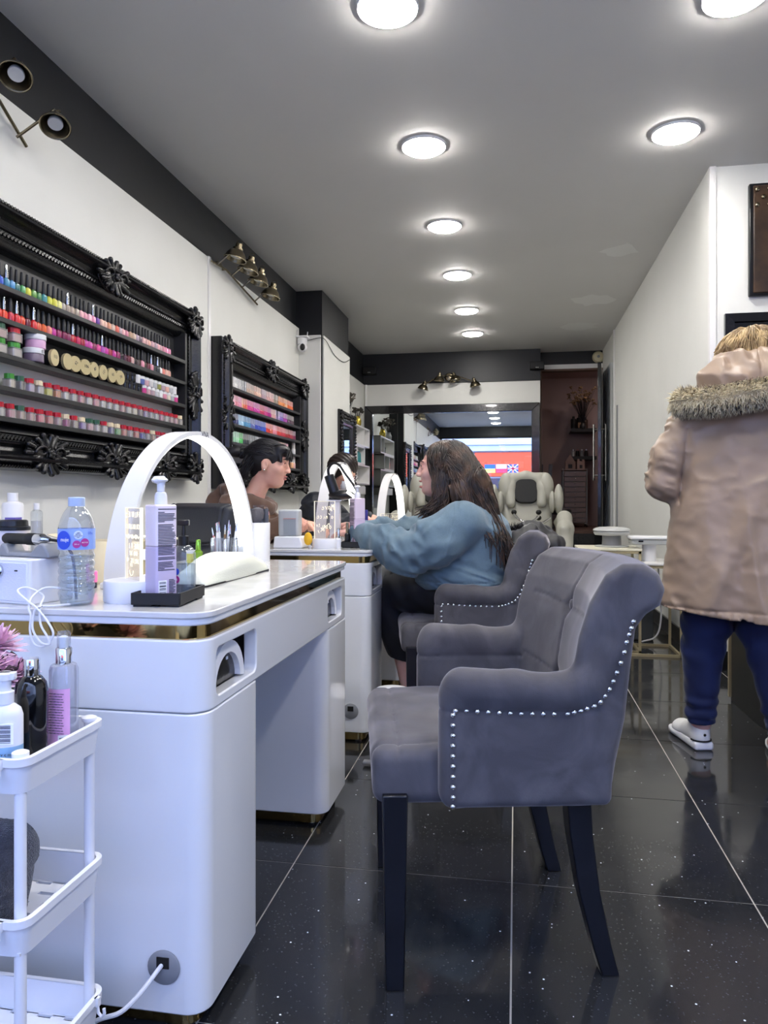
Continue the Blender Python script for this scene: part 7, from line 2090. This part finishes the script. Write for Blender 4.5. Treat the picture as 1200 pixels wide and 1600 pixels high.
# ---------------- masked technician at the farthest desk
T2 = head_frame((-1.235, 5.25, 1.19), -.45, .45, 0, 1.0)
b = Sculpt((-1.66, 4.84, .02), (-.80, 5.66, 1.34), .0065)
add_head(b, T2, 0, (-1.35, 5.25, 1.02), .052)
loft(b, [(.48, -1.45, 5.25, .13, .16), (.75, -1.44, 5.25, .11, .14), (.93, -1.40, 5.25, .10, .16), (1.0, -1.37, 5.25, .06, .11)], .03)
v1, v2 = (-1.05, 5.12, .86), (-1.05, 5.40, .86)
b.chain([(-1.39, 5.07, .96), (-1.27, 5.0, .82), v1], [.045, .036, .026], .02); b.chain([(-1.39, 5.43, .96), (-1.27, 5.50, .82), v2], [.045, .036, .026], .02)
add_hand(b, v1, (1, .3, -.1), (0, 0, -1), .5, 1, .95); add_hand(b, v2, (1, -.3, -.1), (0, 0, -1), .5, -1, .95)
for y in (5.17, 5.33): b.chain([(-1.45, y, .53), (-1.25, y, .55), (-1.30, y, .12), (-1.19, y, .07)], [.075, .055, .036, .028], .02)
tec2 = b.build('person', M['skin'])
tag(tec2, 'seated woman in dark navy jacket and white face mask behind the second lit arch lamp', 'person')
face_parts(T2, tec2, M['hair_black'], False)
s = Sculpt((-1.68, 4.84, .46), (-1.02, 5.66, 1.10), .007)
loft(s, [(.50, -1.45, 5.25, .18, .21), (.75, -1.44, 5.25, .16, .20), (.91, -1.41, 5.25, .15, .21), (1.02, -1.38, 5.25, .09, .13)], .03)
s.cap((-1.40, 5.09, .955), (-1.40, 5.41, .955), .085, k=.05)
s.chain([(-1.40, 5.06, .945), (-1.28, 4.99, .82), (-1.07, 5.11, .858)], [.085, .070, .045], .03); s.chain([(-1.40, 5.44, .945), (-1.28, 5.51, .82), (-1.07, 5.41, .858)], [.085, .070, .045], .03)
s.cap((-1.33, 5.25, 1.14), (-1.36, 5.25, 1.0), .062, .056, .01, True)
s.warp(lambda X, Y, Z: .020 * fold(X * 9, Y * 9, Z * 15))
s.build('jacket', mat('navy_padded_jacket', '#20242e', .6), tec2)
s = Sculpt((-1.65, 5.0, .05), (-1.08, 5.5, .66), .008)
s.ell((-1.45, 5.25, .55), (.15, .18, .09), k=.03)
for y in (5.17, 5.33): s.chain([(-1.45, y, .545), (-1.25, y, .55), (-1.30, y, .12)], [.09, .07, .05], .02)
s.cut(lambda X, Y, Z: .11 - Z + 0 * X + 0 * Y); s.build('trousers', mat('black_trousers', '#1a1b20', .8), tec2)
for y in (5.17, 5.33): shoe(tec2, (-1.33, y), (1, 0), .9, M['matt_black'], False)
mk = Sculpt((-.02, -.12, -.16), (.16, .12, .04), .004)
mk.ell((.052, 0, -.055), (.068, .060, .058), k=.02); mk.ell((.04, 0, -.055), (.062, .060, .055), None, .004, True); mk.cut(lambda X, Y, Z: .03 - X + 0 * Y + 0 * Z)
m_o = mk.build('face_mask', mat('white_mask', '#e4e6ea', .7), tec2); m_o.matrix_local = T2
hb = Sculpt((-1.45, 5.08, .98), (-1.04, 5.42, 1.36), .006)
hb.ell(tuple(T2 @ Vector((-.024, 0, .042))), (.112, .100, .100), k=.01)
for sg in (-1, 1): hb.cap(tuple(T2 @ Vector((-.02, sg * .08, .03))), tuple(T2 @ Vector((-.02, sg * .085, -.09))), .035, .022, k=.02)
hb.ell(tuple(T2 @ Vector((.11, 0, -.06))), (.06, .075, .085), None, .01, True)
hb.warp(lambda X, Y, Z: .004 * np.sin(Y * 160 + X * 120 + 8 * np.sin(Z * 20)))
hair = hb.build('hair', M['hair_brown_dark'], tec2)
gl = MB()
for sg in (-1, 1): gl.tube([tuple(T2 @ Vector((.098, sg * .033 + .024 * math.cos(2 * PI * i / 16), .006 + .018 * math.sin(2 * PI * i / 16)))) for i in range(16)], .0022, 6, True)
gl.tube([tuple(T2 @ Vector((.099, -.009, .010))), tuple(T2 @ Vector((.101, 0, .013))), tuple(T2 @ Vector((.099, .009, .010)))], .002, 6).build('glasses', M['chrome'], tec2)
for (x, y, lab) in ((-1.43, 3.55, 'low black stool under the woman in the brown hooded top'), (-1.46, 5.25, 'low black stool under the masked woman')):
    t = empty('salon_stool', (x, y, 0), 0, lab, 'stool')
    MB().lathe([(.15, .40), (.17, .41), (.17, .44), (.15, .455), (.02, .46)], n=28).build('seat', M['leather_black'], t)
    MB().tube([(0, 0, .03), (0, 0, .41)], .025, 14).build('post', M['chrome'], t)
    MB().lathe([(.19, 0), (.19, .012), (.05, .03), (.03, .04)], n=28).build('base', M['chrome'], t)

# ---------------- standing woman in the parka
CX, CYY = .905, 3.10
T3 = head_frame((CX + .005, CYY + .01, 1.525), PI / 2 - .25, .10, 0, 1.03)
b = Sculpt((.50, 2.74, -.01), (1.34, 3.42, 1.69), .0065)
add_head(b, T3, 0, (CX, CYY - .03, 1.36), .056)
loft(b, [(.80, CX, CYY, .165, .12), (1.0, CX, CYY, .14, .11), (1.20, CX, CYY, .16, .12), (1.34, CX, CYY - .02, .08, .08)], .03)
b.cap((CX - .16, CYY, 1.30), (CX + .16, CYY, 1.30), .055, k=.04)
for sg in (-1, 1):
    wr_ = (CX + sg * .14, CYY + .27, 1.06)
    b.chain([(CX + sg * .20, CYY, 1.29), (CX + sg * .30, CYY - .01, 1.06), wr_], [.048, .042, .027], .02)
    add_hand(b, wr_, (-sg * .6, .8, .1), (0, .2, -1), .5, sg, .95)
LEG = [[(CX - .10, CYY, .82), (.737, 3.13, .45), (.731, 3.165, .10)], [(CX + .10, CYY, .82), (.945, 3.05, .45), (1.000, 3.015, .10)]]
for L in LEG:
    b.chain(L, [.085, .055, .036], .02); b.cap(L[2], (L[2][0], L[2][1] + .13, .04), .034, .026, .02)
lady = b.build('person', M['skin_pale'])
tag(lady, 'standing woman with short blonde hair in a beige fur hooded parka, seen from behind', 'person')
face_parts(T3, lady, M['hair_brown'])
beige = mat('beige_parka_nylon', '#a08a76', .40, spec=.5, sheen=.1, bump=(30, .10))
s = Sculpt((.44, 2.68, .52), (1.40, 3.46, 1.60), .0072)
loft(s, [(.545, CX + .01, CYY, .345, .235), (.80, CX + .005, CYY, .315, .215), (1.05, CX, CYY, .285, .195), (1.22, CX, CYY, .262, .18), (1.31, CX, CYY - .01, .215, .15), (1.37, CX, CYY - .02, .12, .11)], .04)
s.cap((CX - .20, CYY, 1.265), (CX + .20, CYY, 1.265), .095, k=.05)
for sg in (-1, 1): s.chain([(CX + sg * .225, CYY, 1.265), (CX + sg * .305, CYY - .02, 1.16), (CX + sg * .328, CYY - .01, 1.07), (CX + sg * .25, CYY + .14, 1.06), (CX + sg * .15, CYY + .26, 1.06)], [.095, .075, .068, .062, .055], .02)
def coatfold(X, Y, Z):
    u = X - CX
    low = np.clip((1.28 - Z) / .5, .25, 1)
    drape = .036 * fold(u * 6 + Z * .8 + 1, Y * 4, Z * 1.1) * low
    diag = .012 * np.exp(-((u + .10 - .42 * (Z - .85)) / .035) ** 2) * np.clip((1.15 - Z) / .2, 0, 1) * np.clip((Z - .52) / .1, 0, 1)
    wr = .0055 * fold(X * 13 + Z * 8, Y * 9, Z * 15 - X * 5)
    arm = .013 * fold(X * 12, Y * 12, Z * 24 + X * 8) * np.clip((np.abs(u) - .27) / .04, 0, 1) * np.clip((Z - .96) / .03, 0, 1)
    seam = .008 * np.exp(-((np.abs(u) - .262 - .08 * (1.2 - Z)) / .006) ** 2) * (Z > .98) * (Z < 1.27)
    hem = .006 * np.exp(-((Z - .585) / .006) ** 2) + .0025 * np.sin(X * 210) * (Z < .582)
    return drape - diag + wr + arm + seam + hem
s.warp(coatfold)
s.cut(lambda X, Y, Z: .550 + .028 * np.clip((.82 - X) / .25, -.1, 1) - Z + 0 * Y)
coat = s.build('parka', beige, lady)
s = Sculpt((.60, 2.76, 1.30), (1.24, 3.25, 1.62), .006)
s.ell((CX - .02, 2.965, 1.44), (.215, .115, .105), k=.02); s.ell((CX - .03, 3.0, 1.485), (.175, .11, .075), k=.03)
s.ell((CX, 3.10, 1.53), (.155, .13, .16), None, .02, True)
s.warp(lambda X, Y, Z: .008 * np.exp(-((X - CX + .03 - .1 * (Z - 1.5)) / .005) ** 2) + .022 * fold(X * 14, Y * 9, Z * 12))
s.build('hood', beige, coat)
fp = bez([(.625, 3.02, 1.372), (.645, 2.955, 1.368), (.72, 2.885, 1.362), (.82, 2.852, 1.376), (.93, 2.846, 1.392), (1.05, 2.868, 1.402), (1.16, 2.94, 1.42), (1.19, 3.03, 1.43)], 30)
s = Sculpt((.56, 2.78, 1.28), (1.26, 3.10, 1.50), .006)
s.chain([tuple(p) for p in fp], [.040] * len(fp), .006)
s.warp(lambda X, Y, Z: .004 * np.sin(X * 160 + Z * 90) * np.sin(Z * 190 + Y * 130))
fur = s.build('fur_trim', mat('cream_fur', '#c2b494', .9, sheen=.5, noise=(60, '#9d8e6e', .7)), coat)
r_ = random.Random(12); f1 = MB(); f2 = MB()
for i in range(7500):
    k = r_.uniform(0, len(fp) - 1.001); p = fp[int(k)].lerp(fp[int(k) + 1], k % 1); tg = (fp[int(k) + 1] - fp[int(k)]).normalized()
    a = r_.uniform(0, 2 * PI); e1 = tg.orthogonal().normalized(); e2 = tg.cross(e1); d = e1 * math.cos(a) + e2 * math.sin(a)
    if d.y > .55: continue
    L = r_.uniform(.018, .038)
    d2 = (d * .6 + tg * r_.uniform(-.6, .6) + (Vector((0, -.1, -.75)) if d.z < .1 else Vector((0, -.55, -.25)))).normalized()
    p0 = p + d * .036
    (f2 if r_.random() < .22 and (d.z < -.4 or d.z > .75) else f1).tube([p0, p0 + d2 * L * .55 + d * .004, p0 + d2 * L], [.0016, .0013, .0003], 3, cap=False)
o = f1.build('fur_hairs', mat('cream_fur_hair', '#ded5bb', .8, noise=(50, '#b5a682', .8)), fur, smooth=180); o['kind'] = 'stuff'
o = f2.build('dark_fur_hairs', mat('dark_fur_tips', '#4a4440', .8), fur, smooth=180); o['kind'] = 'stuff'
den = mat('dark_blue_denim', '#152048', .8, sheen=.2, bump=(600, .25), noise=(9, '#1b2a58', .7))
s = Sculpt((.58, 2.90, .06), (1.16, 3.30, .98), .0062)
s.ell((CX, CYY, .84), (.19, .14, .14), k=.03)
s.chain([(CX - .095, CYY, .80), (.745, 3.12, .52), (.733, 3.135, .40), (.731, 3.16, .10)], [.125, .092, .078, .053], .02)
s.chain([(CX + .085, CYY, .80), (.930, 3.06, .52), (.955, 3.045, .40), (1.000, 3.02, .10)], [.12, .090, .078, .055], .02)
s.warp(lambda X, Y, Z: .004 * np.sin(Z * 70 + X * 30 + 3 * np.sin(Y * 25)) * np.clip(np.abs(Z - .3) * 6, .3, 1) - .004 * np.exp(-((Z - .135) / .006) ** 2) + .006 * np.sin(Z * 120) * np.exp(-((Z - .17) / .04) ** 2))
s.cut(lambda X, Y, Z: .104 - Z + 0 * X + 0 * Y)
s.build('jeans', den, lady)
shoe(lady, (.737, 3.128), (-.22, 1), .97); shoe(lady, (1.005, 2.985), (.12, 1), .97)
hb = Sculpt((.74, 2.92, 1.37), (1.08, 3.26, 1.68), .005)
hb.ell(tuple(T3 @ Vector((-.020, 0, .030))), (.108, .112, .108), k=.01); hb.ell(tuple(T3 @ Vector((-.055, 0, -.02))), (.085, .105, .085), k=.03)
hb.ell(tuple(T3 @ Vector((.115, 0, -.04))), (.055, .075, .08), None, .01, True)
hb.warp(lambda X, Y, Z: .016 * fold(X * 26, Y * 26, Z * 9))
hair = hb.build('hair', M['hair_blonde'], lady)
hs = MB(); r_ = random.Random(31)
def g5_(v, q):
    th, ph = v; c = Vector((-.025, 0, .02))
    def at_(p_, r): return T3 @ (c + Vector((math.sin(p_) * math.cos(th) * r, math.sin(p_) * math.sin(th) * r * 1.02, math.cos(p_) * r)))
    return [at_(ph, .104), at_(ph + .45, .118 + q.uniform(0, .008)), at_(ph + .9, .120 + q.uniform(-.003, .010)), at_(ph + 1.25, .118 + q.uniform(-.006, .016))]
for k in range(3): strands(hs, [(r_.uniform(.75, 2 * PI - .75), r_.uniform(.05, 1.25)) for _ in range(330)], g5_, 12, .0025, .0007, .006 + .004 * k, .8 + .4 * k, 6 + k, 4, hb)
o = hs.build('hair_locks', M['hair_blonde'], hair, smooth=180); o['kind'] = 'stuff'

# white bin by the second desk
t = empty('waste_bin', (-.455, 2.735, 0), 0, 'white pedal bin half hidden behind the nearest armchair seat', 'bin')
MB().lathe([(.062, 0), (.068, .01), (.078, .25), (.078, .262)], n=28).build('bin_body', M['white_plastic'], t)
MB().lathe([(.081, .258), (.081, .268), (.06, .292), (.01, .300)], n=28).build('lid', M['white_plastic'], t)
MB().bb(-.11, -.055, -.015, .015, .008, .018).build('pedal', M['grey_plastic'], t, bevel=.003)
